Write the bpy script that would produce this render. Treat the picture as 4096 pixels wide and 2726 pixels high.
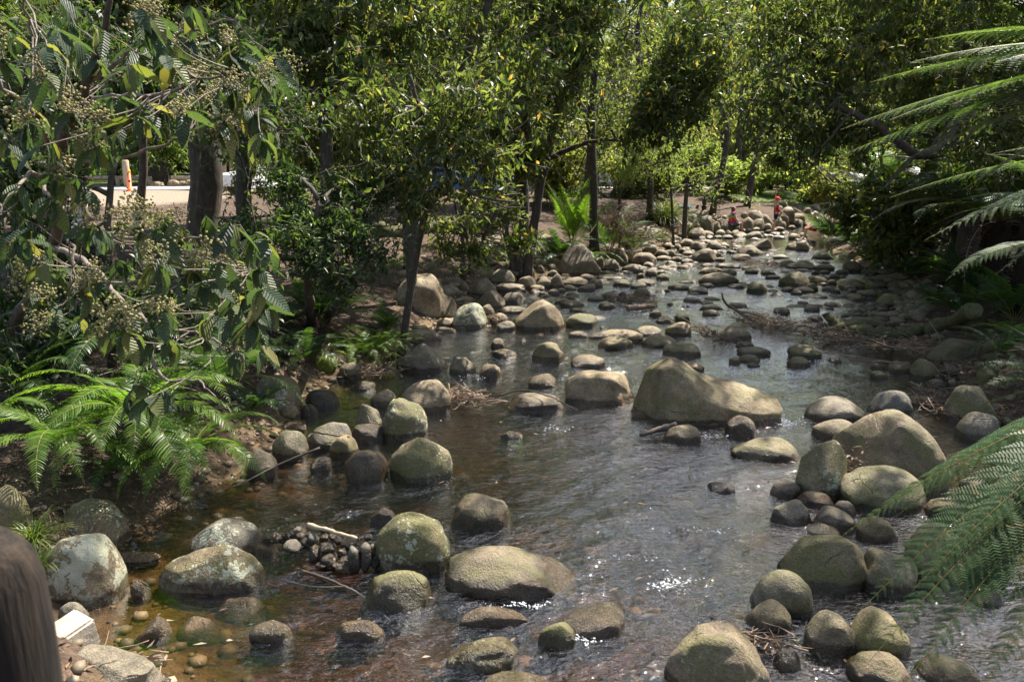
import bpy, bmesh, math, random
import numpy as np
from mathutils import noise as mnoise, Vector

for o in list(bpy.data.objects):
    bpy.data.objects.remove(o)
sc = bpy.context.scene
COL = sc.collection
R = math.radians
rng = np.random.default_rng(7)
random.seed(7)

# ------------------------------------------------------------------ camera
CAMZ, PITCH, FPX = 2.8, R(12.8), 3186.0
cam_d = bpy.data.cameras.new('camera')
cam_d.sensor_width = 36.0
cam_d.lens = 28.0
cam_d.clip_start = 0.05
cam_d.clip_end = 1500
cam_d.dof.use_dof = True
cam_d.dof.focus_distance = 11.0
cam_d.dof.aperture_fstop = 8.0
cam = bpy.data.objects.new('camera', cam_d)
COL.objects.link(cam)
cam.location = (0, 0, CAMZ)
cam.rotation_euler = (R(90) - PITCH, 0, 0)
sc.camera = cam

# ------------------------------------------------------------------ world + sun
SUN_EL, SUN_AZ = R(57), R(42)          # azimuth measured from +Y (view direction) towards +X
world = bpy.data.worlds.new('World')
sc.world = world
world.use_nodes = True
wn = world.node_tree
bg = wn.nodes['Background']
sky = wn.nodes.new('ShaderNodeTexSky')
sky.sky_type = 'NISHITA'
sky.sun_disc = False
sky.sun_elevation = SUN_EL
sky.sun_rotation = SUN_AZ
sky.air_density = 1.0
sky.dust_density = 2.0
tcw = wn.nodes.new('ShaderNodeTexCoord'); cn = wn.nodes.new('ShaderNodeTexNoise')
cn.inputs['Scale'].default_value = 2.6; cn.inputs['Detail'].default_value = 6
wn.links.new(tcw.outputs['Generated'], cn.inputs['Vector'])
cr = wn.nodes.new('ShaderNodeValToRGB'); cr.color_ramp.elements[0].position = .52; cr.color_ramp.elements[1].position = .8
wn.links.new(cn.outputs['Fac'], cr.inputs[0])
cm_ = wn.nodes.new('ShaderNodeMix'); cm_.data_type = 'RGBA'
wn.links.new(cr.outputs[0], cm_.inputs[0]); wn.links.new(sky.outputs[0], cm_.inputs[6]); cm_.inputs[7].default_value = (7.0, 8.0, 9.8, 1)
wn.links.new(cm_.outputs[2], bg.inputs[0])
bg.inputs[1].default_value = 0.085
SUNV = np.array([math.sin(SUN_AZ) * math.cos(SUN_EL), math.cos(SUN_AZ) * math.cos(SUN_EL), math.sin(SUN_EL)])
sun_d = bpy.data.lights.new('sun', 'SUN')
sun_d.energy = 5.0
sun_d.angle = R(0.53)
sun_d.color = (1.0, 0.94, 0.84)
sun = bpy.data.objects.new('sun', sun_d)
COL.objects.link(sun)
sun.location = (6, 14, 20)
sun.rotation_euler = Vector(SUNV).to_track_quat('Z', 'Y').to_euler()

vs = sc.view_settings
vs.view_transform = 'Standard'
vs.look = 'None'
vs.exposure = 1.54
vs.gamma = 1.0
vs.use_curve_mapping = False
sc.display_settings.display_device = 'sRGB'
cy = sc.cycles
cy.max_bounces = 8
cy.diffuse_bounces = 3
cy.glossy_bounces = 3
cy.transmission_bounces = 4
cy.transparent_max_bounces = 8
cy.sample_clamp_indirect = 4.0
cy.sample_clamp_direct = 0.0
cy.use_denoising = True
cy.caustics_reflective = False
cy.caustics_refractive = False

# ------------------------------------------------------------------ projection helpers
CAM = np.array([0.0, 0.0, CAMZ])
FW = np.array([0, math.cos(PITCH), -math.sin(PITCH)])
UP = np.array([0, math.sin(PITCH), math.cos(PITCH)])


def ray(px, py):
    return FW + np.array([(px - 2048) / FPX, 0, 0]) + UP * ((1363 - py) / FPX)


def at(px, py, Y):                       # point seen at a pixel, Y metres ahead
    d = ray(px, py)
    return CAM + d * (Y / d[1])


def on_z(px, py, z=0.0):                 # point seen at a pixel on a level plane
    d = ray(px, py)
    return CAM + d * ((z - CAMZ) / d[2])


def project(P):
    r = P - CAM
    zf = r @ FW
    return 2048 + FPX * r[:, 0] / zf, 1363 - FPX * (r @ UP) / zf


# ------------------------------------------------------------------ smooth value noise on numpy arrays
def vnoise2(x, y, seed=0):
    xi = np.floor(x).astype(np.int64); yi = np.floor(y).astype(np.int64)
    fx = x - xi; fy = y - yi
    fx = fx * fx * (3 - 2 * fx); fy = fy * fy * (3 - 2 * fy)

    def h(a, b):
        n = (a * 374761393 + b * 668265263 + seed * 974634777) & 0x7fffffff
        n = ((n ^ (n >> 13)) * 1274126177) & 0x7fffffff
        return ((n ^ (n >> 16)) & 0xffff) / 32767.5 - 1
    return ((h(xi, yi) * (1 - fx) + h(xi + 1, yi) * fx) * (1 - fy)
            + (h(xi, yi + 1) * (1 - fx) + h(xi + 1, yi + 1) * fx) * fy)


def smooth(a, b, x):
    t = np.clip((x - a) / (b - a), 0, 1)
    return t * t * (3 - 2 * t)


# ------------------------------------------------------------------ terrain function
LEFT = [(650, 2760), (560, 2690), (400, 2560), (400, 2400), (500, 2200), (720, 2060), (880, 1980), (1060, 1830), (1150, 1700),
        (1180, 1600), (1320, 1530), (1500, 1490), (1580, 1400), (1640, 1340), (1760, 1290), (1850, 1200), (1900, 1140),
        (2150, 1095), (2400, 1065), (2560, 1030), (2660, 990), (2700, 955), (2740, 935)]
RIGHT = [(4700, 2760), (4500, 2500), (4300, 2250), (4150, 2000), (3980, 1750), (3900, 1620), (3760, 1500), (3640, 1420), (3600, 1330),
         (3570, 1250), (3560, 1150), (3500, 1080), (3400, 1030), (3340, 1000), (3310, 960), (3330, 925)]
LP = np.array([on_z(*p)[:2] for p in LEFT]); RP = np.array([on_z(*p)[:2] for p in RIGHT])
YE = LP[-1, 1]
LP = np.vstack([[LP[0, 0] + 0.3, -6], LP, [LP[-1, 0] + 2.5, YE + 1.2], [LP[-1, 0] + 6, YE + 4], [LP[-1, 0] + 20, YE + 20], [300, 400]])
RP = np.vstack([[RP[0, 0], -6], RP, [RP[-1, 0] + 1.5, RP[-1, 1] + 2], [RP[-1, 0] + 8, RP[-1, 1] + 6], [RP[-1, 0] + 20, RP[-1, 1] + 18], [320, 400]])


def height(x, y):
    x = np.asarray(x, float); y = np.asarray(y, float)
    wob = 0.18 * vnoise2(x * 1.1, y * 1.1, 3)
    xl = np.interp(y, LP[:, 0 + 1], LP[:, 0]) + wob
    xr = np.interp(y, RP[:, 1], RP[:, 0]) + wob
    dl = xl - x; dr = x - xr
    n1 = vnoise2(x * 0.35, y * 0.35, 1); n2 = vnoise2(x * 1.7, y * 1.7, 2); n3 = vnoise2(x * 5, y * 5, 4)
    inside = np.minimum(-dl, -dr)
    bed = -0.025 - 0.11 * smooth(0, 1.3, inside) + 0.03 * n2 + 0.01 * n3
    hl = 0.02 + 0.32 * smooth(0, 0.7, dl) + 0.38 * smooth(0.5, 2.6, dl) + 0.4 * smooth(2.5, 7, dl)
    hr = 0.02 + 0.25 * smooth(0, 0.8, dr) + 0.6 * smooth(0.6, 3.0, dr) + 0.9 * smooth(2.5, 8, dr) + 3 * smooth(8, 30, dr)
    far = 34 * smooth(62, 190, y) + 10 * smooth(170, 400, y)
    left_hill = 22 * smooth(75, 160, -x)
    bank = np.where(dl > dr, hl, hr) + 0.05 * n1 * smooth(0.5, 3, np.maximum(dl, dr)) + 0.02 * n2 + 0.008 * n3
    m = smooth(-0.12, 0.12, np.maximum(dl, dr))
    return bed * (1 - m) + bank * m + far + left_hill


def gh(x, y):
    return float(height(np.array([x]), np.array([y]))[0])


def on_ground(px, py, water=True):
    d = ray(px, py)
    t = 2.0
    while t < 400:
        p = CAM + d * t
        h = gh(p[0], p[1])
        if water:
            h = max(0.0, h)
        if p[2] <= h:
            break
        t += max(0.02, (p[2] - h) * 0.4)
    return CAM + d * t


# ------------------------------------------------------------------ mesh helpers
def new_mesh(name, V, F, smooth_shade=True, cols=None):
    me = bpy.data.meshes.new(name)
    V = np.asarray(V, np.float32)
    if isinstance(F, np.ndarray):
        n, k = F.shape
        me.vertices.add(len(V)); me.vertices.foreach_set('co', V.ravel())
        me.loops.add(n * k); me.loops.foreach_set('vertex_index', F.ravel().astype(np.int32))
        me.polygons.add(n); me.polygons.foreach_set('loop_start', np.arange(0, n * k, k, dtype=np.int32))
        me.update(calc_edges=True)
    else:
        me.from_pydata([tuple(v) for v in V], [], F)
        me.update()
    if smooth_shade:
        me.polygons.foreach_set('use_smooth', np.ones(len(me.polygons), bool))
    return me


def add(name, me, mat=None, parent=None, loc=None, rot=None, scale=None):
    o = bpy.data.objects.new(name, me)
    COL.objects.link(o)
    if mat is not None and me is not None and len(me.materials) == 0:
        me.materials.append(mat)
    if parent is not None:
        o.parent = parent
    if loc is not None:
        o.location = [float(c) for c in loc]
    if rot is not None:
        o.rotation_euler = rot
    if scale is not None:
        o.scale = scale if hasattr(scale, '__len__') else (scale,) * 3
    return o


def tag(o, label=None, cat=None, group=None, kind=None):
    if label: o['label'] = label
    if cat: o['category'] = cat
    if group: o['group'] = group
    if kind: o['kind'] = kind
    return o


def thing(name, label, cat, loc=(0, 0, 0), rotz=0, group=None):
    o = add(name, None, loc=loc, rot=(0, 0, rotz))
    o.empty_display_size = 0.2
    return tag(o, label, cat, group)


class MB:                                   # gathers triangles / quads as arrays
    def __init__(s):
        s.V = []; s.F = []; s.n = 0

    def put(s, V, F):
        V = np.asarray(V, float)
        s.V.append(V); s.F.append(np.asarray(F) + s.n); s.n += len(V)
        return s

    def tube(s, pts, rad, sides=6, cap=True):
        pts = np.asarray(pts, float); n = len(pts)
        rad = np.broadcast_to(np.asarray(rad, float), (n,)) if np.ndim(rad) else np.full(n, rad)
        T = np.gradient(pts, axis=0); T /= np.linalg.norm(T, axis=1)[:, None] + 1e-9
        ref = np.array([0, 0, 1.0]) if abs(T[0, 2]) < 0.9 else np.array([1.0, 0, 0])
        A = np.cross(T, ref); A /= np.linalg.norm(A, axis=1)[:, None] + 1e-9
        B = np.cross(T, A)
        th = np.arange(sides) * 2 * math.pi / sides
        ring = (A[:, None] * np.cos(th)[None, :, None] + B[:, None] * np.sin(th)[None, :, None]) * rad[:, None, None] + pts[:, None]
        V = ring.reshape(-1, 3)
        i = np.arange(n - 1)[:, None] * sides; j = np.arange(sides)[None]
        k = (j + 1) % sides
        F = np.stack([i + j, i + k, i + k + sides, i + j + sides], -1).reshape(-1, 4)
        if cap:
            V = np.vstack([V, pts[0], pts[-1]])
            a, b = n * sides, n * sides + 1
            jj = np.arange(sides); kk = (jj + 1) % sides
            c1 = np.stack([np.full(sides, a), kk, jj, np.full(sides, a)], -1)
            e = (n - 1) * sides
            c2 = np.stack([np.full(sides, b), e + jj, e + kk, np.full(sides, b)], -1)
            s.put(V, F)
            s.caps = getattr(s, 'caps', [])
            s.caps.append(np.vstack([c1, c2])[:, :3] + (s.n - len(V)))
            return s
        return s.put(V, F)

    def box(s, c, half, rotz=0, taper=1.0):
        c = np.asarray(c, float); hx, hy, hz = half
        v = np.array([[x * hx * (taper if z > 0 else 1), y * hy * (taper if z > 0 else 1), z * hz] for z in (-1, 1) for y in (-1, 1) for x in (-1, 1)])
        ca, sa = math.cos(rotz), math.sin(rotz)
        v = v @ np.array([[ca, sa, 0], [-sa, ca, 0], [0, 0, 1]]) + c
        return s.put(v, [[0, 2, 3, 1], [4, 5, 7, 6], [0, 1, 5, 4], [2, 6, 7, 3], [0, 4, 6, 2], [1, 3, 7, 5]])

    def mesh(s, name, smooth_shade=True):
        if not s.V:
            s.put(np.zeros((3, 3)), [[0, 1, 2]])
        V = np.vstack(s.V)
        groups = {}
        for f in s.F + getattr(s, 'caps', []):
            groups.setdefault(f.shape[1], []).append(f)
        if len(groups) == 1:
            k = list(groups)[0]
            return new_mesh(name, V, np.vstack(groups[k]), smooth_shade)
        # mixed tri / quad
        me = bpy.data.meshes.new(name)
        me.vertices.add(len(V)); me.vertices.foreach_set('co', V.astype(np.float32).ravel())
        loops = []; starts = []; st = 0
        for k, fs in groups.items():
            f = np.vstack(fs)
            loops.append(f.ravel()); starts.append(st + np.arange(len(f)) * k); st += f.size
        L = np.concatenate(loops).astype(np.int32); S = np.concatenate(starts).astype(np.int32)
        me.loops.add(len(L)); me.loops.foreach_set('vertex_index', L)
        me.polygons.add(len(S)); me.polygons.foreach_set('loop_start', S)
        me.update(calc_edges=True)
        if smooth_shade:
            me.polygons.foreach_set('use_smooth', np.ones(len(me.polygons), bool))
        return me


def smooth_path(P, n=8):                    # catmull-rom through given points
    P = np.asarray(P, float)
    if len(P) < 3:
        return np.array([P[0] + (P[-1] - P[0]) * t for t in np.linspace(0, 1, n + 1)])
    Q = np.vstack([2 * P[0] - P[1], P, 2 * P[-1] - P[-2]])
    out = []
    for i in range(1, len(Q) - 2):
        for t in np.linspace(0, 1, n, endpoint=False):
            a, b, c, d = Q[i - 1:i + 3]
            out.append(0.5 * ((2 * b) + (-a + c) * t + (2 * a - 5 * b + 4 * c - d) * t * t + (-a + 3 * b - 3 * c + d) * t ** 3))
    out.append(P[-1])
    return np.array(out)


# ------------------------------------------------------------------ materials
class NT:
    def __init__(s, name):
        s.m = bpy.data.materials.new(name); s.m.use_nodes = True
        s.t = s.m.node_tree; s.t.nodes.clear()
        s.out = s.n('OutputMaterial')

    def n(s, typ, **kw):
        nd = s.t.nodes.new('ShaderNode' + typ)
        for k, v in kw.items():
            if k.startswith('i_'):
                nd.inputs[k[2:].replace('_', ' ')].default_value = v
            else:
                setattr(nd, k, v)
        return nd

    def l(s, a, b):
        s.t.links.new(a, b)

    def surf(s, sock):
        s.l(sock, s.out.inputs['Surface'])

    def noise(s, vec, scale, detail=4, rough=0.55, dist=0.0):
        n = s.n('TexNoise'); n.inputs['Scale'].default_value = scale; n.inputs['Detail'].default_value = detail
        n.inputs['Roughness'].default_value = rough; n.inputs['Distortion'].default_value = dist
        if vec is not None: s.l(vec, n.inputs['Vector'])
        return n.outputs['Fac']

    def ramp(s, fac, stops, interp='LINEAR'):
        r = s.n('ValToRGB'); r.color_ramp.interpolation = interp
        e = r.color_ramp.elements
        while len(e) < len(stops): e.new(0.5)
        for el, (p, c) in zip(e, stops):
            el.position = p; el.color = (c, c, c, 1) if not hasattr(c, '__len__') else (*c, 1)
        s.l(fac, r.inputs[0])
        return r.outputs[0]

    def mix(s, fac, a, b, mode='MIX'):
        m = s.n('Mix', data_type='RGBA', blend_type=mode)
        for sock, v in ((m.inputs[0], fac), (m.inputs[6], a), (m.inputs[7], b)):
            if hasattr(v, 'links'): s.l(v, sock)
            elif hasattr(v, '__len__'): sock.default_value = (*v, 1)
            else: sock.default_value = v
        return m.outputs[2]

    def math(s, op, a, b=None, c=None, clamp=False):
        m = s.n('Math', operation=op, use_clamp=clamp)
        for i, v in enumerate((a, b, c)):
            if v is None: continue
            if hasattr(v, 'links'): s.l(v, m.inputs[i])
            else: m.inputs[i].default_value = v
        return m.outputs[0]

    def attr(s, name):
        a = s.n('Attribute', attribute_type='OBJECT', attribute_name=name)
        return a.outputs['Fac']

    def bump(s, h, strength, dist=0.02):
        b = s.n('Bump'); b.inputs['Strength'].default_value = strength; b.inputs['Distance'].default_value = dist
        s.l(h, b.inputs['Height'])
        return b.outputs[0]


def mat_rock():
    t = NT('river_stone')
    tc = t.n('TexCoord'); ob = tc.outputs['Object']
    inf = t.n('ObjectInfo'); geo = t.n('NewGeometry')
    off = t.n('VectorMath', operation='MULTIPLY_ADD')
    comb = t.n('CombineXYZ')
    t.l(inf.outputs['Random'], comb.inputs[0]); t.l(inf.outputs['Random'], comb.inputs[1]); t.l(inf.outputs['Random'], comb.inputs[2])
    t.l(comb.outputs[0], off.inputs[0]); off.inputs[1].default_value = (37, 91, 53); t.l(ob, off.inputs[2])
    v = off.outputs[0]
    n_big = t.noise(v, 3.2, 5, 0.6); n_mid = t.noise(v, 11, 5, 0.65); n_fine = t.noise(v, 70, 4, 0.7)
    n_spk = t.noise(v, 190, 2, 0.6)
    base = t.ramp(n_big, [(0.28, (0.11, 0.078, 0.042)), (0.5, (0.255, 0.19, 0.11)), (0.74, (0.42, 0.33, 0.2))])
    base = t.mix(t.attr('tone'), base, (0.16, 0.143, 0.112))          # tone: 0 tan .. 1 grey
    base = t.mix(0.55, base, t.ramp(n_mid, [(0.3, 0.22), (0.7, 0.72)]), 'OVERLAY')
    base = t.mix(0.5, base, t.ramp(n_spk, [(0.38, 0.15), (0.62, 0.8)]), 'OVERLAY')
    base = t.mix(0.5, base, t.ramp(n_fine, [(0.35, 0.2), (0.65, 0.78)]), 'OVERLAY')
    cv = t.n('TexVoronoi', feature='DISTANCE_TO_EDGE'); cv.inputs['Scale'].default_value = 2.1
    cvd = t.n('VectorMath', operation='ADD'); t.l(v, cvd.inputs[0])
    cvn = t.n('TexNoise'); cvn.inputs['Scale'].default_value = 3.5; cvn.inputs['Detail'].default_value = 5; t.l(v, cvn.inputs['Vector'])
    cvs = t.n('VectorMath', operation='SCALE'); t.l(cvn.outputs['Color'], cvs.inputs[0]); cvs.inputs['Scale'].default_value = 0.22
    t.l(cvs.outputs[0], cvd.inputs[1]); t.l(cvd.outputs[0], cv.inputs['Vector'])
    crack = t.math('MULTIPLY', t.ramp(cv.outputs['Distance'], [(0.0, 1.0), (0.014, 0.0)]), t.ramp(n_big, [(0.58, 0.0), (0.64, 1.0)]))
    base = t.mix(t.math('MULTIPLY', crack, 0.6), base, (0.035, 0.03, 0.022))
    # sooty patches
    sm = t.ramp(t.noise(v, 5.5, 6, 0.7, 0.6), [(0.55, 0.0), (0.66, 0.7)])
    base = t.mix(sm, base, (0.06, 0.055, 0.048))
    r2 = t.math('FRACT', t.math('MULTIPLY', inf.outputs['Random'], 17.3))
    base = t.mix(0.85, base, t.ramp(r2, [(0.0, (0.62, 0.6, 0.58)), (0.3, (0.85, 0.82, 0.8)), (0.55, (1.0, 0.95, 0.84)), (0.8, (0.8, 0.86, 0.92)), (1.0, (1.2, 1.16, 1.08))]), 'MULTIPLY')
    # moss on the upper surfaces and around
    nz = t.n('SeparateXYZ'); t.l(geo.outputs['Normal'], nz.inputs[0])
    mn = t.math('ADD', t.noise(v, 4.5, 6, 0.7), t.math('MULTIPLY', t.attr('moss'), 0.48))
    moss = t.ramp(mn, [(0.62, 0.0), (0.84, 0.8)])
    mcol = t.ramp(n_fine, [(0.3, (0.055, 0.06, 0.014)), (0.7, (0.18, 0.17, 0.05))])
    base = t.mix(moss, base, mcol)
    # lichen spots
    vor = t.n('TexVoronoi', feature='F1'); vor.inputs['Scale'].default_value = 24
    vd = t.n('VectorMath', operation='ADD'); t.l(v, vd.inputs[0])
    nv = t.n('TexNoise'); nv.inputs['Scale'].default_value = 30; nv.inputs['Detail'].default_value = 4; t.l(v, nv.inputs['Vector'])
    nvs = t.n('VectorMath', operation='SCALE'); t.l(nv.outputs['Color'], nvs.inputs[0]); nvs.inputs['Scale'].default_value = 0.09
    t.l(nvs.outputs[0], vd.inputs[1]); t.l(vd.outputs[0], vor.inputs['Vector'])
    lim = t.math('MULTIPLY', t.attr('lichen'), t.ramp(t.noise(v, 3.4, 3, 0.6), [(0.32, 0.0), (0.68, 1.0)]))
    sp = t.math('SUBTRACT', t.math('MULTIPLY', lim, 1.25), t.math('ADD', vor.outputs['Distance'], t.math('MULTIPLY', n_fine, 0.25)))
    lic = t.ramp(sp, [(0.0, 0.0), (0.09, 0.8)])
    lcol = t.ramp(n_mid, [(0.35, (0.34, 0.36, 0.24)), (0.65, (0.47, 0.47, 0.36))])
    base = t.mix(lic, base, lcol)
    # wet band along the water line
    pos = t.n('SeparateXYZ'); t.l(geo.outputs['Position'], pos.inputs[0])
    edge = t.math('ADD', pos.outputs[2], t.math('MULTIPLY', t.math('SUBTRACT', n_mid, 0.5), -0.09))
    edge = t.math('SUBTRACT', edge, t.math('MULTIPLY', t.attr('wet'), 0.16))
    wet = t.ramp(edge, [(0.06, 1.0), (0.085, 0.0)])
    col = t.mix(wet, base, t.mix(1.0, base, (0.36, 0.31, 0.26), 'MULTIPLY'))
    p = t.n('BsdfPrincipled')
    t.l(col, p.inputs['Base Color'])
    t.l(t.math('SUBTRACT', 0.66, t.math('MULTIPLY', wet, 0.44)), p.inputs['Roughness'])
    p.inputs['Specular IOR Level'].default_value = 0.45
    h = t.math('ADD', t.math('MULTIPLY_ADD', crack, -0.5, t.math('MULTIPLY', n_mid, 0.8)), t.math('ADD', t.math('MULTIPLY', n_fine, 0.35), t.math('MULTIPLY', n_spk, 0.12)))
    t.l(t.bump(h, 0.8, 0.045), p.inputs['Normal'])
    t.surf(p.outputs[0])
    return t.m


def mat_leaf(name, stops, trans, tf=0.4, rough=0.45, veins=False, spec=0.35):
    t = NT(name)
    geo = t.n('NewGeometry')
    inf = t.n('ObjectInfo')
    fac = geo.outputs['Random Per Island'] if not veins else t.math('FRACT', t.math('ADD', geo.outputs['Random Per Island'], inf.outputs['Random']))
    col = t.ramp(fac, stops)
    tc = t.n('TexCoord')
    p = t.n('BsdfPrincipled'); p.inputs['Roughness'].default_value = rough; p.inputs['Specular IOR Level'].default_value = spec
    if veins:
        uv = tc.outputs['Object']
        sx = t.n('SeparateXYZ'); t.l(uv, sx.inputs[0])
        # side veins run forward from the midrib
        ph = t.math('SUBTRACT', t.math('MULTIPLY', sx.outputs[0], 560.0), t.math('MULTIPLY', t.math('ABSOLUTE', sx.outputs[1]), 420.0))
        w = t.math('SINE', ph)
        col = t.mix(t.ramp(w, [(0.0, 0.0), (0.9, 0.0), (1.0, 0.35)]), col, (0.17, 0.2, 0.08))
        col = t.mix(t.ramp(t.noise(uv, 45, 4), [(0.62, 0), (0.72, 0.5)]), col, (0.13, 0.11, 0.03))
        t.l(t.bump(w, 0.6, 0.004), p.inputs['Normal'])
    t.l(col, p.inputs['Base Color'])
    tr = t.n('BsdfTranslucent')
    t.l(t.mix(1.0, col, trans, 'MULTIPLY'), tr.inputs['Color'])
    mx = t.n('MixShader'); mx.inputs[0].default_value = tf
    t.l(p.outputs[0], mx.inputs[1]); t.l(tr.outputs[0], mx.inputs[2])
    t.surf(mx.outputs[0])
    return t.m


def mat_plain(name, c1, c2, scale=8, rough=0.85, bump=0.5, bd=0.02, spec=0.3, detail=5, stretch=None, stops=(0.3, 0.7), metallic=0.0):
    t = NT(name)
    tc = t.n('TexCoord'); v = tc.outputs['Object']
    if stretch:
        mp = t.n('Mapping'); mp.inputs['Scale'].default_value = stretch; t.l(v, mp.inputs['Vector']); v = mp.outputs[0]
    n = t.noise(v, scale, detail, 0.65)
    n2 = t.noise(v, scale * 6, 3, 0.6)
    col = t.ramp(n, [(stops[0], c1), (stops[1], c2)])
    col = t.mix(0.3, col, t.ramp(n2, [(0.3, 0.3), (0.7, 0.7)]), 'OVERLAY')
    p = t.n('BsdfPrincipled'); t.l(col, p.inputs['Base Color'])
    p.inputs['Roughness'].default_value = rough; p.inputs['Specular IOR Level'].default_value = spec; p.inputs['Metallic'].default_value = metallic
    if bump:
        t.l(t.bump(t.math('ADD', n, t.math('MULTIPLY', n2, 0.4)), bump, bd), p.inputs['Normal'])
    t.surf(p.outputs[0])
    return t.m


def mat_bark():
    t = NT('bark')
    tc = t.n('TexCoord'); mp = t.n('Mapping'); mp.inputs['Scale'].default_value = (1, 1, 0.25); t.l(tc.outputs['Object'], mp.inputs['Vector'])
    v = mp.outputs[0]
    n = t.noise(v, 14, 6, 0.7); l = t.noise(tc.outputs['Object'], 7, 5, 0.75); m = t.noise(tc.outputs['Object'], 3, 4, 0.6)
    col = t.ramp(n, [(0.3, (0.028, 0.022, 0.016)), (0.7, (0.1, 0.08, 0.06))])
    col = t.mix(t.ramp(l, [(0.58, 0), (0.64, 0.7)]), col, (0.2, 0.2, 0.17))
    col = t.mix(t.ramp(m, [(0.55, 0), (0.7, 0.6)]), col, (0.06, 0.075, 0.02))
    p = t.n('BsdfPrincipled'); t.l(col, p.inputs['Base Color']); p.inputs['Roughness'].default_value = 0.9
    t.l(t.bump(n, 0.8, 0.03), p.inputs['Normal'])
    t.surf(p.outputs[0])
    return t.m


def mat_ground():
    t = NT('forest_floor')
    geo = t.n('NewGeometry'); v = geo.outputs['Position']
    a = t.n('VertexColor', layer_name='zone')                # r sand, g grass, b stream bed
    s = t.n('SeparateColor'); t.l(a.outputs[0], s.inputs[0])
    n1 = t.noise(v, 1.3, 5, 0.6); n2 = t.noise(v, 9, 5, 0.7); n3 = t.noise(v, 45, 3, 0.7)
    litter = t.ramp(n2, [(0.3, (0.035, 0.024, 0.016)), (0.52, (0.09, 0.06, 0.042)), (0.72, (0.17, 0.12, 0.085))])
    litter = t.mix(t.ramp(n3, [(0.6, 0), (0.75, 0.7)]), litter, (0.26, 0.2, 0.15))
    sand = t.ramp(n2, [(0.3, (0.2, 0.15, 0.105)), (0.7, (0.33, 0.26, 0.195))])
    grass = t.ramp(n3, [(0.3, (0.045, 0.075, 0.018)), (0.7, (0.12, 0.16, 0.04))])
    vor = t.n('TexVoronoi'); vor.inputs['Scale'].default_value = 22; t.l(v, vor.inputs['Vector'])
    bedc = t.ramp(vor.outputs['Color'], [(0.1, (0.06, 0.042, 0.024)), (0.5, (0.16, 0.11, 0.058)), (0.9, (0.28, 0.2, 0.12))])
    bedc = t.mix(0.6, bedc, t.ramp(n1, [(0.3, (0.08, 0.055, 0.033)), (0.7, (0.27, 0.185, 0.095))]))

    def zone(ch):
        return t.ramp(t.math('ADD', ch, t.math('MULTIPLY', t.math('SUBTRACT', n1, 0.5), 0.6)), [(0.35, 0), (0.65, 1)])
    col = t.mix(zone(s.outputs[0]), litter, sand)
    col = t.mix(zone(s.outputs[1]), col, grass)
    col = t.mix(s.outputs[2], col, bedc)
    p = t.n('BsdfPrincipled'); t.l(col, p.inputs['Base Color']); p.inputs['Roughness'].default_value = 0.9
    p.inputs['Specular IOR Level'].default_value = 0.2
    t.l(t.bump(t.math('ADD', n2, t.math('MULTIPLY', n3, 0.6)), 0.9, 0.05), p.inputs['Normal'])
    t.surf(p.outputs[0])
    return t.m


def mat_water():
    t = NT('stream_water')
    geo = t.n('NewGeometry')
    mp = t.n('Mapping'); mp.inputs['Rotation'].default_value = (0, 0, R(20)); mp.inputs['Scale'].default_value = (1.0, 2.0, 1.0)
    t.l(geo.outputs['Position'], mp.inputs['Vector'])
    v = mp.outputs[0]
    a = t.noise(v, 4.0, 3, 0.55, 0.8); b = t.noise(v, 11.0, 3, 0.6, 0.6); c = t.noise(v, 34.0, 2, 0.6)
    calm = t.n('VertexColor', layer_name='flow'); cs = t.n('SeparateColor'); t.l(calm.outputs[0], cs.inputs[0])
    h = t.math('ADD', t.math('MULTIPLY', a, 0.5), t.math('ADD', t.math('MULTIPLY', b, 0.42), t.math('MULTIPLY', c, 0.1)))
    h = t.math('MULTIPLY', h, t.math('MULTIPLY_ADD', cs.outputs[0], 0.9, 0.1))
    nrm = t.bump(h, 1.0, 0.06)
    fr = t.n('Fresnel'); fr.inputs['IOR'].default_value = 1.33; t.l(nrm, fr.inputs['Normal'])
    gl = t.n('BsdfGlossy'); gl.inputs['Roughness'].default_value = 0.02; t.l(nrm, gl.inputs['Normal'])
    gl.inputs['Color'].default_value = (1, 1, 1, 1)
    tr = t.n('BsdfTransparent'); tr.inputs['Color'].default_value = (0.97, 0.95, 0.92, 1)
    mx = t.n('MixShader')
    t.l(t.math('MULTIPLY_ADD', fr.outputs[0], 3.6, 0.03, clamp=True), mx.inputs[0])
    t.l(tr.outputs[0], mx.inputs[1]); t.l(gl.outputs[0], mx.inputs[2])
    t.surf(mx.outputs[0])
    va = t.n('VolumeAbsorption'); va.inputs['Color'].default_value = (0.66, 0.53, 0.32, 1); va.inputs['Density'].default_value = 13.0
    t.l(va.outputs[0], t.out.inputs['Volume'])
    return t.m


def mat_flat(name, col, rough=0.6, spec=0.4, metallic=0.0, coat=0.0):
    t = NT(name)
    p = t.n('BsdfPrincipled'); p.inputs['Base Color'].default_value = (*col, 1); p.inputs['Roughness'].default_value = rough
    tc = t.n('TexCoord')
    n = t.noise(tc.outputs['Object'], 12, 4)
    t.l(t.mix(0.25, col, t.ramp(n, [(0.3, 0.35), (0.7, 0.65)]), 'OVERLAY'), p.inputs['Base Color'])
    p.inputs['Specular IOR Level'].default_value = spec; p.inputs['Metallic'].default_value = metallic; p.inputs['Coat Weight'].default_value = coat
    t.surf(p.outputs[0])
    return t.m


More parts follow.
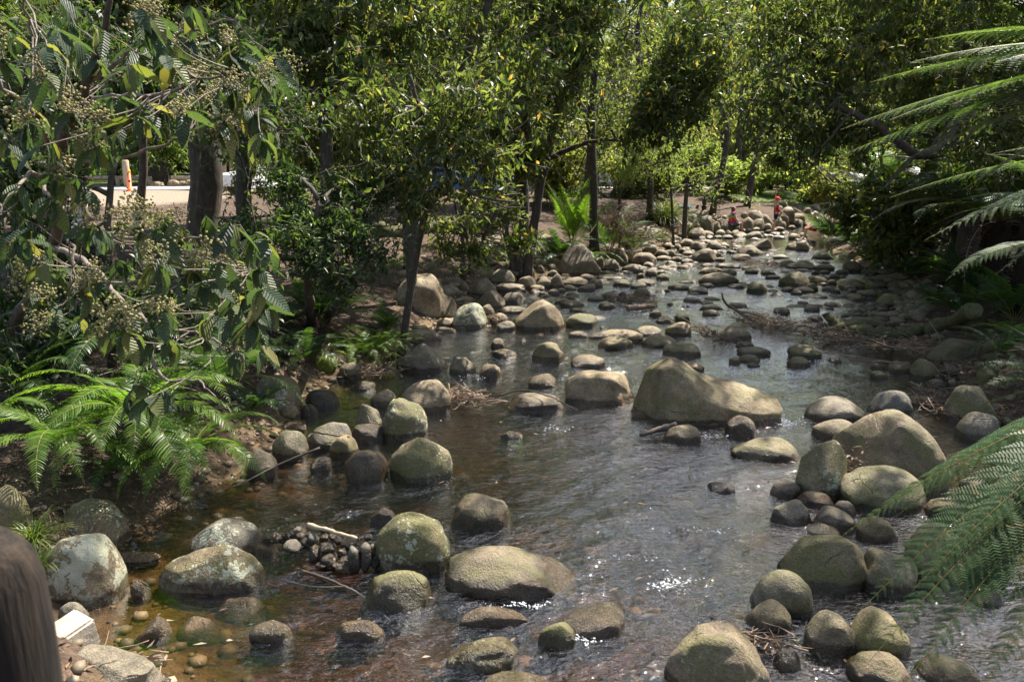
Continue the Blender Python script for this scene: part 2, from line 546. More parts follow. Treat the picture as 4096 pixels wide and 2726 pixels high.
M = {}
M['rock'] = mat_rock()
M['bark'] = mat_bark()
M['ground'] = mat_ground()
M['water'] = mat_water()
G = lambda *c: c
M['leaf_big'] = mat_leaf('hazel_leaf', [(0.0, (0.028, 0.05, 0.028)), (0.5, (0.04, 0.066, 0.034)), (0.8, (0.058, 0.085, 0.036)), (0.93, (0.12, 0.13, 0.04)), (1.0, (0.2, 0.17, 0.06))],
                         (2.2, 2.4, 1.0), 0.35, 0.5, True)
M['leaf_mid'] = mat_leaf('tree_leaf', [(0.0, (0.032, 0.055, 0.017)), (0.45, (0.066, 0.095, 0.026)), (0.85, (0.125, 0.152, 0.043)), (0.975, (0.191, 0.195, 0.059)), (0.99, (0.294, 0.207, 0.053)), (1.0, (0.353, 0.183, 0.047))],
                         (2.2, 2.2, 1.1), 0.46, 0.42)
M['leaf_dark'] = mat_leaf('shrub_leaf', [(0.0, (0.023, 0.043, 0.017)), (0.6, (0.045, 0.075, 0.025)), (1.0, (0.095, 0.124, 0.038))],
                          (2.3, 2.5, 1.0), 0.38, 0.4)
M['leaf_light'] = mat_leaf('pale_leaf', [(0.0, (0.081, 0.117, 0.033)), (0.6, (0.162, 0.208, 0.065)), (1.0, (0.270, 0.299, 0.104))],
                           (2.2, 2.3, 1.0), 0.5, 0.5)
M['leaf_far'] = mat_leaf('far_leaf', [(0.0, (0.068, 0.094, 0.031)), (0.5, (0.137, 0.161, 0.054)), (1.0, (0.259, 0.255, 0.099))],
                         (2.3, 2.3, 1.0), 0.48, 0.55)
M['leaf_conifer'] = mat_leaf('conifer_needles', [(0.0, (0.045, 0.077, 0.014)), (0.5, (0.098, 0.140, 0.024)), (1.0, (0.180, 0.224, 0.042))],
                             (2.2, 2.3, 0.9), 0.45, 0.6)
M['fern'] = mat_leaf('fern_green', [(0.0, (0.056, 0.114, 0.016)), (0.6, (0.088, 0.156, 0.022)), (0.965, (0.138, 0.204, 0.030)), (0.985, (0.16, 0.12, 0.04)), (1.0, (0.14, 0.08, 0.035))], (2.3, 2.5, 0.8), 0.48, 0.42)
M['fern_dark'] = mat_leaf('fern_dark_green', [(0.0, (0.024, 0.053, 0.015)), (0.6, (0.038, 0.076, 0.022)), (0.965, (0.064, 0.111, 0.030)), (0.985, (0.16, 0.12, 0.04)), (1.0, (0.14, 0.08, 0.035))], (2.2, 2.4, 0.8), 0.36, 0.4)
M['treefern'] = mat_leaf('tree_fern_green', [(0.0, (0.052, 0.091, 0.050)), (0.6, (0.078, 0.124, 0.063)), (0.965, (0.117, 0.167, 0.076)), (0.985, (0.16, 0.12, 0.04)), (1.0, (0.14, 0.08, 0.035))], (2.2, 2.4, 0.6), 0.36, 0.38, spec=0.5)
M['dead'] = mat_leaf('dead_frond', [(0.0, (0.06, 0.038, 0.024)), (0.6, (0.12, 0.08, 0.05)), (1.0, (0.2, 0.14, 0.09))], (1.2, 1.1, 0.9), 0.25, 0.8)
M['litter'] = mat_leaf('fallen_leaf', [(0.0, (0.07, 0.045, 0.03)), (0.5, (0.16, 0.11, 0.075)), (0.85, (0.3, 0.23, 0.16)), (1.0, (0.36, 0.2, 0.1))], (1.2, 1.1, 0.9), 0.15, 0.7)
M['grass'] = mat_leaf('grass_blade', [(0.0, (0.06, 0.095, 0.02)), (0.6, (0.11, 0.15, 0.035)), (1.0, (0.25, 0.25, 0.1))], (2.0, 2.1, 0.9), 0.4, 0.4)
M['flower'] = mat_leaf('cream_bud', [(0.0, (0.22, 0.2, 0.08)), (0.6, (0.38, 0.34, 0.15)), (1.0, (0.5, 0.46, 0.24))], (1.3, 1.3, 0.9), 0.25, 0.8)
M['twig'] = mat_plain('twig', (0.09, 0.07, 0.055), (0.26, 0.22, 0.18), 25, 0.85, 0.4)
M['stick'] = mat_plain('dry_stick', (0.11, 0.075, 0.05), (0.32, 0.23, 0.16), 12, 0.85, 0.4)
M['stalk'] = mat_plain('fern_stalk', (0.10, 0.09, 0.025), (0.2, 0.16, 0.05), 20, 0.6, 0.2)
M['fibre'] = mat_plain('tree_fern_fibre', (0.01, 0.007, 0.005), (0.05, 0.03, 0.019), 22, 0.95, 1.0, 0.05)
M['moss'] = mat_plain('moss', (0.05, 0.07, 0.008), (0.2, 0.24, 0.03), 30, 0.95, 1.0, 0.03)
M['post'] = mat_plain('weathered_timber', (0.005, 0.0035, 0.0025), (0.035, 0.024, 0.016), 38, 0.85, 0.8, 0.008, stretch=(1, 1, 0.06), stops=(0.4, 0.62))
M['pale_timber'] = mat_plain('pale_timber', (0.3, 0.22, 0.14), (0.46, 0.36, 0.25), 9, 0.8, 0.4, 0.01, stretch=(1, 1, 0.15))
M['block'] = mat_plain('cut_stone', (0.3, 0.26, 0.2), (0.46, 0.41, 0.33), 12, 0.85, 0.5)
M['asphalt'] = mat_plain('asphalt', (0.2, 0.2, 0.2), (0.3, 0.3, 0.3), 40, 0.9, 0.3)
M['gravel'] = mat_leaf('gravel', [(0.0, (0.06, 0.045, 0.03)), (0.5, (0.17, 0.13, 0.085)), (1.0, (0.32, 0.25, 0.17))], (1, 1, 1), 0.0, 0.6)

# ------------------------------------------------------------------ terrain mesh
def axis(parts):
    out = []
    for a, b, s in parts:
        out.append(np.arange(a, b, s))
    return np.concatenate(out + [[parts[-1][1]]])


gx = axis([(-420, -60, 30), (-60, -14, 2.0), (-14, -6, 0.3), (-6, 13, 0.1), (13, 24, 0.4), (24, 60, 2.5), (60, 420, 30)])
gy = axis([(-30, 1, 1.5), (1, 16, 0.09), (16, 38, 0.2), (38, 70, 1.0), (70, 200, 6), (200, 500, 25)])
XX, YY = np.meshgrid(gx, gy)
ZZ = height(XX, YY)
nx, ny = len(gx), len(gy)
idx = np.arange(nx * ny).reshape(ny, nx)
F = np.stack([idx[:-1, :-1], idx[:-1, 1:], idx[1:, 1:], idx[1:, :-1]], -1).reshape(-1, 4)
me = new_mesh('ground', np.stack([XX, YY, ZZ], -1).reshape(-1, 3), F)
xl = np.interp(YY, LP[:, 1], LP[:, 0]); xr = np.interp(YY, RP[:, 1], RP[:, 0])
inside = np.minimum(XX - xl, xr - XX)
bedm = smooth(-0.45, 0.05, inside)
sand = smooth(26, 32, YY) * (1 - smooth(54, 57, YY)) * (1 - smooth(-17.0, -9.0, XX)) * 0.9
grass = np.clip(smooth(55, 60, YY) * 0.9 + 0.75 * np.exp(-((XX - 0.4) ** 2 / 3 + (YY - 21) ** 2 / 6)) + 0.9 * np.exp(-((XX - 14) ** 2 / 30 + (YY - 42) ** 2 / 20)), 0, 1)
C4 = np.stack([sand, grass, bedm, np.ones_like(sand)], -1).reshape(-1, 4).astype(np.float32)
ca = me.color_attributes.new('zone', 'FLOAT_COLOR', 'POINT'); ca.data.foreach_set('color', C4.ravel())
tag(add('ground', me, M['ground']), kind='structure')

# water sheet, following the channel
wx = axis([(-5, 6, 0.035), (6, 11, 0.07), (11, 46, 0.5)]); wy = axis([(-6, 3, 0.5), (3, 9, 0.03), (9, 16, 0.06), (16, 40, 0.12), (40, 70, 1.0)])
WX, WY = np.meshgrid(wx, wy)
wl = np.interp(WY, LP[:, 1], LP[:, 0]); wr = np.interp(WY, RP[:, 1], RP[:, 0])
nf = 0.5 + 0.5 * vnoise2(WX * 0.55, WY * 0.45, 11)
flow = np.clip(0.35 + 0.9 * nf, 0, 1) * smooth(0.0, 0.9, np.minimum(WX - wl, wr - WX))
flow *= 1 - 0.85 * smooth(24, 27, WY)                               # still far pool
flow *= 1 - 0.75 * np.exp(-(((WX + 2.2) / 0.8) ** 2 + ((WY - 4.3) / 1.0) ** 2))   # still pool by the near left bank
flow *= 1 - 0.7 * np.exp(-(((WX + 2.2) / 0.7) ** 2 + ((WY - 8.4) / 0.8) ** 2))
cs_, sn_ = math.cos(0.35), math.sin(0.35)
rx_ = WX * cs_ + WY * sn_; ry_ = -WX * sn_ + WY * cs_
wpx = 0.35 * vnoise2(rx_ * 1.2, ry_ * 1.2, 21); wpy = 0.25 * vnoise2(rx_ * 1.5, ry_ * 1.5, 22)
WZ = 1.9 * (0.016 * vnoise2(rx_ * 1.6 + wpx, ry_ * 3.2 + wpy, 5) + 0.009 * vnoise2(rx_ * 3.6 + wpx * 2, ry_ * 7.5 + wpy * 2, 6) + 0.0035 * vnoise2(rx_ * 8 + wpx * 3, ry_ * 17 + wpy * 3, 7) * smooth(20, 8, WY)) * flow
Fw = None
idx = np.arange(WX.size).reshape(WX.shape)
Fw = np.stack([idx[:-1, :-1], idx[:-1, 1:], idx[1:, 1:], idx[1:, :-1]], -1).reshape(-1, 4)
fc = (WX - wl > -0.9) & (wr - WX > -0.9)
keep = fc.ravel()[Fw].any(1)
Fw = Fw[keep]
used = np.unique(Fw); remap = np.full(WX.size, -1); remap[used] = np.arange(len(used))
Ft = remap[Fw]
top = np.stack([WX, WY, WZ], -1).reshape(-1, 3)[used]
me = new_mesh('water', top, Ft)
ca = me.color_attributes.new('flow', 'FLOAT_COLOR', 'POINT')
fl = flow.ravel()[used]; ca.data.foreach_set('color', np.stack([fl, fl, fl, np.ones_like(fl)], -1).astype(np.float32).ravel())
tag(add('water', me, M['water']), kind='structure')


# ------------------------------------------------------------------ rocks
_ico = {}


def ico(sub):
    if sub not in _ico:
        bm = bmesh.new(); bmesh.ops.create_icosphere(bm, subdivisions=sub, radius=1.0)
        V = np.array([v.co[:] for v in bm.verts]); F = np.array([[v.index for v in f.verts] for f in bm.faces])
        bm.free(); _ico[sub] = (V, F)
    return _ico[sub]


def rock_shape(seed, sub, ang=0.35, prof=None, roll=0.0, lump=1.0, box=0.78):
    V, F = ico(sub)
    r = np.random.default_rng(seed)
    o = r.uniform(-50, 50, 3)
    d = np.array([0.24 * mnoise.noise(Vector(v * 1.05 + o)) + 0.09 * mnoise.noise(Vector(v * 2.3 + o + 9)) - 0.06 * abs(mnoise.noise(Vector(v * 2.9 + o - 5))) + 0.022 * mnoise.noise(Vector(v * 6.0 + o)) for v in V])
    W = V * (1 + lump * d)[:, None]
    # squarer than an ellipsoid
    W = np.sign(W) * np.abs(W) ** box
    nf = int(5 + ang * 9)
    for _ in range(nf):
        n = r.normal(size=3); n[2] = abs(n[2]) * 0.9 + 0.05 if r.random() < 0.75 else n[2]
        n /= np.linalg.norm(n)
        k = r.uniform(0.7, 1.0) + 0.16 * (1 - ang)
        dd = W @ n - k
        W = W - np.outer(np.where(dd > 0, dd * min(.97, 0.6 + 0.45 * ang), 0), n)
    if not roll:
        roll = float(r.normal() * 7)
    if roll:
        c, s = math.cos(R(roll)), math.sin(R(roll))
        W = W @ np.array([[c, 0, -s], [0, 1, 0], [s, 0, c]])
    W -= (W.max(0) + W.min(0)) / 2
    W /= np.abs(W).max(0)
    if not prof:
        c_ = r.uniform(-.45, .45); prof = [(-1, r.uniform(.78, 1)), (c_, 1.0), (1, r.uniform(.78, 1))]
    if prof:
        u = np.array([p[0] for p in prof]); hh = np.array([p[1] for p in prof])
        W[:, 2] = np.where(W[:, 2] > 0, W[:, 2] * np.interp(W[:, 0], u, hh), W[:, 2])
    return W, F


def rock(px, pyb, w, h, t=0.25, m=0.3, l=0.2, wet=0.0, ang=0.35, prof=None, roll=0, br=0.8, label=None, group=None, k=0.08, sub=None, zb=None, lump=1.0, name='boulder', seed=None, box=0.78, ext=True, **kw):
    """a stone whose outline fills w x h pixels with its foot at (px, pyb)"""
    seed = seed if seed is not None else int(px * 7 + pyb * 13) % 100000
    base = on_ground(px, pyb) if zb is None else on_z(px, pyb, zb)
    z0 = base[2]
    dist = (base - CAM) @ FW
    big = w * 1.0
    sub = sub or (5 if big > 270 else 4 if big > 80 else 3)
    W, Fc = rock_shape(seed, sub, ang, prof, roll, lump, box)
    a = w / 2 * dist / FPX
    th = math.atan2(CAMZ - z0, base[1])
    b = a * br
    hm = h * dist / FPX
    c = max(0.3 * a, hm * 0.6)
    # a low stone cannot be deeper than its outline allows
    for _ in range(12):
        need = 2 * b * math.sin(th)
        if need > hm * 0.8: b *= 0.9
    x, y = base[0], base[1] + b * 0.9
    ca_, sa_ = 1, 0
    for it in range(9):
        P = W * [a, b, c] + [x, y, z0 + k * c]
        S = P[P[:, 2] > z0 - 0.002]
        u, v = project(S)
        ww, hh = np.ptp(u), np.ptp(v)
        a *= np.clip(w / ww, 0.6, 1.6)
        if hh > h * 1.02 and c < 0.35 * min(a, b): b *= 0.85
        c *= np.clip(h / hh, 0.6, 1.6) ** 1.2
        dd = (np.array([x, y, z0]) - CAM) @ FW
        x += (px - (u.max() + u.min()) / 2) * dd / FPX
        y += (v.max() - pyb) * (dd / FPX) / max(0.12, math.sin(th)) * 0.8
        y = min(max(y, base[1] - 0.2), base[1] + 2.5 * a + 0.3)
    P = W * [a, b, c]
    zc = z0 + k * c
    floor = min(gh(x, y), gh(x - a * .6, y), gh(x + a * .6, y), gh(x, y + b * .6)) - 0.03
    low = P[:, 2].min() + zc
    if low > floor and ext:                       # reach down to the bed
        neg = P[:, 2] < 0
        P[neg, 2] *= (floor - zc) / P[:, 2].min()
    neg = (P[:, 2] < 0) & ext
    P[neg, :2] *= np.minimum(2.4, 1 / np.sqrt(1 - np.minimum(.95, .93 * P[neg, 2] / P[:, 2].min()) ** 2))[:, None] * (1 + .08 * P[neg, 2] / P[:, 2].min())[:, None]
    me = new_mesh(name, P, Fc)
    o = add(name, me, M['rock'], loc=(x, y, zc))
    o['tone'] = float(t); o['moss'] = float(m); o['lichen'] = float(l); o['wet'] = float(wet)
    ROCKS.append((x, y, max(a, b), z0 + k * c + c, o, px, pyb, w, h))
    tag(o, label, 'boulder' if (w * dist / FPX) > 0.35 else 'stone', group)
    return o


ROCKS = []
S5, S9, S2_ = 1100 / 1875, 1100 / 1863, 700 / 2356
REG = {'A': (1000, 900, S5), 'B': (2000, 900, S5), 'C': (3000, 900, S5), 'D': (0, 1800, S9), 'E': (1000, 1800, S9), 'F': (2000, 1800, S9),
       'G': (3000, 1800, S9), 'P': (2600, 700, S2_), 'Q': (2000, 850, S2_), 'U': (1450, 950, S2_), 'W': (3100, 1000, S2_), 'X': (0, 0, 1.0), 'L': (0, 900, S5)}


def put(reg, cx, yb, w, h, label=None, **kw):
    ox, oy, s = REG[reg]
    return rock(ox + cx * s, oy + yb * s, w * s, h * s, label=label, **kw)


# --- foreground, left side
put('D', 540, 1090, 650, 530, 'large boulder mottled all over with white lichen at the left water edge', t=.35, m=.25, l=1.15, ang=.3, br=.7)
put('D', 600, 690, 560, 365, 'smooth brown boulder with a fern shadow on top and lichen on its right flank', t=.1, m=.1, l=.75, ang=.3)
put('D', 60, 560, 320, 330, 'rounded brown boulder in the grass beside the timber post', t=.15, m=.45, l=.2, br=.6)
put('D', 510, 1240, 240, 215, 'grey stone with a lichen crust between large white-mottled boulder and cut block', t=.55, m=.2, l=.9, ang=.6)
put('D', 760, 1600, 560, 290, 'flat dark slab with dry leaves lying on it beside cut block', t=.85, m=.05, l=.15, ang=.7, prof=[(-1, 1), (-.6, 1), (.3, .55), (1, .15)])
put('D', 950, 1000, 140, 125, 'small wet brown stone with pale lichen cap between two large lichened rocks', t=.1, l=.7, wet=.3)
put('D', 1540, 730, 530, 275, 'blue-grey flat-topped boulder dotted with pale lichen rosettes', t=.95, m=.05, l=.72, ang=.5, prof=[(-1, .9), (-.7, 1), (.6, 1), (1, .55)])
put('D', 1435, 975, 725, 340, 'long brown sloping rock with cream lichen along its lower edge', t=.0, m=.45, l=1.0, ang=.45, roll=-14, br=.45)
put('D', 1800, 715, 190, 110, 'smooth wet brown stone next to the small stone dam', t=.1, l=0, wet=.6)
put('D', 930, 770, 330, 90, 'low wet stone awash behind the white-mottled boulder', t=.2, l=0, wet=.8)
# sunken stones
put('D', 1340, 1370, 330, 250, 'rounded brown stone lying under clear water near cut block', t=.0, m=.3, l=0, wet=1, zb=-.12, k=-.35)
put('D', 1050, 1410, 330, 290, 'angular brown stone under clear water beside a rounded sunken one', t=.0, m=.3, l=0, wet=1, zb=-.12, k=-.35, ang=.7)
put('D', 1640, 1190, 380, 200, 'broad pale brown stone sunk in the shallows below the long sloping rock', t=.1, m=.2, l=0, wet=1, zb=-.12, k=-.35)
# --- foreground centre
put('E', 140, 1310, 300, 165, 'dark wet wedge of rock with one dry pale tip', t=.3, l=0, wet=.35, ang=.6, roll=-18, br=.5)
put('E', 750, 1290, 330, 145, 'long glossy wet brown rock awash in the current', t=.0, m=.2, l=0, wet=1, roll=-12, br=.4)
put('E', 1010, 1095, 430, 285, 'mossy rounded boulder with a wide wet skirt', t=.4, m=.62, l=.3, wet=.4)
put('E', 1100, 825, 520, 410, 'big round yellow-green lichened boulder at the end of small stone dam', t=.1, m=.75, l=.75, br=.8, ang=.35)
put('E', 905, 510, 180, 125, 'dark angular stone behind the yellow-green boulder', t=.7, l=0, wet=.6, ang=.8)
put('X', 2040, 2402, 525, 222, 'broad flat grey boulder with dark damp patches tapering into the current', t=.4, m=.4, l=.3, wet=.25, prof=[(-1, .8), (-.5, 1), (.1, .8), (.6, .5), (1, .12)], br=.6)
put('E', 1565, 540, 400, 250, 'pale domed boulder with moss streaks and wet foot in midstream', t=.35, m=.45, l=.3, wet=.3)
put('X', 1975, 2500, 270, 78, 'thin pale slab breaking the surface', t=.3, m=.1, l=.1, wet=.1, ang=.6, br=.3)
put('E', 1570, 1510, 490, 250, 'angular mossy lichened rock with a pointed upstream end', t=.2, m=.6, l=.6, wet=.25, ang=.7, roll=8, prof=[(-1, .5), (-.3, .7), (.6, 1), (1, .8)])
put('X', 2060, 2760, 250, 80, 'mossy rock top just showing beside the angular lichened rock', t=.3, m=.6, l=.4)
put('X', 2375, 2560, 255, 155, 'wet grey boulder with a dry right shoulder and water sliding over it', t=.55, l=.1, wet=.55, prof=[(-1, .4), (0, .8), (.6, 1), (1, .8)])
put('F', 385, 1340, 255, 180, 'small mossy stone leaning against the wet grey boulder', t=.1, m=.75, l=.1, ang=.6)
put('F', 1470, 1720, 720, 565, 'large pale smooth boulder with white lichen discs rising from the foreground water', t=.2, m=.4, l=.35, br=.75, ang=.2, prof=[(-1, .9), (-.4, 1), (.3, .9), (1, .5)])
put('F', 1500, 285, 190, 72, 'little dark flat-topped stone alone in open water', t=1.0, l=0, m=.2, ang=.9, wet=.1)
# --- foreground right
put('G', 215, 1140, 430, 335, 'dark grey boulder with one round white lichen spot and a green right edge', t=.65, m=.45, l=.3, br=.8)
put('G', 125, 1255, 330, 250, 'olive boulder with white lichen spots resting against the dark grey one', t=.3, m=.5, l=.4, br=.75)
put('G', 550, 1400, 380, 325, 'tan egg-shaped boulder in the right foreground shallows', t=.05, m=.35, l=.45)
put('G', 880, 1460, 430, 410, 'olive-tan boulder striped by fern shade behind the egg-shaped one', t=.1, m=.55, l=.1, roll=18)
put('G', 890, 1660, 480, 305, 'sunlit round boulder under the lowest fern fronds', t=.0, m=.4, l=.3)
put('G', 1330, 1640, 460, 270, 'boulder half hidden under the near fern fronds', t=.1, m=.5, l=.3)
put('G', 250, 1510, 190, 175, 'small oval stone ringed by water between two big boulders', t=.5, m=.1, l=.5, wet=.3, br=.9)
put('G', 945, 970, 390, 315, 'grey-tan pointed boulder with a wet dark foot', t=.35, m=.35, l=.2, ang=.6)
put('G', 490, 955, 620, 385, 'large mossy boulder with a flat sloping top', t=.1, m=.6, l=.15, ang=.6, roll=6, prof=[(-1, .45), (-.6, .75), (.4, 1), (1, .85)])
put('G', 1250, 885, 420, 400, 'tall cracked sandy boulder behind the hanging fern fronds', t=.0, m=.4, l=.4, ang=.6)
put('G', 1590, 900, 420, 410, 'sandy boulder beside the cracked one in fern shade', t=.05, m=.5, l=.3, ang=.5)
put('G', 500, 600, 240, 115, 'small tan wedge stone tucked behind the large mossy boulder', t=.0, m=.3, l=.1, ang=.5, roll=15)
put('G', 570, 572, 310, 200, 'smooth tan boulder on the little heap by split rock', t=.12, m=.1, l=.1, roll=10)
put('G', 640, 455, 170, 115, 'grey stone peeping over the smooth tan boulder', t=.5, m=.1, l=.1)
put('G', 440, 390, 245, 122, 'flattish tan stone at the foot of split rock', t=.1, m=.15, l=.1, ang=.5)
put('G', 280, 522, 275, 192, 'grey boulder with one white lichen patch at the water edge by split rock', t=.5, m=.3, l=.35, ang=.4)
put('G', 240, 335, 215, 128, 'two-toned stone pointing into the stream below split rock', t=.4, m=.2, l=.25, roll=14)
put('G', 860, 640, 290, 200, 'brown boulder partly covered by a fern tip', t=.05, m=.4, l=.1)
put('G', 1300, 470, 260, 150, 'pale stone behind the cracked sandy boulder', t=.1, m=.3, l=.2)
put('G', 1740, 470, 300, 150, 'low brown boulder in deep fern shade', t=.2, m=.4, l=.2)
put('G', 1530, 310, 240, 130, 'stone in the dark backwater under ferns', t=.3, m=.4, l=.1)
put('G', 1600, 1060, 260, 110, 'low wet stone in the fern-shaded backwater', t=.5, m=.3, l=.1, wet=.3)
# split rock
put('X', 3560, 1985, 490, 350, 'huge split rock on the right side, main slab with a smooth sloping top', t=.2, m=.4, l=.25, ang=.6, roll=8, lump=.5, prof=[(-1, .85), (-.5, 1), (.3, 1), (.7, .92), (1, .65)], br=1.2, box=.58)
put('G', 480, 312, 360, 385, 'left piece of the split rock with a sharp vertical edge', t=.15, m=.5, l=.55, ang=.8)
put('G', 890, 445, 620, 345, 'rounded front piece of the split rock, mossy underneath', t=.2, m=.55, l=.25, ang=.3)
# --- middle right
put('C', 580, 1345, 420, 185, 'broad grey domed boulder beside the riffle', t=.45, m=.2, l=.2, br=.8)
put('C', 585, 1480, 340, 160, 'pale boulder shoulder tucked behind the split rock', t=.2, m=.3, l=.3)
put('C', 960, 1295, 310, 170, 'angular dark grey stone with a flat tilted face', t=.8, m=.1, l=.15, ang=.95)
put('C', 1180, 1235, 270, 85, 'low olive slab in the right-hand shallows', t=.35, m=.4, l=.1)
put('C', 1500, 1345, 380, 255, 'large squared mossy boulder on the right edge', t=.25, m=.5, l=.3, ang=.7)
put('C', 1550, 1475, 310, 205, 'dark blotched boulder below the large squared one', t=.4, m=.35, l=.3)
put('C', 1265, 1112, 155, 65, 'flat slate-grey stone at the right water edge', t=.8, l=.1, m=.1, ang=.6)
put('C', 1375, 1112, 70, 62, 'small slate-grey chip beside the flat slate stone', t=.8, l=.0, m=.1, ang=.6)
put('C', 1180, 1062, 205, 152, 'upright olive-mossy stone below the debris heap', t=.25, m=.55, l=.2)
put('C', 1360, 1045, 140, 102, 'rounded grey stone next to the upright olive one', t=.4, m=.2, l=.1)
put('C', 1620, 1065, 170, 100, 'mossy stone under the leaning mossy root', t=.2, m=.8, l=.1)
put('C', 1010, 1012, 160, 88, 'angular grey-tan stone beside the upright olive one', t=.3, l=.1, ang=.6)
put('C', 868, 985, 110, 45, 'low pale stone in the right shallows', t=.3, l=.3)
put('C', 878, 1052, 125, 62, 'sunlit mossy stone standing alone in the dark right shallows', t=.1, m=.5, l=.2)
put('C', 1430, 915, 420, 145, 'long grey-green boulder behind the debris heap', t=.3, m=.5, l=.2, br=.6)
put('C', 370, 922, 240, 112, 'mossy rounded boulder in front of a smaller lit stone', t=.2, m=.6, l=.2, wet=.1)
put('C', 332, 972, 165, 78, 'small sunlit stone against a mossy rounded boulder', t=.1, m=.5, l=.2)
put('C', 580, 942, 95, 45, 'small pale stone awash below the leaf heap', t=.4, l=.4)
put('X', 3455, 1318, 190, 52, 'long pale mossy stone lying behind the curved mossy log', t=.2, m=.55, l=.3, br=.5)
put('W', 1540, 775, 410, 195, 'large olive dome stone catching sunlight at the right bank', t=.1, m=.5, l=.2)
# --- giant and neighbours
put('X', 2830, 1690, 600, 265, 'huge humped boulder with a high left head and long tail reaching right', t=.2, m=.4, l=.2, br=.5, ang=.4, box=.62, roll=.01, lump=.6, prof=[(-1, .6), (-.8, .95), (-.52, 1), (-.3, .86), (-.05, .6), (.35, .5), (.75, .46), (1, .4)])
put('B', 680, 1235, 485, 248, 'big smooth oval boulder with a sunlit top in midstream', t=.15, m=.2, l=.25, br=.8, ang=.15)
put('B', 270, 718, 335, 212, 'tall rounded cone-shaped boulder at the pool edge', t=.1, m=.25, l=.1, br=.75, prof=[(-1, .3), (-.3, .85), (.05, 1), (.5, .9), (1, .55)])
put('B', 540, 345, 295, 228, 'tallest grey faceted boulder standing over the cobble bar', t=.35, m=.2, l=.05, ang=.75, prof=[(-1, .6), (-.5, .95), (0, 1), (.5, .9), (1, .35)])
put('B', 330, 935, 228, 140, 'pale sunlit angular block with mossy foot in midstream', t=.0, m=.45, l=.1, ang=.8)
put('B', 600, 975, 240, 98, 'pale oblong stone half afloat in the amber shallows', t=.05, m=.1, l=.0, wet=.1)
put('B', 290, 1108, 192, 98, 'pale angular stone before the big smooth oval boulder', t=.05, m=.2, l=.1, ang=.7)
put('B', 1240, 900, 262, 98, 'rounded stone with a bright top behind the huge humped boulder', t=.1, m=.35, l=.2)
put('B', 1090, 848, 245, 112, 'sunlit pale angular rock in the bright midstream row', t=.0, m=.3, l=.1, ang=.7)
put('B', 790, 852, 240, 96, 'sunlit pale wedge with mossy left end in the bright midstream row', t=.0, m=.45, l=.0, ang=.7)
put('B', 900, 802, 155, 68, 'rounded pale stone behind the sunlit wedge', t=.05, m=.2, l=.1)
put('B', 790, 775, 375, 66, 'long low pale rock at the back of the bright midstream row', t=.05, m=.1, l=.1, br=.4)
put('B', 1215, 762, 182, 102, 'bright domed stone beside driftwood twigs', t=.0, m=.4, l=.1)
put('B', 1020, 757, 172, 72, 'pale flat-domed stone next to the bright dome', t=.05, m=.3, l=.1)
put('B', 530, 767, 130, 46, 'small pale flat stone left of the long low rock', t=.1, l=.0)
put('B', 1320, 1002, 150, 68, 'small sunny stone behind the head of the humped boulder', t=.0, m=.2, l=.0)
put('B', 250, 1285, 375, 145, 'dark wet low boulder with a twig across it', t=.6, m=.2, l=.1, wet=.35)
put('B', 960, 1332, 130, 68, 'small brown stone below the smooth oval boulder', t=.2, l=.1, wet=.2)
put('B', 1455, 1377, 140, 68, 'small rounded stone under the tail of the humped boulder', t=.1, l=.1, wet=.2)
put('B', 1640, 1442, 215, 148, 'dark shiny wet boulder under the tail of the humped boulder', t=.5, l=.1, wet=.8)
put('B', 1240, 1492, 262, 135, 'pale angular stone with a dark driftwood plank against it', t=.05, m=.1, l=.1, ang=.8)
put('B', 80, 1472, 155, 72, 'dark grey wet stone with grass caught behind it', t=.6, l=0, wet=.5)
put('X', 3062, 1850, 285, 104, 'oblong sunlit mossy boulder in the bright riffle', t=.05, m=.5, l=.2, br=.6, ang=.2)
put('B', 1600, 788, 235, 105, 'grey domed boulder beside the long leaf heap', t=.3, m=.3, l=.1)
put('B', 1440, 757, 82, 52, 'small grey stone behind the twig heap', t=.3)
put('B', 1670, 842, 130, 52, 'low olive stone by the leaf heap', t=.2, m=.4)
put('B', 1730, 898, 235, 70, 'mossy long stone in the leaf-strewn group of midstream stones', t=.2, m=.5, l=.2)
put('B', 1700, 937, 150, 56, 'sunlit tan stone in the leaf-strewn group of midstream stones', t=.0, m=.2, l=.1)
put('B', 1600, 947, 82, 52, 'small brown stone in the leaf-strewn group of midstream stones', t=.1, m=.3)
put('B', 1730, 972, 92, 36, 'small grey wet stone in the leaf-strewn group of midstream stones', t=.6, wet=.3)
# --- left middle heap
put('A', 1160, 572, 335, 245, 'large smooth brown boulder on the left bank under shrubs', t=.08, m=.15, l=.1, br=.8, ang=.15)
put('A', 1290, 637, 235, 182, 'brown boulder with a trailing fern frond over it', t=.12, m=.3, l=.15)
put('A', 1500, 697, 245, 168, 'boulder with a crust of cream lichen over its crown at the pool', t=.2, m=.4, l=.85)
put('A', 1615, 622, 112, 84, 'lichened stone behind the cream-crusted boulder', t=.2, m=.3, l=.7)
put('A', 1327, 697, 112, 66, 'smooth tan stone on the muddy left shore', t=.1, l=.0)
put('A', 1165, 802, 292, 96, 'flat smooth slab at the head of the left pool', t=.2, m=.1, l=.1, br=.7)
put('A', 1160, 732, 132, 56, 'flat tan stone resting behind the smooth slab', t=.2, l=.1)
put('A', 1330, 742, 155, 50, 'thin flat tan slab on the muddy left shore', t=.15, l=.1)
put('A', 1170, 1008, 355, 205, 'big pale angular rock with lichen dots on its right face', t=.15, m=.15, l=.5, ang=.8, prof=[(-1, .5), (-.5, .75), (.1, 1), (.5, .8), (1, .2)])
put('A', 1690, 842, 96, 72, 'small tan upright stone out in the left pool', t=.05, wet=.1)
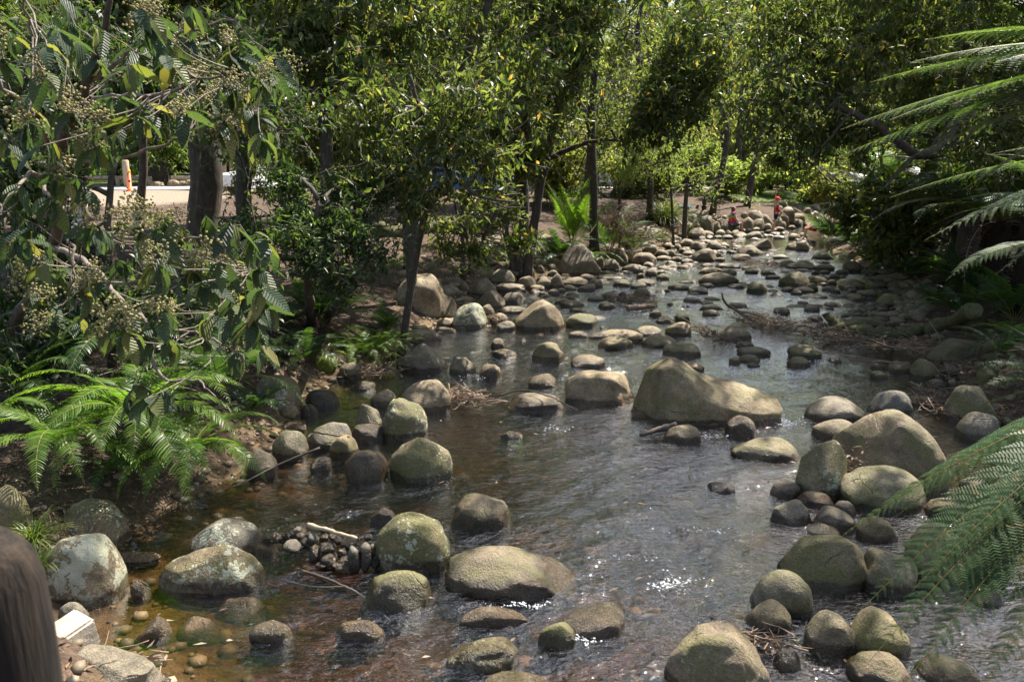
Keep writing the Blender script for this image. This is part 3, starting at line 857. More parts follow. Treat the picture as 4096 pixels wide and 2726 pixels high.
put('A', 1735, 908, 172, 66, 'low tan stone with a wet skirt in the left pool', t=.15, wet=.25)
put('A', 1450, 1022, 182, 128, 'pale pitted stone at the mouth of the left pool', t=.1, l=.1, ang=.6)
put('A', 1640, 1032, 152, 86, 'small pyramid stone awash below the pale pitted one', t=.2, l=.1, ang=.9, wet=.2)
put('A', 680, 1062, 182, 128, 'squarish grey stone with a mossy lichened top on the left shore', t=.3, m=.4, l=.5, ang=.7)
put('A', 775, 1122, 168, 60, 'flat grey stone at the tan shallow pool', t=.5, l=.1)
put('A', 915, 1242, 192, 128, 'tan stone flecked with dark spots by the tan shallow pool', t=.0, l=.1)
put('A', 1195, 1275, 355, 225, 'large pale domed rock beside a nest of dry sticks', t=.2, m=.1, l=.1, br=.8, ang=.3)
put('A', 1055, 1468, 312, 292, 'dark round boulder dotted with pale green lichen', t=.5, m=.55, l=.75, br=.8, ang=.2)
put('A', 810, 1398, 188, 182, 'angular grey stone leaning on the dark round boulder', t=.4, m=.2, l=.15, ang=.85)
put('A', 800, 1485, 235, 135, 'dark wet slab below the angular grey stone', t=.7, l=.05, wet=.5, ang=.6)
put('A', 540, 1540, 320, 200, 'flat grey slab between boulders of the left shore', t=.45, l=.15, ang=.4)
put('A', 640, 1590, 205, 165, 'round brown stone with a dark cap at the left shore', t=.05, m=.4, l=.05)
put('A', 275, 1610, 255, 215, 'grey-green round boulder under the left bank', t=.45, m=.45, l=.5)
put('A', 490, 1242, 235, 122, 'dark wet rounded rock at the tan shallow pool', t=.5, l=0, wet=.9)
put('A', 405, 1312, 122, 96, 'small dark wet stone beside the dark wet rounded rock', t=.4, l=0, wet=.9)
put('A', 270, 1322, 130, 100, 'brown stone at the edge of the tan shallow pool below the leaning shrub', t=.1, l=.1)
put('A', 295, 1422, 190, 100, 'glossy golden wet stone in the tan shallow pool', t=.0, l=0, wet=.9)
put('A', 190, 1235, 320, 215, 'sunlit lichened boulder behind hanging leaves on the left bank', t=.1, m=.3, l=.8)
put('A', 1165, 1763, 430, 318, 'big mossy streaked boulder sloping up to the right', t=.25, m=.6, l=.5, roll=-12, ang=.45)
put('E', 785, 208, 300, 212, 'smooth dark brown wet dome beside the mossy streaked boulder', t=.2, m=.0, l=0, wet=1.0, ang=.1)
put('E', 480, 150, 150, 112, 'small dark angular stone below the round brown one', t=.6, l=.1, wet=.4, ang=.8)
put('E', 75, 180, 230, 190, 'grey stone under roots at the left bank', t=.5, m=.2, l=.1)
put('A', 1600, 555 - 70, 185, 130, 'dark rugged boulder in the cobble heap with a flat sunlit top', t=.3, m=.2, l=.1, ang=.8, seed=5)
put('U', 1730, 970, 390, 270, 'angular brown boulder with a ridge down its front', t=.15, m=.25, l=.1, ang=.95)
put('U', 2050, 890, 310, 155, 'olive block with a flat facet in the still side water', t=.3, m=.4, l=.1, ang=.7)
put('U', 1840, 1140, 250, 130, 'round brown stone by the twig tangle', t=.15, m=.1, l=.1)
put('U', 2030, 1010, 400, 90, 'flat smooth slab at the foot of the tall cone-shaped boulder', t=.3, l=.0, br=.6)
put('U', 1930, 1245, 270, 130, 'rough grey stone at the left corner of the tall cone-shaped boulder', t=.6, m=.1, l=.3, ang=.7)
put('U', 2000, 740, 400, 125, 'long low grey boulder in the cobble heap', t=.4, m=.1, l=.0)
put('U', 1890, 630, 330, 210, 'rounded grey-green boulder behind the long low grey one', t=.4, m=.35, l=.1)
put('U', 1600, 560, 420, 210, 'big dome under hanging leaves at the back of the cobble heap', t=.2, m=.4, l=.1)
put('U', 1370, 745, 130, 160, 'upright brown stone beside the paved ledge', t=.2, m=.1, l=.1)
put('U', 940, 460, 150, 150, 'upright brown boulder in the row along the path', t=.2, m=.3, l=.1)
put('U', 880, 320, 190, 90, 'flattish boulder in the row along the path', t=.3, m=.3, l=.1)
put('U', 1230, 470, 190, 100, 'smooth low boulder in the row along the path', t=.2, m=.4, l=.1)
put('U', 1050, 380, 120, 120, 'round mossy boulder in the row along the path', t=.3, m=.5, l=.1)
put('U', 1200, 640, 300, 130, 'flat paved ledge rock behind the large smooth brown boulder', t=.3, m=.1, l=.0, ang=.7)

G1 = dict(label='rounded grey-brown cobble in the heap below the tallest grey faceted boulder', group='cobbles of the bar below the faceted boulder', name='cobble')
for e in [(360, 1020, 270, 170), (280, 1070, 230 * 0 + 150, 60), (500, 1050, 210, 80), (600, 1015, 210, 135), (770, 1020, 200, 200), (690, 800, 140, 110), (710, 860, 150, 90),
          (1010, 990, 340, 125), (1165, 910, 220, 85), (1280, 1015, 210, 120), (1160, 1065, 250, 115), (935, 1050, 200, 80), (730, 1110, 170, 85), (830, 1085, 110, 70), (580, 1120, 115, 60),
          (130, 1075, 430, 125), (180, 1230, 320, 160), (350, 850, 210, 80), (260, 800, 130, 100), (390, 830, 150, 110), (540, 790, 120, 90),
          (1540, 710, 370, 235), (1495, 775, 240, 155), (1350, 770, 100, 180), (1785, 815, 300, 125), (1735, 650, 160, 160), (1940, 700, 340, 165), (2030, 560, 240, 130),
          (2000, 740, 160, 80), (1720, 830, 160, 50), (1450, 825, 190, 45), (1590, 800, 100, 40), (2180, 590, 190, 90), (2210, 650, 220, 70), (720, 700, 200, 110),
          (1860, 560, 110, 60), (2300, 590, 120, 90)]:
    cx, yb, w, h = e
    put('Q', cx, yb, w, h, t=.2 + .3 * random.random(), m=.25 * random.random() + .1, l=.1, ang=.2 + .4 * random.random(), **G1)
G2 = dict(label='low olive stone in the shallow run between the cobble bar and the long leaf heap', group='low stones in the shallow run', name='river_stone')
for e in [('Q', 1530, 905, 470, 75), ('Q', 1640, 995, 260, 105), ('Q', 1865, 1025, 220, 95), ('Q', 1960, 985, 260, 95), ('Q', 1905, 1140, 230, 135), ('Q', 1650, 1140, 110, 85),
          ('Q', 1290, 1200, 250, 80), ('Q', 1480, 1165, 260, 95), ('Q', 1440, 1300, 240, 95), ('Q', 970, 1285, 340, 110), ('Q', 860, 1250, 250, 105), ('Q', 910, 1180, 220, 70), ('Q', 1050, 1340, 240, 65),
          ('Q', 1890, 890, 110, 75), ('Q', 2035, 865, 165, 115), ('Q', 2190, 915, 180, 100), ('Q', 2150, 830, 170, 60), ('Q', 2250, 1075, 90, 45), ('Q', 2290, 1250, 90, 45),
          ('B', 555, 692, 220, 92), ('B', 1060, 632, 86, 52), ('B', 1240, 657, 106, 56), ('B', 1130, 672, 146, 56),
          ('B', 1215, 447, 150, 50), ('B', 1350, 467, 142, 52), ('B', 1490, 412, 280, 92), ('B', 1420, 337, 132, 46), ('B', 1570, 342, 92, 46), ('B', 1410, 427, 112, 34), ('B', 1610, 432, 122, 34),
          ('B', 1750, 467, 142, 82), ('B', 1310, 527, 122, 36), ('B', 1450, 512, 112, 26), ('B', 1440, 585, 160, 48), ('B', 1440, 627, 132, 50), ('B', 1620, 568, 132, 40), ('B', 1280, 400, 130, 28),
          ('B', 1715, 335, 92, 42), ('B', 1830, 342, 100, 36), ('B', 700, 665 + 40, 40, 18),
          ('C', 300, 422, 215, 105), ('C', 430, 405, 200, 60), ('C', 215, 607, 116, 46), ('C', 420, 592, 116, 42), ('C', 545, 575, 60, 18), ('C', 160, 370, 120, 30)]:
    r_, cx, yb, w, h = e
    put(r_, cx, yb, w, h, t=.15 + .35 * random.random(), m=.3 + .35 * random.random(), l=.15, wet=.15 * random.random(), ang=.2 + .5 * random.random(), **G2)
G3 = dict(label='grey-green stone on the shingle in front of the right-bank ferns', group='shingle stones before the right-bank ferns', name='river_stone')
for e in [(170, 565, 180, 75), (290, 610, 160, 80), (430, 590, 250, 95), (490, 555, 190, 120), (560, 650, 300, 70), (650, 485, 130, 55), (720, 560, 190, 80), (770, 475, 125, 80), (810, 585, 150, 60),
          (1030, 520, 370, 140), (1010, 545, 190, 80), (1050, 580, 190, 70), (1090, 690, 290, 110), (1170, 615, 180, 75), (1260, 640, 230, 110), (1400, 525, 210, 95), (1510, 520, 110, 55), (1230, 565, 120, 35),
          (1280, 680, 130, 45), (1780, 600, 190, 85), (1960, 680, 210, 75), (2090, 720, 150, 75), (1930, 780, 150, 60), (1820, 750, 130, 65), (1740, 685, 90, 45), (1450, 845, 190, 80), (1710, 840, 190, 90), (1360, 890, 220, 70), (1555, 905, 170, 70),
          (490, 800, 220, 75), (740, 800, 110, 35), (90, 840, 220, 75), (540, 960, 210, 85), (430, 990, 140, 60), (820, 970, 120, 85), (640, 1030, 150, 50), (1545, 1040, 150, 95), (940, 905, 110, 40), (1115, 915, 140, 75), (1800, 1050, 200, 70), (1720, 1085, 240, 50), (1210, 900, 120, 45),
          (1450, 425, 310, 100), (1500, 330, 240, 105), (1340, 340, 110, 60), (910, 330, 200, 75), (800, 390, 150, 80), (670, 325, 140, 60), (660, 275, 300, 90), (630, 180, 240, 50), (640, 130, 300, 110), (540, 330, 110, 60), (360, 305, 310, 60), (350, 270, 400, 140), (190, 240, 260, 110), (1050, 290, 300, 150),
          (1920, 540, 140, 100), (1200, 320, 130, 60), (2050, 440, 150, 55), (2200, 1190, 180, 75), (1980, 560, 110, 40)]:
    cx, yb, w, h = e
    put('W', cx, yb, w, h, t=.2 + .35 * random.random(), m=.2 + .3 * random.random(), l=.1, ang=.25 + .4 * random.random(), **G3)
G4 = dict(label='rounded stone in the pool below the seated person', group='stones of the far sunny pool', name='river_stone')
for e in [(500, 960, 200, 105), (620, 1000, 160, 118), (860, 1005, 215, 125), (1000, 985, 160, 75), (1340, 1090, 345, 152), (1390, 1092, 190, 98), (940, 1167, 150, 62), (500, 1187, 165, 65),
          (1230, 1152, 265, 92), (1765, 1132, 235, 68), (1900, 1002, 162, 88), (2050, 1025, 190, 145), (930, 1048, 122, 42), (925, 1112, 92, 72), (1100, 1047, 140, 36), (285, 1085, 105, 72), (370, 1010, 130, 80), (440, 1040, 120, 60), (510, 1080, 160, 60),
          (160, 1100, 190, 100), (380, 1105, 120, 45), (180, 1150, 200, 70), (360, 1165, 150, 70), (290, 1200, 180, 45), (1780, 1060 + 75, 60, 20), (1140, 1010, 90, 30), (1050, 1255, 350, 70), (840, 1010 + 20, 60, 25),
          (770, 1330, 210, 85), (900, 1310, 160, 60), (1060, 1340, 190, 85), (1370, 1330, 180, 75), (1300, 1275, 130, 45), (1210, 1300, 100, 30), (1560, 1310, 180, 45), (480, 1185 - 60, 60, 25), (1640, 1200, 200, 60)]:
    cx, yb, w, h = e
    put('P', cx, yb, w, h, t=.05 + .3 * random.random(), m=.1 + .3 * random.random(), l=.1, **G4)
put('P', 730, 1158, 360, 170, 'dark brown dome at the outlet of the far sunny pool', t=.3, m=.0, l=0, name='boulder')
put('P', 1480, 990, 330, 125, 'bright pale wedge rock lying in the far sunny pool', t=.0, m=.0, l=0, ang=.6, prof=[(-1, .1), (0, .6), (.6, 1), (1, .8)], br=.4)
G5 = dict(label='rounded stone of the rough wall beside and behind the two people', group='stones of the far bank wall', name='wall_stone')
WS = 1.22
for e in [(760, 705, 165, 155), (885, 758, 112, 130), (995, 748, 115, 98), (590, 612, 135, 92), (650, 570, 95, 75), (720, 562, 85, 62), (740, 530, 85, 55), (580, 520, 160, 60), (620, 700, 110, 60), (530, 707, 115, 62), (620, 660, 90, 60),
          (880, 608, 55, 52), (930, 592, 60, 52), (960, 622, 85, 42), (1010, 590, 75, 50), (850, 560, 60, 40), (920, 640, 60, 45), (1015, 650, 60, 50), (850, 640, 50, 40),
          (1310, 705, 135, 135), (1410, 592, 205, 115), (1550, 652, 195, 115), (1440, 712, 165, 120), (1580, 735, 100, 82), (1800, 612, 115, 85), (1750, 702, 140, 80), (1740, 748, 115, 52), (1840, 560, 195, 120), (1700, 660, 130, 90), (2000, 605, 160, 85), (1960, 672, 165, 75),
          (1850, 672, 95, 62), (1790, 415, 105, 62), (1910, 722, 95, 46), (1740, 470, 90, 60), (1960, 420, 90, 50), (2230, 460, 100, 70), (2110, 500, 120, 60), (1270, 560, 90, 60), (1900, 470, 100, 50), (2250, 400, 80, 50),
          (630, 835, 195, 125), (770, 822, 155, 72), (945, 818, 122, 82), (1050, 808, 92, 68), (1150, 806, 112, 66), (1215, 832, 162, 68), (1410, 848, 215, 88), (1040, 855, 135, 52), (1555, 832, 85, 42), (1680, 802, 145, 42), (1740, 858, 145, 42), (1820, 798, 112, 46),
          (1940, 858, 135, 72), (2060, 838, 112, 62), (700, 860, 90, 40), (920, 850, 100, 40), (790, 865, 70, 30), (1330, 770, 90, 50), (1420, 745, 110, 45), (1600, 780, 100, 45), (1240, 760, 90, 60), (1500, 800, 70, 40), (800, 850, 90, 45),
          (1050, 690, 200, 90), (1160, 740, 160, 70), (560, 770, 110, 80), (700, 770, 120, 60)]:
    cx, yb, w, h = e
    put('P', cx, yb + h * .06, w * WS, h * 1.12, t=.05 + .4 * random.random(), m=.1 + .3 * random.random(), l=.15, ang=.3 + .5 * random.random(), br=1.0, box=.82, **G5)
# stones along the path on the left bank
G6 = dict(label='rounded stone edging the earth path on the left bank', group='stones edging the bank path', name='edging_stone')
for e in [('A', 225, 375, 100, 90), ('A', 165, 435, 110, 80), ('A', 100, 470, 110, 80), ('A', 45, 505, 110, 75), ('L', 950, 1010, 170, 150), ('L', 860, 860, 140, 70), ('U', 250, 1210, 140, 110), ('U', 430, 1230, 130, 120),
          ('U', 1580, 330, 130, 60), ('U', 1680, 320, 110, 50), ('U', 2050, 320, 130, 70), ('U', 2120, 480, 120, 90), ('U', 2240, 490, 150, 120), ('U', 1430, 400, 130, 90), ('U', 320, 470, 140, 110), ('U', 330, 620, 160, 130)]:
    r_, cx, yb, w, h = e
    put(r_, cx, yb, w, h, t=.15 + .3 * random.random(), m=.4 * random.random(), l=.3, **G6)

# ---- small dam of broken stones
dam = [(130, 610, 110, 50), (180, 630, 70, 80), (145, 585, 60, 40), (235, 640, 80, 80), (285, 690, 130, 90), (345, 545, 90, 60), (325, 615, 130, 100), (380, 650, 90, 80), (320, 560, 60, 45), (425, 640, 70, 90), (380, 690, 80, 40),
       (450, 625, 40, 40), (505, 620, 70, 60), (440, 755, 90, 120), (530, 695, 115, 80), (535, 785, 120, 115), (590, 640, 60, 70), (620, 720, 60, 60), (665, 670, 120, 75), (600, 800, 100, 55), (630, 830, 110, 70), (705, 810, 95, 165), (785, 800, 95, 180), (825, 715, 60, 85), (845, 785, 65, 80),
       (800, 615, 60, 55), (640, 760, 70, 50), (560, 740, 50, 40), (260, 610, 60, 60), (480, 800, 80, 50), (400, 600, 60, 50), (560, 610, 60, 50), (540, 560, 60, 50), (500, 560, 50, 40)]
for i, (cx, yb, w, h) in enumerate(dam):
    zt = 0.0 if i % 3 else 0.04
    put('E', cx, yb, w, h, 'small dark wet broken stone piled in the little dam', t=.75 + .2 * random.random(), m=0, l=0, wet=.35 + .4 * random.random(), ang=.95, name='dam_stone',
        group='broken stones of the little dam', seed=900 + i, zb=0.02 + 0.12 * rng.random() * (yb < 720), br=1.1, box=.72, ext=False, k=.6, roll=float(rng.normal() * 25))

# ---- gravel and drowned cobbles on the bed
def scatter_rocks(n, pick, smin, smax, name, mat, label=None, cat=None, kind='stuff', sub=2):
    V0, F0 = ico(sub)
    Vs, Fs = [], []
    c = 0
    for i in range(n):
        x, y = pick()
        s = smin + (smax - smin) * rng.random() ** 2.2
        W = V0 * (1 + 0.07 * rng.normal(size=(len(V0), 1))) * [1, 0.75 + 0.3 * rng.random(), 0.5 + 0.2 * rng.random()] * s
        a = rng.random() * 6.28
        W = W @ np.array([[math.cos(a), math.sin(a), 0], [-math.sin(a), math.cos(a), 0], [0, 0, 1]])
        Vs.append(W + [x, y, gh_fast(x, y) + s * 0.15]); Fs.append(F0 + c); c += len(V0)
    me = new_mesh(name, np.vstack(Vs), np.vstack(Fs))
    return tag(add(name, me, mat), label, cat, kind=kind)


def gh_fast(x, y):
    return gh(x, y)


def pick_bed():
    while True:
        y = 3.2 + 22 * rng.random() ** 1.6
        a = np.interp(y, LP[:, 1], LP[:, 0]) - 0.3; b = np.interp(y, RP[:, 1], RP[:, 0]) + 0.3
        return a + (b - a) * rng.random(), y


def pick_edge():
    y = 3.2 + 30 * rng.random() ** 1.2
    if rng.random() < 0.5:
        x = np.interp(y, LP[:, 1], LP[:, 0]) - abs(rng.normal()) * 0.45 + 0.2
    else:
        x = np.interp(y, RP[:, 1], RP[:, 0]) + abs(rng.normal()) * 0.6 - 0.3
    return x, y


scatter_rocks(2400, pick_bed, 0.015, 0.085, 'bed_gravel', M['gravel'], 'brown gravel and drowned cobbles on the stream bed', 'gravel', sub=1)
scatter_rocks(2600, pick_edge, 0.012, 0.06, 'shore_gravel', M['gravel'], 'loose pebbles along both water edges', 'gravel', sub=1)


# ---- cobbles packed tight between the larger stones
def packed(name, label, polys, n, smin, smax, tone, moss, seed):
    r = np.random.default_rng(seed)
    Vs, Fs, c = [], [], 0
    shapes = [rock_shape(7000 + seed * 10 + i, 2 if smax > .1 else 3, .45) for i in range(8)]
    tries = 0; done = 0
    while done < n and tries < n * 30:
        tries += 1
        x0, x1, y0, y1 = polys[r.integers(0, len(polys))]
        b = on_z(r.uniform(x0, x1), r.uniform(y0, y1), .02)
        s = smin + (smax - smin) * r.random() ** 1.5
        if any((b[0] - q[0]) ** 2 + (b[1] - q[1]) ** 2 < (q[2] * .62 + s * .3) ** 2 for q in ROCKS): continue
        W, F0 = shapes[r.integers(0, 8)]
        a = r.random() * 6.28
        W = (W * [s, s * r.uniform(.65, .95), s * r.uniform(.4, .65)]) @ np.array([[math.cos(a), math.sin(a), 0], [-math.sin(a), math.cos(a), 0], [0, 0, 1]])
        z = max(gh(b[0], b[1]), -.06) + s * .12
        Vs.append(W + [b[0], b[1], z]); Fs.append(F0 + c); c += len(W); done += 1
    o = add(name, new_mesh(name, np.vstack(Vs), np.vstack(Fs)), M['rock'])
    o['tone'] = tone; o['moss'] = moss; o['lichen'] = .1; o['wet'] = 0.0
    tag(o, label, 'cobbles', kind='stuff')


packed('packed_cobbles', 'small brown cobbles packed between the boulders of the left bar', [(1780, 2480, 1060, 1190), (1950, 2450, 1040, 1120), (1620, 1960, 1180, 1300)], 230, .07, .22, .3, .2, 1)
packed('packed_cobbles', 'small grey cobbles packed along the far pool outlet', [(2450, 2900, 965, 1075), (2600, 3250, 940, 1010)], 170, .08, .26, .15, .1, 2)
packed('packed_cobbles', 'small olive cobbles packed over the right shingle', [(3150, 3650, 1060, 1230), (3380, 3720, 1200, 1300)], 220, .06, .2, .4, .35, 3)
packed('packed_cobbles', 'small pale flat stones breaking the surface of the shallow run', [(2180, 2950, 1110, 1270), (2950, 3300, 1080, 1180)], 80, .07, .17, .05, .2, 6)
packed('packed_cobbles', 'small pale stones in the amber shallows around the sunlit wedge', [(2050, 2750, 1290, 1440)], 45, .04, .11, .0, .1, 7)
packed('packed_cobbles', 'small stones jammed between the boulders of the right foreground', [(3050, 3950, 1900, 2700), (3500, 4050, 1450, 1800)], 120, .03, .09, .4, .3, 4)
packed('packed_cobbles', 'small stones jammed along the left shore boulders', [(1080, 1700, 1500, 1900), (1550, 1800, 1330, 1480)], 120, .03, .09, .3, .2, 5)

# ------------------------------------------------------------------ light gaps in the canopy (where the sun reaches the stream)
PATCH = [(2450, 1370, 600, 130, .97), (2950, 935, 480, 110, .97), (3080, 1640, 170, 60, .9), (3060, 1790, 200, 80, .95), (2640, 2150, 420, 190, .5), (1850, 1480, 380, 90, .8), (1450, 1660, 240, 60, .9),
         (3560, 1780, 260, 120, .6), (3330, 2060, 260, 90, .6), (3400, 2330, 330, 130, .6), (2850, 2560, 280, 160, .8), (3450, 2620, 330, 160, .7), (450, 1780, 380, 120, .85), (900, 2260, 260, 110, .6),
         (330, 2130, 240, 150, .55), (1620, 2170, 180, 130, .6), (1180, 2130, 220, 90, .4), (2050, 2290, 320, 110, .6), (1750, 640, 320, 130, .7), (2280, 900, 120, 260, .8), (1560, 1120, 130, 100, .5), (3500, 1300, 400, 80, .4), (1600, 1850, 200, 110, .4), (2380, 1530, 200, 90, .8)]
for (fx_, fy_, fY, rx_p, ry_p, pr_) in [(560, 1640, 6.2, 420, 130, .95), (400, 1820, 5.7, 420, 130, .9), (2270, 720, 20, 150, 260, .95), (1250, 560, 9.5, 260, 160, .6), (2680, 800, 26, 200, 180, .9), (3300, 640, 40, 250, 200, .6), (1800, 620, 10, 420, 260, .7), (700, 1980, 5.6, 200, 110, .8), (3850, 900, 14, 260, 200, .8), (3560, 950, 18, 260, 160, .8), (3750, 1150, 15, 300, 120, .6), (3500, 1200, 14, 350, 110, .6)]:
    F0_ = at(fx_, fy_, fY); G0 = F0_ - (F0_[2] - 0.25) / SUNV[2] * SUNV
    u_, v_ = project(G0[None]); s_ = fY / max(2.5, (G0 - CAM) @ FW)
    PATCH.append((float(u_[0]), float(v_[0]), rx_p * s_, ry_p * s_, pr_))
PATCH_A = np.array(PATCH, float)


def sun_keep(P, rnd, strength=1.0):
    t = (P[:, 2] - 0.25) / SUNV[2]
    Gp = P - t[:, None] * SUNV
    zf = (Gp - CAM) @ FW
    u, v = project(Gp)
    pr = np.zeros(len(P))
    ok = zf > 1.0
    for cx, cy_, rx, ry, p in PATCH_A:
        d = ((u - cx) / rx) ** 2 + ((v - cy_) / ry) ** 2
        pr = np.maximum(pr, np.where(ok, p * (1 - smooth(0.45, 1.45, d)), 0))
    return rnd > pr * strength


# ------------------------------------------------------------------ leaves
LT = np.array([[0, 0, 0], [.42, .5, .10], [.47, 0, .03], [.42, -.5, .10], [1, 0, -.14]])
LF = np.array([[0, 2, 1], [0, 3, 2], [1, 2, 4], [2, 3, 4]])


KT = np.array([[0, 0, 0], [.42, .5, .12], [.42, -.5, .12], [1, 0, -.12]])
KF = np.array([[0, 3, 1], [0, 2, 3]])


def leaf_arrays(P, D, L, Wd, N=None, rnd=None, kite=False):
    n = len(P)
    LT_, LF_ = (KT, KF) if kite else (LT, LF)
    D = D / (np.linalg.norm(D, axis=1)[:, None] + 1e-9)
    if N is None:
        N = rng.normal(size=(n, 3)) * 0.7 + [0, 0, 0.8]
    Sd = np.cross(N, D); Sd /= np.linalg.norm(Sd, axis=1)[:, None] + 1e-9
    N = np.cross(D, Sd)
    L = np.broadcast_to(L, n); Wd = np.broadcast_to(Wd, n)
    V = (P[:, None] + D[:, None] * (LT_[None, :, 0, None] * L[:, None, None]) + Sd[:, None] * (LT_[None, :, 1, None] * Wd[:, None, None])
         + N[:, None] * (LT_[None, :, 2, None] * Wd[:, None, None] * 1.6))
    F_ = LF_[None] + (np.arange(n) * len(LT_))[:, None, None]
    return V.reshape(-1, 3), F_.reshape(-1, 3)


def spray_points(blobs, L, Wd, cover, nl, tw, shell=0.45):
    """twig tips inside ellipsoid blobs -> leaf positions and directions, twig segments"""
    Pp, Dd, T0, T1 = [], [], [], []
    for (C, r) in blobs:
        C = np.asarray(C, float); r = np.asarray(r, float)
        area = math.pi * max(r[0] * r[2], 0.01)
        n = max(4, int(1.15 * cover * area / (0.5 * L * Wd) / nl))
        d = rng.normal(size=(n, 3)); d /= np.linalg.norm(d, axis=1)[:, None]
        q = d * (rng.random(n) ** shell)[:, None] * r
        # clumps : pull tips towards a few nodes so that gaps and dark holes remain
        k = max(3, n // 9)
        nodes = q[rng.integers(0, n, k)]
        q = q * 0.35 + nodes[rng.integers(0, k, n)] * 0.65 + rng.normal(size=(n, 3)) * 0.13 * r.mean()
        tip = C + q
        out = d * [1, 1, 0.4] + rng.normal(size=(n, 3)) * 0.5 + [0, 0, -0.15]
        out /= np.linalg.norm(out, axis=1)[:, None]
        st = tip - out * tw
        T0.append(st); T1.append(tip)
        s = rng.random((n, nl)) * 1.05
        P = st[:, None] + (tip - st)[:, None] * s[..., None] + rng.normal(size=(n, nl, 3)) * 0.02
        D = out[:, None] * 0.55 + rng.normal(size=(n, nl, 3)) * 0.75
        Pp.append(P.reshape(-1, 3)); Dd.append(D.reshape(-1, 3))
    return np.vstack(Pp), np.vstack(Dd), np.vstack(T0), np.vstack(T1)


def wiggle(A, B, n, amp, sag=0.0):
    t = np.linspace(0, 1, n)[:, None]
    P = np.asarray(A) + (np.asarray(B) - np.asarray(A)) * t
    w = np.cumsum(rng.normal(size=(n, 3)), axis=0) * amp
    w -= w[0]; w -= t * w[-1]
    P = P + w; P[:, 2] -= sag * np.sin(math.pi * t[:, 0])
    return P


def tree(name, label, cat, trunks, blobs, L=0.14, W=0.05, cover=2.5, mat='leaf_mid', nl=14, droop=0.8, tw=0.5, group=None, cull=1.0, shell=0.45, twigs=True, bark='bark', limbs=True, limb_r=0.035):
    """trunks: list of (points, r0, r1); blobs: list of (centre, radii) in world space"""
    base = np.array(trunks[0][0][0], float)
    root = thing(name, label, cat, base, group=group)
    paths = []
    for i, (pts, r0, r1) in enumerate(trunks):
        p = smooth_path(pts, 6)
        p = p + np.vstack([np.zeros(3), rng.normal(size=(len(p) - 2, 3)) * min(.02, r0 * 0.15), np.zeros(3)]) if len(p) > 2 else p
        rr = np.linspace(1, 0, len(p)) ** 0.8 * (r0 - r1) + r1
        rr[0] *= 1.25
        mb = MB().tube(p - base, rr, 9)
        add('trunk' if i == 0 else 'stem', mb.mesh('trunk'), M[bark], root)
        paths.append(p)
    allp = np.vstack(paths)
    if limbs:
        for (C, r) in blobs:
            C = np.asarray(C, float)
            dist = np.linalg.norm(allp - C, axis=1) + 0.6 * np.maximum(0, allp[:, 2] - C[2])
            j = int(np.argmin(dist))
            ln = np.linalg.norm(allp[j] - C)
            if ln < 0.3: continue
            p = wiggle(allp[j], C, 9, 0.05 * ln, -0.1 * ln)
            mb = MB().tube(p - base, np.linspace(limb_r * (0.6 + 0.25 * ln ** .5), limb_r * 0.25, 9), 6)
            for _ in range(5):                       # secondary branches
                q = p[rng.integers(3, 9)]; e = C + rng.normal(size=3) * np.asarray(r) * 0.6
                mb.tube(wiggle(q, e, 6, 0.06 * np.linalg.norm(e - q)) - base, np.linspace(limb_r * 0.4, limb_r * 0.12, 6), 4, cap=False)
            add('limb', mb.mesh('limb'), M[bark], root)
    P, D, T0, T1 = spray_points(blobs, L, W, cover, nl, tw, shell)
    D = D + [0, 0, -droop]
    k = sun_keep(P, rng.random(len(P)), cull)
    P, D = P[k], D[k]
    V, F_ = leaf_arrays(P - base, D, L * (0.6 + 0.7 * rng.random(len(P))), W * (0.65 + 0.6 * rng.random(len(P))), kite=base[1] > 11)
    c = add('crown', new_mesh('crown', V, F_, False), M[mat], root)
    tag(c, kind='stuff')
    if twigs:
        kt = sun_keep((T0 + T1) / 2, rng.random(len(T0)), cull); T0, T1 = T0[kt], T1[kt]
        n = len(T0)
        mid = (T0 + T1) / 2 + rng.normal(size=T0.shape) * 0.03
        w = 0.0025 + 0.00022 * np.linalg.norm(base[:2])
        sd = np.cross(T1 - T0, rng.normal(size=T0.shape)); sd /= np.linalg.norm(sd, axis=1)[:, None]
        s2 = np.cross(T1 - T0, sd); s2 /= np.linalg.norm(s2, axis=1)[:, None]
        Vt = np.stack([T0 + sd * w, T0 - sd * w * .5 + s2 * w, T0 - sd * w * .5 - s2 * w, T1], 1) - base
        Ft = np.array([[0, 1, 3], [1, 2, 3], [2, 0, 3]])[None] + (np.arange(n) * 4)[:, None, None]
        tag(add('twigs', new_mesh('twigs', Vt.reshape(-1, 3), Ft.reshape(-1, 3)), M['twig'], root), kind='stuff')
    return root


def pb(px, py, Y, rx, ry, rd=None):          # blob from a picture measure at a distance
    C = at(px, py, Y); s = Y / FPX
    return (C, (rx * s, rd if rd is not None else (rx + ry) / 2 * s, ry * s))


def gp(px, Y, dz=-0.1):                      # ground point in the direction of a picture column
    x = (px - 2048) / FPX * (Y * math.cos(PITCH) + (CAMZ - 1.0) * math.sin(PITCH))
    return np.array([x, Y, gh(x, Y) + dz])


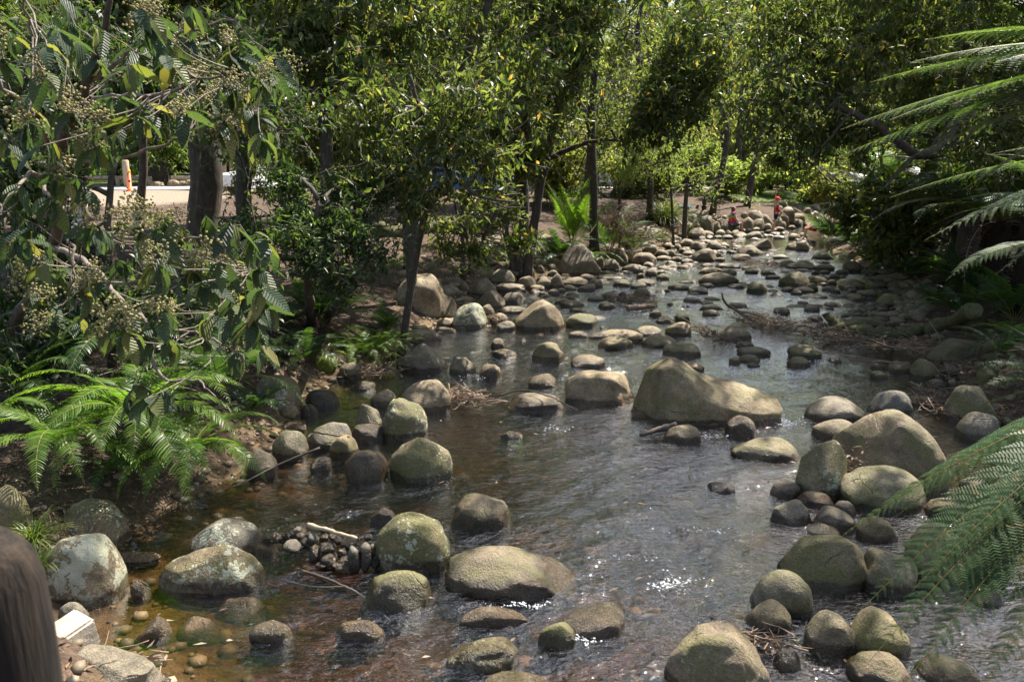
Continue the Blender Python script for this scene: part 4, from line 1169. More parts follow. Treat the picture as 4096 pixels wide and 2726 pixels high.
# ------------------------------------------------------------------ fern fronds
def frond_mesh(name, path, up, plen, npair, kind='pinnate', bare=0.12, pw=0.5, mats=('fern', 'stalk'), nb=16, curl=0.25, rr=0.006, swept=0.45):
    path = np.asarray(path, float)
    seg = np.linalg.norm(np.diff(path, axis=0), axis=1); S = np.concatenate([[0], np.cumsum(seg)]); Ltot = S[-1]
    def pos(s): return np.stack([np.interp(s * Ltot, S, path[:, i]) for i in range(3)], -1)
    mb = MB()
    st = np.linspace(0, 1, 14)
    pp = pos(st); rad = rr * (1 - 0.85 * st)
    tmp = MB(); tmp.tube(pp, rad, 4, cap=False)
    Vr, Fr = tmp.V[0], tmp.F[0]
    Ftri = np.vstack([Fr[:, [0, 1, 2]], Fr[:, [0, 2, 3]]])
    mb.put(Vr, Ftri); nst = len(Ftri)
    s = np.linspace(bare, 0.995, npair); q = (s - bare) / (1 - bare)
    prof = np.minimum(1, (q * 6 + 0.3)) * np.clip(1.02 - q ** 2.2, 0.03, 1) if kind == 'pinnate' else np.minimum(1, q * 3.2 + 0.45) * np.clip(1.0 - q ** 1.8, 0.02, 1)
    p0 = pos(s); T = pos(np.clip(s + .01, 0, 1)) - pos(np.clip(s - .01, 0, 1)); T /= np.linalg.norm(T, axis=1)[:, None]
    Sd = np.cross(T, up); Sd /= np.linalg.norm(Sd, axis=1)[:, None]; Nn = np.cross(Sd, T)
    for sgn in (1, -1):
        j = rng.normal(size=npair) * 0.07
        dirv = sgn * Sd * math.cos(swept) + T * (math.sin(swept) + 0.35 * q[:, None] + j[:, None]) + Nn * 0.12
        dirv /= np.linalg.norm(dirv, axis=1)[:, None]
        ln = plen * prof * (0.82 + 0.26 * rng.random(npair)) * np.where(rng.random(npair) < .05, .35, 1)
        if kind == 'pinnate':
            w = np.full(npair, pw * Ltot * (1 - bare) / npair) * np.clip(prof + .25, 0, 1)
            Tw = T + Nn * (0.25 * rng.normal(size=(npair, 1)))
            rows = []
            for f_, wf in ((0.0, .75), (.35, 1.0), (.72, .75)):
                c = p0 + dirv * (ln * f_)[:, None] - Nn * (curl * ln * f_ * f_)[:, None]
                rows += [c - Tw * (w * wf * .5)[:, None], c + Tw * (w * wf * .5)[:, None]]
            tip = p0 + dirv * ln[:, None] - Nn * (curl * ln)[:, None] + T * (0.08 * ln)[:, None]
            V = np.stack(rows + [tip], 1)
            f0 = np.array([[0, 1, 3], [0, 3, 2], [2, 3, 5], [2, 5, 4], [4, 5, 6]])
            mb.put(V.reshape(-1, 3), (f0[None] + (np.arange(npair) * 7)[:, None, None]).reshape(-1, 3))
        else:
            b = np.linspace(0.05, 1, nb)
            W2 = np.cross(dirv, Nn); W2 /= np.linalg.norm(W2, axis=1)[:, None]
            c = p0[:, None] + dirv[:, None] * (ln[:, None, None] * b[None, :, None]) - Nn[:, None] * (curl * ln[:, None, None] * (b ** 2)[None, :, None])
            pl = (ln[:, None] * 0.22 * np.clip(1.05 - b[None] ** 1.6, 0.08, 1))          # pinnule length
            bw = ln[:, None] / nb * 0.33
            dn = dirv[:, None] * np.ones((1, nb, 1))
            for s2 in (1, -1):
                dd = s2 * W2[:, None] * 0.86 + dn * 0.5 - Nn[:, None] * 0.12
                a0 = c - dn * bw[..., None]; a1 = c + dn * bw[..., None]
                tp = c + dd * pl[..., None]
                m1 = c + dd * (pl * .55)[..., None] + dn * (bw * 1.05)[..., None]; m0 = c + dd * (pl * .55)[..., None] - dn * (bw * .85)[..., None]
                V = np.stack([a0, a1, m0, m1, tp], 2).reshape(-1, 3)
                n = npair * nb
                f0 = np.array([[0, 1, 3], [0, 3, 2], [2, 3, 4]])
                mb.put(V, (f0[None] + (np.arange(n) * 5)[:, None, None]).reshape(-1, 3))
            # pinna stalks
            cs = np.stack([p0 - T * 0.0015, p0 + T * 0.0015, p0 + dirv * (ln * .9)[:, None] - Nn * (curl * ln * .81)[:, None]], 1)
            mb.put(cs.reshape(-1, 3), np.arange(npair * 3).reshape(-1, 3))
    me = mb.mesh(name, False)
    me.materials.append(M[mats[0]]); me.materials.append(M[mats[1]])
    mi = np.zeros(len(me.polygons), np.int32); mi[:nst] = 1
    me.polygons.foreach_set('material_index', mi)
    return me


def arch(e0, e1, n=16, power=1.0, side=0.0):
    t = np.linspace(0, 1, n); e = R(e0) + (R(e1) - R(e0)) * t ** power
    x = np.concatenate([[0], np.cumsum(np.cos(e[:-1]))]) / (n - 1); z = np.concatenate([[0], np.cumsum(np.sin(e[:-1]))]) / (n - 1)
    return np.stack([x, side * t * t, z], -1)


FROND = {}


def frond_set(key, kind, mats, e0, e1, plen, npair, nv=3, **kw):
    FROND[key] = [frond_mesh('frond', arch(e0 + rng.normal() * 8, e1 + rng.normal() * 14, side=rng.normal() * 0.08, power=1.0 + .4 * rng.random()), np.array([0, 0, 1.0]), plen, npair, kind, mats=mats, **kw) for _ in range(nv)]


frond_set('hard', 'pinnate', ('fern', 'stalk'), 48, -68, 0.15, 46, 5, pw=0.8)
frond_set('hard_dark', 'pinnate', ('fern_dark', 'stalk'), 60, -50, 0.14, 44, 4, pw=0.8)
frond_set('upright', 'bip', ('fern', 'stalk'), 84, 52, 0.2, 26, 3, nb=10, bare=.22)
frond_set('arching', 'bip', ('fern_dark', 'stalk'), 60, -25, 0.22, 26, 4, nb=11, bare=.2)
frond_set('tree', 'bip', ('treefern', 'stalk'), 44, -36, 0.22, 26, 5, nb=13, bare=.16)
frond_set('dead', 'bip', ('dead', 'stick'), 10, -82, 0.12, 22, 3, nb=7, bare=.1)
frond_set('low', 'pinnate', ('fern', 'stalk'), 45, -20, 0.15, 30, 3, pw=0.6)


def fern(name, label, base, L, n, key='hard', az=(0, 360), group=None, tilt=12, dead=0, trunk=None, sc_var=0.25, scl=(1, 1, 1)):
    base = np.asarray(base, float)
    root = thing(name, label, 'tree fern' if trunk else 'fern', base, group=group)
    top = np.zeros(3)
    if trunk:
        hgt, r0, r1 = trunk
        top = np.array([0.0, 0, hgt])
        p = wiggle((0, 0, -0.2), top, 10, 0.02)
        mb = MB().tube(p, np.linspace(r0, r1, 10), 12)
        for _ in range(int(260 * hgt)):                     # shaggy fibres and old stalk stubs
            t = rng.random(); a = rng.random() * 6.28; c = p[int(t * 9)]; rr = r0 + (r1 - r0) * t
            s = c + np.array([math.cos(a), math.sin(a), 0]) * rr * 0.8 + [0, 0, rng.random() * 0.1]
            e = s + np.array([math.cos(a), math.sin(a), 0]) * rr * (0.35 + .5 * rng.random()) + [0, 0, (rng.random() - 0.7) * 0.16]
            mb.tube([s, e], [0.012, 0.004], 3, cap=False)
        add('trunk', mb.mesh('trunk'), M['fibre'], root)
    for i in range(n):
        a = R(az[0] + (az[1] - az[0]) * (i + rng.random() * 0.8) / n)
        s = L * (1 - sc_var * rng.random())
        add('frond', FROND[key][i % len(FROND[key])], None, root, top, (R(rng.normal() * tilt), R(rng.normal() * tilt), a), (s * scl[0], s * scl[1], s * scl[2]))
    for i in range(dead):
        a = R(az[0] + (az[1] - az[0]) * rng.random())
        s = L * (0.5 + 0.3 * rng.random())
        add('dead_frond', FROND['dead'][i % 3], None, root, top - [0, 0, 0.02], (0, R(rng.normal() * 10), a), s)
    return root


# ---- ferns on the left bank
def gpt(px, py): return on_ground(px, py, False) - [0, 0, 0.04]


fern('fern', 'large bright green fern arching over the lichened boulders at the left bank', at(540, 1680, 6.1), 1.3, 26, 'hard', tilt=13)
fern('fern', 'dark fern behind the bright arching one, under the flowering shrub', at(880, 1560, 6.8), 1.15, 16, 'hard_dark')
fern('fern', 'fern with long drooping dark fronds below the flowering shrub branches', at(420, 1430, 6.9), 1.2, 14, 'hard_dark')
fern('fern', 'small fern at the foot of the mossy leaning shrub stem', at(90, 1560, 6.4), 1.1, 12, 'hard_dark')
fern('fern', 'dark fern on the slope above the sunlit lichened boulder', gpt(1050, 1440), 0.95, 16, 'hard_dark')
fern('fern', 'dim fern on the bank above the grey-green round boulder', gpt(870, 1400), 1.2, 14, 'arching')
fern('fern', 'fern clump with brown dead skirts and tall stalks beside the big dark shrub', gpt(1290, 1330) + [0, 0, .15], 1.25, 18, 'arching', dead=14)
fern('fern', 'small vivid green fern at the foot of the dark shrub', gpt(1380, 1330) + [0.1, -.15, .1], 0.42, 6, 'hard', az=(200, 380))
fern('fern', 'low feathery fern patch spilling to the big pale angular rock', gpt(1490, 1400), 0.95, 22, 'low')
fern('fern', 'low fern beside the moss cushion on the left shore', gpt(1390, 1420), 0.5, 9, 'low')
fern('fern', 'sunlit feathery fern trailing toward the brown boulder on the left bank', gpt(1560, 1130) + [0, 0, .3], 1.0, 9, 'low', az=(-100, 40))
fern('fern', 'dark fern beside the earth path above the drooping fronds', gpt(700, 1320), 1.3, 14, 'arching')
fern('fern', 'dark fern deep under the flowering shrub by the bank', gpt(200, 1400), 1.3, 14, 'arching')
fern('fern', 'small dark fern at the foot of the thick dark trunk', gpt(900, 985), 1.1, 10, 'arching')
fern('fern', 'yellow-green fern beside the thick dark trunk', gpt(960, 940), 0.9, 8, 'low')
fern('fern', 'bright fern drooping to the dark water left of the stone dam', at(760, 1800, 6.0), 1.0, 16, 'hard')
fern('fern', 'fern drooping onto the smooth brown boulder with lichened flank', at(250, 1780, 5.7), 1.05, 16, 'hard')
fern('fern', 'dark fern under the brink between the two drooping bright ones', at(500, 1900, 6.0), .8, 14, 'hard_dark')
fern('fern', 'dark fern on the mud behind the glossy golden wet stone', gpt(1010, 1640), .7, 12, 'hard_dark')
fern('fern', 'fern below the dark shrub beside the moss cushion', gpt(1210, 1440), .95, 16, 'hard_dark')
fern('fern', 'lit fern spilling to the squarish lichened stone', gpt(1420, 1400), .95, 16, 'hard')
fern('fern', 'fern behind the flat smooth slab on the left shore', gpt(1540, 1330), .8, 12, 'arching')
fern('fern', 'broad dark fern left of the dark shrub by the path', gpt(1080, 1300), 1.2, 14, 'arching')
# ---- mid-bank ferns behind the faceted boulder
fern('fern', 'tall upright bright yellow-green fern lit from behind on the far left bank', gpt(2290, 1000), 2.3, 9, 'upright', tilt=7, dead=6)
fern('fern', 'dark glossy fern clump behind the tallest grey faceted boulder', gpt(2230, 1030), 1.5, 18, 'hard_dark')
fern('fern', 'bright green fern just above the cobbles behind the faceted boulder', gpt(2330, 1040), 1.4, 15, 'hard')
fern('fern', 'arching fern with long pale fronds beside the dead brown fronds', gpt(2440, 1010), 2.2, 14, 'arching', dead=16)
fern('fern', 'small fern by the fallen log on the left bank', gpt(1970, 935), 1.0, 9, 'arching')
fern('fern', 'low fern on the stony slope by the strappy tussock', gpt(2540, 1000), 1.1, 10, 'arching', dead=20)
# ---- right bank
fern('tree_fern', 'tree fern with a dark shaggy trunk and wide level fronds on the right bank', gpt(3960, 1190), 2.9, 26, 'tree', trunk=(1.35, .2, .16), dead=14, tilt=9)
fern('tree_fern', 'tall tree fern with upswept stalks beside the pale-barked right tree', gpt(4070, 1260), 2.3, 18, 'tree', trunk=(2.9, .15, .13), tilt=8, scl=(1, 1, 1.25))
fern('tree_fern', 'tree fern leaning fronds out over the stream bend', gpt(3600, 1050), 3.0, 24, 'tree', trunk=(1.2, .22, .18), dead=8)
fern('tree_fern', 'tree fern with brown-tinged fronds high above the right bank', gp(3960, 16.5), 2.8, 18, 'tree', trunk=(4.4, .19, .16), dead=12)
for (bx, L_, n_, tr_, lab_) in [((3810, 1150), 2.6, 20, (2.5, .17, .14), 'tree fern between the shaggy one and the curving limbs'), ((3690, 1080), 2.9, 20, (3.6, .19, .16), 'taller tree fern behind the curving limbs on the right bank'), ((4085, 1150), 2.6, 20, (1.7, .18, .15), 'squat tree fern at the right edge behind the shaggy one'), ((3480, 1030), 2.4, 20, (2.0, .17, .14), 'slender tree fern at the far right bend')]:
    fern('tree_fern', lab_, gpt(*bx), L_, n_, 'tree', trunk=tr_, dead=7, tilt=9)
fern('tree_fern', 'tree fern low on the slope just outside the right edge', gp(4350, 9), 2.3, 20, 'tree', trunk=(1.5, .15, .13), tilt=9)
fern('fern', 'dark glossy fern overhanging the shingle on the right bank', gpt(3640, 1100), 1.5, 17, 'hard_dark')
fern('fern', 'fern with bright tips at the base of the shaggy tree fern', gpt(3780, 1080), 1.5, 15, 'hard')
fern('fern', 'dark fern under the shaggy tree fern', gpt(3700, 1050), 1.8, 15, 'arching')
fern('fern', 'fern drooping over the curved mossy log', gpt(3760, 1230), 0.9, 10, 'arching')
fern('fern', 'yellow-green fern on the slope above the long grey-green boulder', gpt(4080, 1340), 1.0, 11, 'low')
fern('fern', 'dark arching fern at the far end of the right bank', gpt(3440, 1010), 2.0, 16, 'arching', dead=5)
fern('fern', 'pale arching fern where the stream bends out of sight', gpt(3330, 970), 2.0, 15, 'arching')
fern('fern', 'dark fern on the right bank above the squared boulder', gpt(4000, 1420), 1.0, 11, 'hard_dark')
fern('fern', 'fern clump hiding the foot of the tall tree fern', gpt(4060, 1280), 1.5, 16, 'arching')
fern('fern', 'fern spreading between the two right-bank tree ferns', gpt(3880, 1180), 1.6, 16, 'arching')
fern('fern', 'fern at the brink above the curved mossy log', gpt(3850, 1260), 1.2, 13, 'hard_dark')
fern('fern', 'dim fern behind the shaggy tree fern trunk', gp(4300, 8.5), 1.3, 12, 'arching')


def near_fern(name, label, crown, tips, key_mats=('treefern', 'stalk'), plen=0.34, npair=30, nb=14, trunk=None, sag=0.25):
    crown = np.asarray(crown, float)
    base = np.array([crown[0] + 1.0, crown[1] + .4, gh(crown[0] + 1.0, crown[1] + .4)])
    root = thing(name, label, 'tree fern', base)
    p = wiggle((0, 0, -0.1), crown - base, 8, 0.02)
    add('trunk', MB().tube(p, np.linspace(.12, .1, 8), 10).mesh('trunk'), M['fibre'], root)
    for i, tp in enumerate(tips):
        tp = np.asarray(tp, float)
        c0 = crown - base; e = tp - base
        mid = (c0 + e) / 2 + [0, 0, sag * np.linalg.norm(e - c0)]
        t = np.linspace(0, 1, 16)[:, None]
        path = (1 - t) ** 2 * c0 + 2 * t * (1 - t) * mid + t * t * e
        ln = np.linalg.norm(np.diff(path, axis=0), axis=1).sum()
        add('frond', frond_mesh('frond', path, np.array([0, 0, 1.0]) + rng.normal(size=3) * 0.12, plen * ln / 1.5, npair, 'bip', mats=key_mats, nb=nb, bare=.1, curl=.3, swept=.5), None, root)
    return root


near_fern('tree_fern', 'tree fern whose pale soft fronds hang in close at the upper right', at(5000, 250, 2.5),
          [at(3330, 640, 2.9), at(3560, 480, 2.5), at(3640, 250, 2.7), at(3360, 520, 3.0), at(3480, 330, 3.3), at(3620, 640, 2.8), at(3700, 160, 3.1), at(3800, 420, 2.6), at(3900, -60, 3.2), at(3850, 760, 2.6), at(3980, 250, 2.4), at(4500, 900, 2.4), at(5600, 300, 2.8), at(5200, 600, 2.2)], sag=.13, npair=36, plen=.42)
near_fern('tree_fern', 'tree fern sending level grey-green fronds in from the right above the bank', at(4900, 620, 3.9),
          [at(3560, 790, 4.3), at(3700, 960, 4.0), at(3950, 620, 4.4), at(3980, 1100, 3.8), at(4500, 1150, 3.8), at(5500, 700, 4.2), at(3850, 880, 4.6)], plen=.3, sag=.14)
near_fern('tree_fern', 'fern hanging dark green fronds over the foreground boulders at the right', at(4800, 1500, 3.0),
          [at(3330, 2170, 3.3), at(3560, 2080, 3.2), at(3640, 2250, 3.0), at(3850, 1650, 3.6), at(3420, 2460, 2.8), at(3480, 2640, 2.6), at(3800, 2500, 2.6), at(3900, 2800, 2.4), at(4300, 2900, 2.3), at(3880, 2200, 2.9), at(3650, 2360, 2.7), at(5500, 2000, 2.6), at(4200, 2400, 2.3), at(3750, 1900, 3.3), at(3950, 2050, 2.8), at(3600, 2760, 2.5)],
          ('fern_dark', 'stalk'), plen=.22, npair=40, sag=.16)

# ------------------------------------------------------------------ trees of the middle distance
tree('tree', 'thick straight dark trunk standing in the clearing on the left bank', 'tree',
     [([gp(815, 17), at(815, 500, 17), at(800, 250, 17), at(770, 0, 17), at(760, -500, 17), at(760, -1000, 17)], .34, .2)],
     [pb(900, -250, 16, 600, 330), pb(500, -300, 15, 400, 350), pb(620, 330, 15.5, 260, 150), pb(1050, 150, 16.5, 260, 250), pb(420, 100, 15, 260, 200)], .16, .055, 2.4, limb_r=.05)
tree('tree', 'slender lichen-spotted trunk with a sideways limb behind the left shrubs', 'tree',
     [([gp(1300, 13), at(1310, 620, 13), at(1300, 400, 13), at(1340, 200, 13), at(1330, -100, 13), at(1350, -500, 13)], .11, .05)],
     [pb(1300, 120, 12.5, 380, 230), pb(1080, 330, 12, 240, 200), pb(1500, 330, 12, 300, 220), pb(1250, 560, 13.4, 280, 170), pb(1330, -250, 13, 500, 250)], .17, .06, 2.3)
tree('tree', 'dark trunk bending right among the leaves on the left bank', 'tree',
     [([gp(1640, 14), at(1660, 700, 14), at(1800, 420, 14), at(1860, 250, 14), at(1960, 0, 14), at(2080, -400, 14)], .1, .05)],
     [pb(1750, 150, 13.5, 400, 230), pb(2000, 330, 14, 330, 260), pb(1600, 400, 14.5, 300, 260), pb(1950, -150, 14, 500, 250), pb(1480, 620, 14.5, 260, 130)], .16, .055, 2.2)
tree('tree', 'tree with a cluster of dark stems beside the upright bright fern', 'tree',
     [([gp(2080, 19.5), at(2085, 760, 19.5), at(2100, 550, 19.5), at(2090, 300, 19.5), at(2130, 0, 19.5), at(2150, -400, 19.5)], .2, .07),
      ([gp(2110, 19.3), at(2150, 800, 19.3), at(2190, 620, 19.3), at(2240, 400, 19.2), at(2330, 100, 19), at(2420, -300, 19)], .12, .05),
      ([gp(2060, 19.4), at(2010, 850, 19.2), at(2000, 650, 19.2), at(1960, 450, 19)], .09, .03),
      ([at(2180, 640, 19.3), at(2270, 600, 19), at(2370, 565, 18.6), at(2480, 560, 18.3)], .07, .03)],
     [pb(2250, 230, 18.5, 430, 300), pb(2560, 130, 18.5, 430, 260), pb(2580, 430, 18, 380, 200), pb(2200, -100, 19, 500, 250), pb(2420, 500, 17.5, 260, 130), pb(2750, 330, 18.5, 260, 250), pb(1950, 480, 18.5, 200, 200), pb(2080, 620, 18.8, 230, 90)], .17, .058, 2.6, limb_r=.045)
tree('tree', 'thin tree leaning right over the far pool', 'tree',
     [([gp(2990, 37), at(3010, 700, 37), at(3050, 520, 37), at(3070, 380, 37), at(3090, 100, 37)], .16, .08)],
     [pb(2980, 280, 36, 300, 260), pb(3180, 150, 35, 330, 300), pb(2850, 80, 36, 300, 200), pb(3000, -120, 36, 400, 200)], .26, .09, 2.6, 'leaf_mid')
tree('tree', 'dark tree with long curving limbs reaching left over the water from the right bank', 'tree',
     [([gp(3870, 14.5), at(3870, 700, 14.5), at(3860, 480, 14.5), at(3880, 100, 14.5), at(3900, -400, 14.5)], .2, .1),
      ([at(3865, 430, 14.5), at(3770, 560, 14), at(3690, 625, 13.6), at(3600, 575, 13.3), at(3480, 490, 13), at(3370, 430, 12.8), at(3220, 410, 12.6)], .10, .03),
      ([at(3660, 620, 13.5), at(3600, 680, 13.2), at(3540, 750, 13)], .045, .015),
      ([at(3400, 450, 12.8), at(3330, 540, 12.8), at(3230, 650, 12.6)], .03, .01)],
     [pb(3300, 250, 13.5, 430, 230), pb(3120, 420, 13, 250, 250), pb(3550, 80, 14, 450, 220), pb(3400, 580, 13.5, 200, 130), pb(3200, 30, 14, 400, 200), pb(3750, 300, 15.5, 300, 260), pb(3250, 600, 13, 170, 120)], .14, .05, 2.4, limb_r=.035, cull=.45)
tree('tree', 'pale-barked straight tree behind the tree ferns on the right bank', 'tree',
     [([gp(3880, 17), at(3870, 640, 17), at(3865, 350, 17), at(3870, -200, 17)], .2, .15)],
     [pb(4050, 250, 12.5, 400, 300), pb(3980, 620, 12.5, 350, 200), pb(4200, -50, 12, 500, 300), pb(3700, -100, 12, 450, 200), pb(3600, 300, 17, 350, 250)], .15, .055, 2.0, cull=.5)
tree('shrub', 'soft feathery grey-green shrub on the far bank beside the strappy tussock', 'shrub',
     [([gp(2740, 27), at(2745, 780, 27), at(2760, 650, 27)], .1, .03), ([gp(2700, 27), at(2680, 720, 26.8), at(2640, 600, 26.6)], .05, .02)],
     [pb(2760, 680, 26.5, 200, 170), pb(2640, 560, 26.5, 200, 150), pb(2850, 740, 27, 130, 120), pb(2540, 660, 26.5, 140, 110)], .16, .022, 2.4, 'leaf_light', nl=22, droop=.2)
tree('shrub', 'sunlit pale-leaved bush hanging over the stones beside the seated person', 'shrub',
     [([gp(3000, 35.5), at(3000, 800, 35.5), at(2990, 760, 35.5)], .05, .02)],
     [pb(2960, 800, 35, 75, 45), pb(3040, 810, 35, 70, 45)], .16, .07, 2.6, 'leaf_light', droop=.3)
tree('tree', 'small sunlit bushy tree behind the standing child', 'tree',
     [([gp(3230, 41), at(3225, 780, 41), at(3260, 700, 41), at(3270, 600, 41)], .18, .08)],
     [pb(3270, 700, 40, 140, 110), pb(3180, 600, 40, 140, 110), pb(3320, 570, 40, 130, 120)], .24, .1, 2.6, 'leaf_light', droop=.5)
tree('tree', 'twin dark trunks among the leaves behind the seated person', 'tree',
     [([gp(2940, 42), at(2950, 640, 42), at(2970, 350, 42)], .22, .12), ([gp(2910, 42), at(2900, 640, 42), at(2880, 400, 42)], .18, .1)],
     [pb(2900, 480, 41, 260, 170), pb(2760, 350, 41, 260, 200), pb(3050, 620, 42, 120, 90)], .26, .1, 2.4, 'leaf_far')
tree('shrub', 'dark twiggy bush at the foot of the far stone wall', 'shrub',
     [([gp(2815, 33), at(2815, 840, 33), at(2820, 790, 33)], .12, .08), ([gp(2790, 33.2), at(2790, 820, 33.2)], .09, .05)],
     [pb(2820, 770, 33.5, 90, 45), pb(2860, 810, 34, 60, 40)], .2, .04, 1.8, 'leaf_mid', droop=.2)
# ---- shrubs on the left bank nearer in
tree('shrub', 'dense dark small-leaved shrub on the left bank over the dead fern skirts', 'shrub',
     [([gpt(1240, 1290), at(1230, 1100, 9.3), at(1250, 950, 9.1), at(1270, 800, 9)], .07, .02), ([gpt(1300, 1280), at(1400, 1130, 9.2), at(1480, 1000, 9.2)], .06, .02)],
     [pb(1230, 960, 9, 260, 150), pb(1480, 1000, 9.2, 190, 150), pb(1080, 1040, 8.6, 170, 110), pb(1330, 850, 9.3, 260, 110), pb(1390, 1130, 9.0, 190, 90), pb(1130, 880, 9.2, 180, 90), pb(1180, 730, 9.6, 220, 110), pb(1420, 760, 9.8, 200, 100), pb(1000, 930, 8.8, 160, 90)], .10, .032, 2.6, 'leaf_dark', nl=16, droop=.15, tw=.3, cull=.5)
tree('shrub', 'open sunlit shrub with pale drooping leaves on thin bare branches', 'shrub',
     [([gp(1590, 11.4), at(1690, 900, 11.2), at(1800, 700, 10.6), at(1700, 520, 10.2), at(1640, 300, 10)], .06, .02),
      ([at(1760, 620, 10.4), at(1830, 720, 10), at(1930, 790, 9.8), at(2060, 808, 9.7)], .03, .012)],
     [pb(1700, 560, 10, 300, 200), pb(1880, 430, 10, 260, 200), pb(1560, 700, 9.8, 240, 160), pb(1950, 640, 10, 180, 130), pb(1500, 480, 10.2, 240, 200), pb(1680, 800, 10, 200, 90), pb(1880, 790, 10.2, 160, 80)], .13, .048, 1.9, 'leaf_mid', nl=9, droop=.7, tw=.45, cull=.3)
tree('shrub', 'sparse leafy sapling leaning over the cobble heap from the left bank', 'shrub',
     [([gpt(1880, 1080), at(1870, 960, 11.6), at(1830, 850, 11.4), at(1800, 740, 11.2)], .03, .012), ([at(1850, 900, 11.5), at(1950, 960, 11.2), at(2060, 1000, 11)], .014, .006)],
     [pb(1900, 960, 11.2, 150, 120), pb(2060, 960, 11.2, 120, 110), pb(1780, 930, 11.3, 130, 110), pb(1990, 820, 11.2, 140, 90)], .12, .045, 1.3, 'leaf_mid', nl=8, droop=.6, tw=.35, cull=0)
tree('shrub', 'tangle of bracken and twiggy brush below the strappy tussock', 'shrub',
     [([gpt(2480, 1000), at(2480, 950, 20.5), at(2500, 900, 20.5)], .03, .01)],
     [pb(2520, 930, 20.5, 130, 70), pb(2620, 950, 21, 110, 50), pb(2440, 890, 20.5, 90, 60)], .2, .02, 1.8, 'dead', nl=14, droop=.3)
for i, (px, Y, ry, lab) in enumerate([(1000, 24, 120, 'dark bush growing between the thick trunk and the parked vehicles'), (1420, 26, 130, 'leafy bush in front of the white wagon'), (2480, 30, 140, 'dim bush behind the upright bright fern'), (200, 14, 260, 'dark bush filling the left edge of the bank'), (60, 9, 420, 'tall dark bush at the left end of the bank'), (1620, 17, 150, 'leafy bush at the foot of the bending dark trunk'), (1200, 18, 130, 'leafy bush at the foot of the slender spotted trunk'), (2000, 24, 130, 'leafy bush behind the stem cluster'), (2330, 34, 150, 'bush between the silver cars'), (2600, 36, 150, 'bush behind the strappy tussock toward the car park'), (1450, 16, 100, 'sparse undergrowth bush beside the fallen log'), (1850, 18, 110, 'sparse undergrowth bush left of the stem cluster')]):
    tree('shrub', lab, 'shrub', [([gp(px, Y), at(px, 740, Y), at(px + 30, 560, Y)], .06, .02)],
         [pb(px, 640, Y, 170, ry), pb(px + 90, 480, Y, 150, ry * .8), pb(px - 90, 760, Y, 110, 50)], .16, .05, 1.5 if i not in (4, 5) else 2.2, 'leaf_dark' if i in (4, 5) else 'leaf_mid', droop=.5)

for i, (px, Y, n, lab) in enumerate([(1150, 21, 5, 'leafy understorey tree left of the slender spotted trunk'), (1450, 23, 6, 'leafy understorey tree behind the bending dark trunk'), (1700, 25, 6, 'leafy understorey tree in front of the blue van'), (1950, 29, 6, 'understorey tree left of the stem cluster at the back'), (2330, 28, 6, 'understorey tree rising behind the upright bright fern'), (2600, 31, 6, 'understorey tree behind the strappy tussock'), (3150, 46, 6, 'pale understorey tree beyond the standing child'), (3420, 27, 6, 'leafy tree above the bend of the stream'), (3650, 22, 6, 'leafy tree behind the tree fern over the stream bend'), (3900, 19, 5, 'leafy tree behind the high brown-tinged tree fern'), (560, 24, 4, 'tree with hanging leaves above the orange marker'), (300, 20, 5, 'tree with hanging leaves behind the dark left bush'), (850, 20, 5, 'tree with hanging leaves beside the thick straight trunk'), (2850, 33, 5, 'leafy tree rising behind the feathery shrub'), (2150, 33, 6, 'tall leafy tree behind the silver car'), (1230, 15, 5, 'leafy tree filling the gap left of the bending trunk'), (2380, 22, 5, 'leafy tree right above the upright bright fern'), (980, 15, 4, 'leafy tree right of the thick straight trunk')]):
    base = gp(px, Y)
    bl_ = []
    for _ in range(n * 3):
        py = -140 + 720 * rng.random() if px > 1050 else -150 + 560 * rng.random()
        if 2800 < px < 3300: py = min(py, 500)
        if 1600 < px < 2200: py = min(py, 470)
        bl_.append(pb(px + rng.normal() * 190, py, Y + rng.normal() * 1.2, 120 + 70 * rng.random(), 80 + 60 * rng.random()))
    tree('tree', lab, 'tree', [([base, at(px + 20 * rng.normal(), 500, Y), at(px + 60 * rng.normal(), 200, Y), at(px, -250, Y)], .13, .05)], bl_, .17 if Y < 27 else .22, .058 if Y < 27 else .08, 1.5, 'leaf_mid' if i % 3 else 'leaf_far', nl=14, droop=.7, limb_r=.02)
# ------------------------------------------------------------------ overhead canopy trees (their crowns shade the stream)
def wb(x, y, z, rx, ry, rz): return (np.array([x, y, z]), (rx, ry, rz))


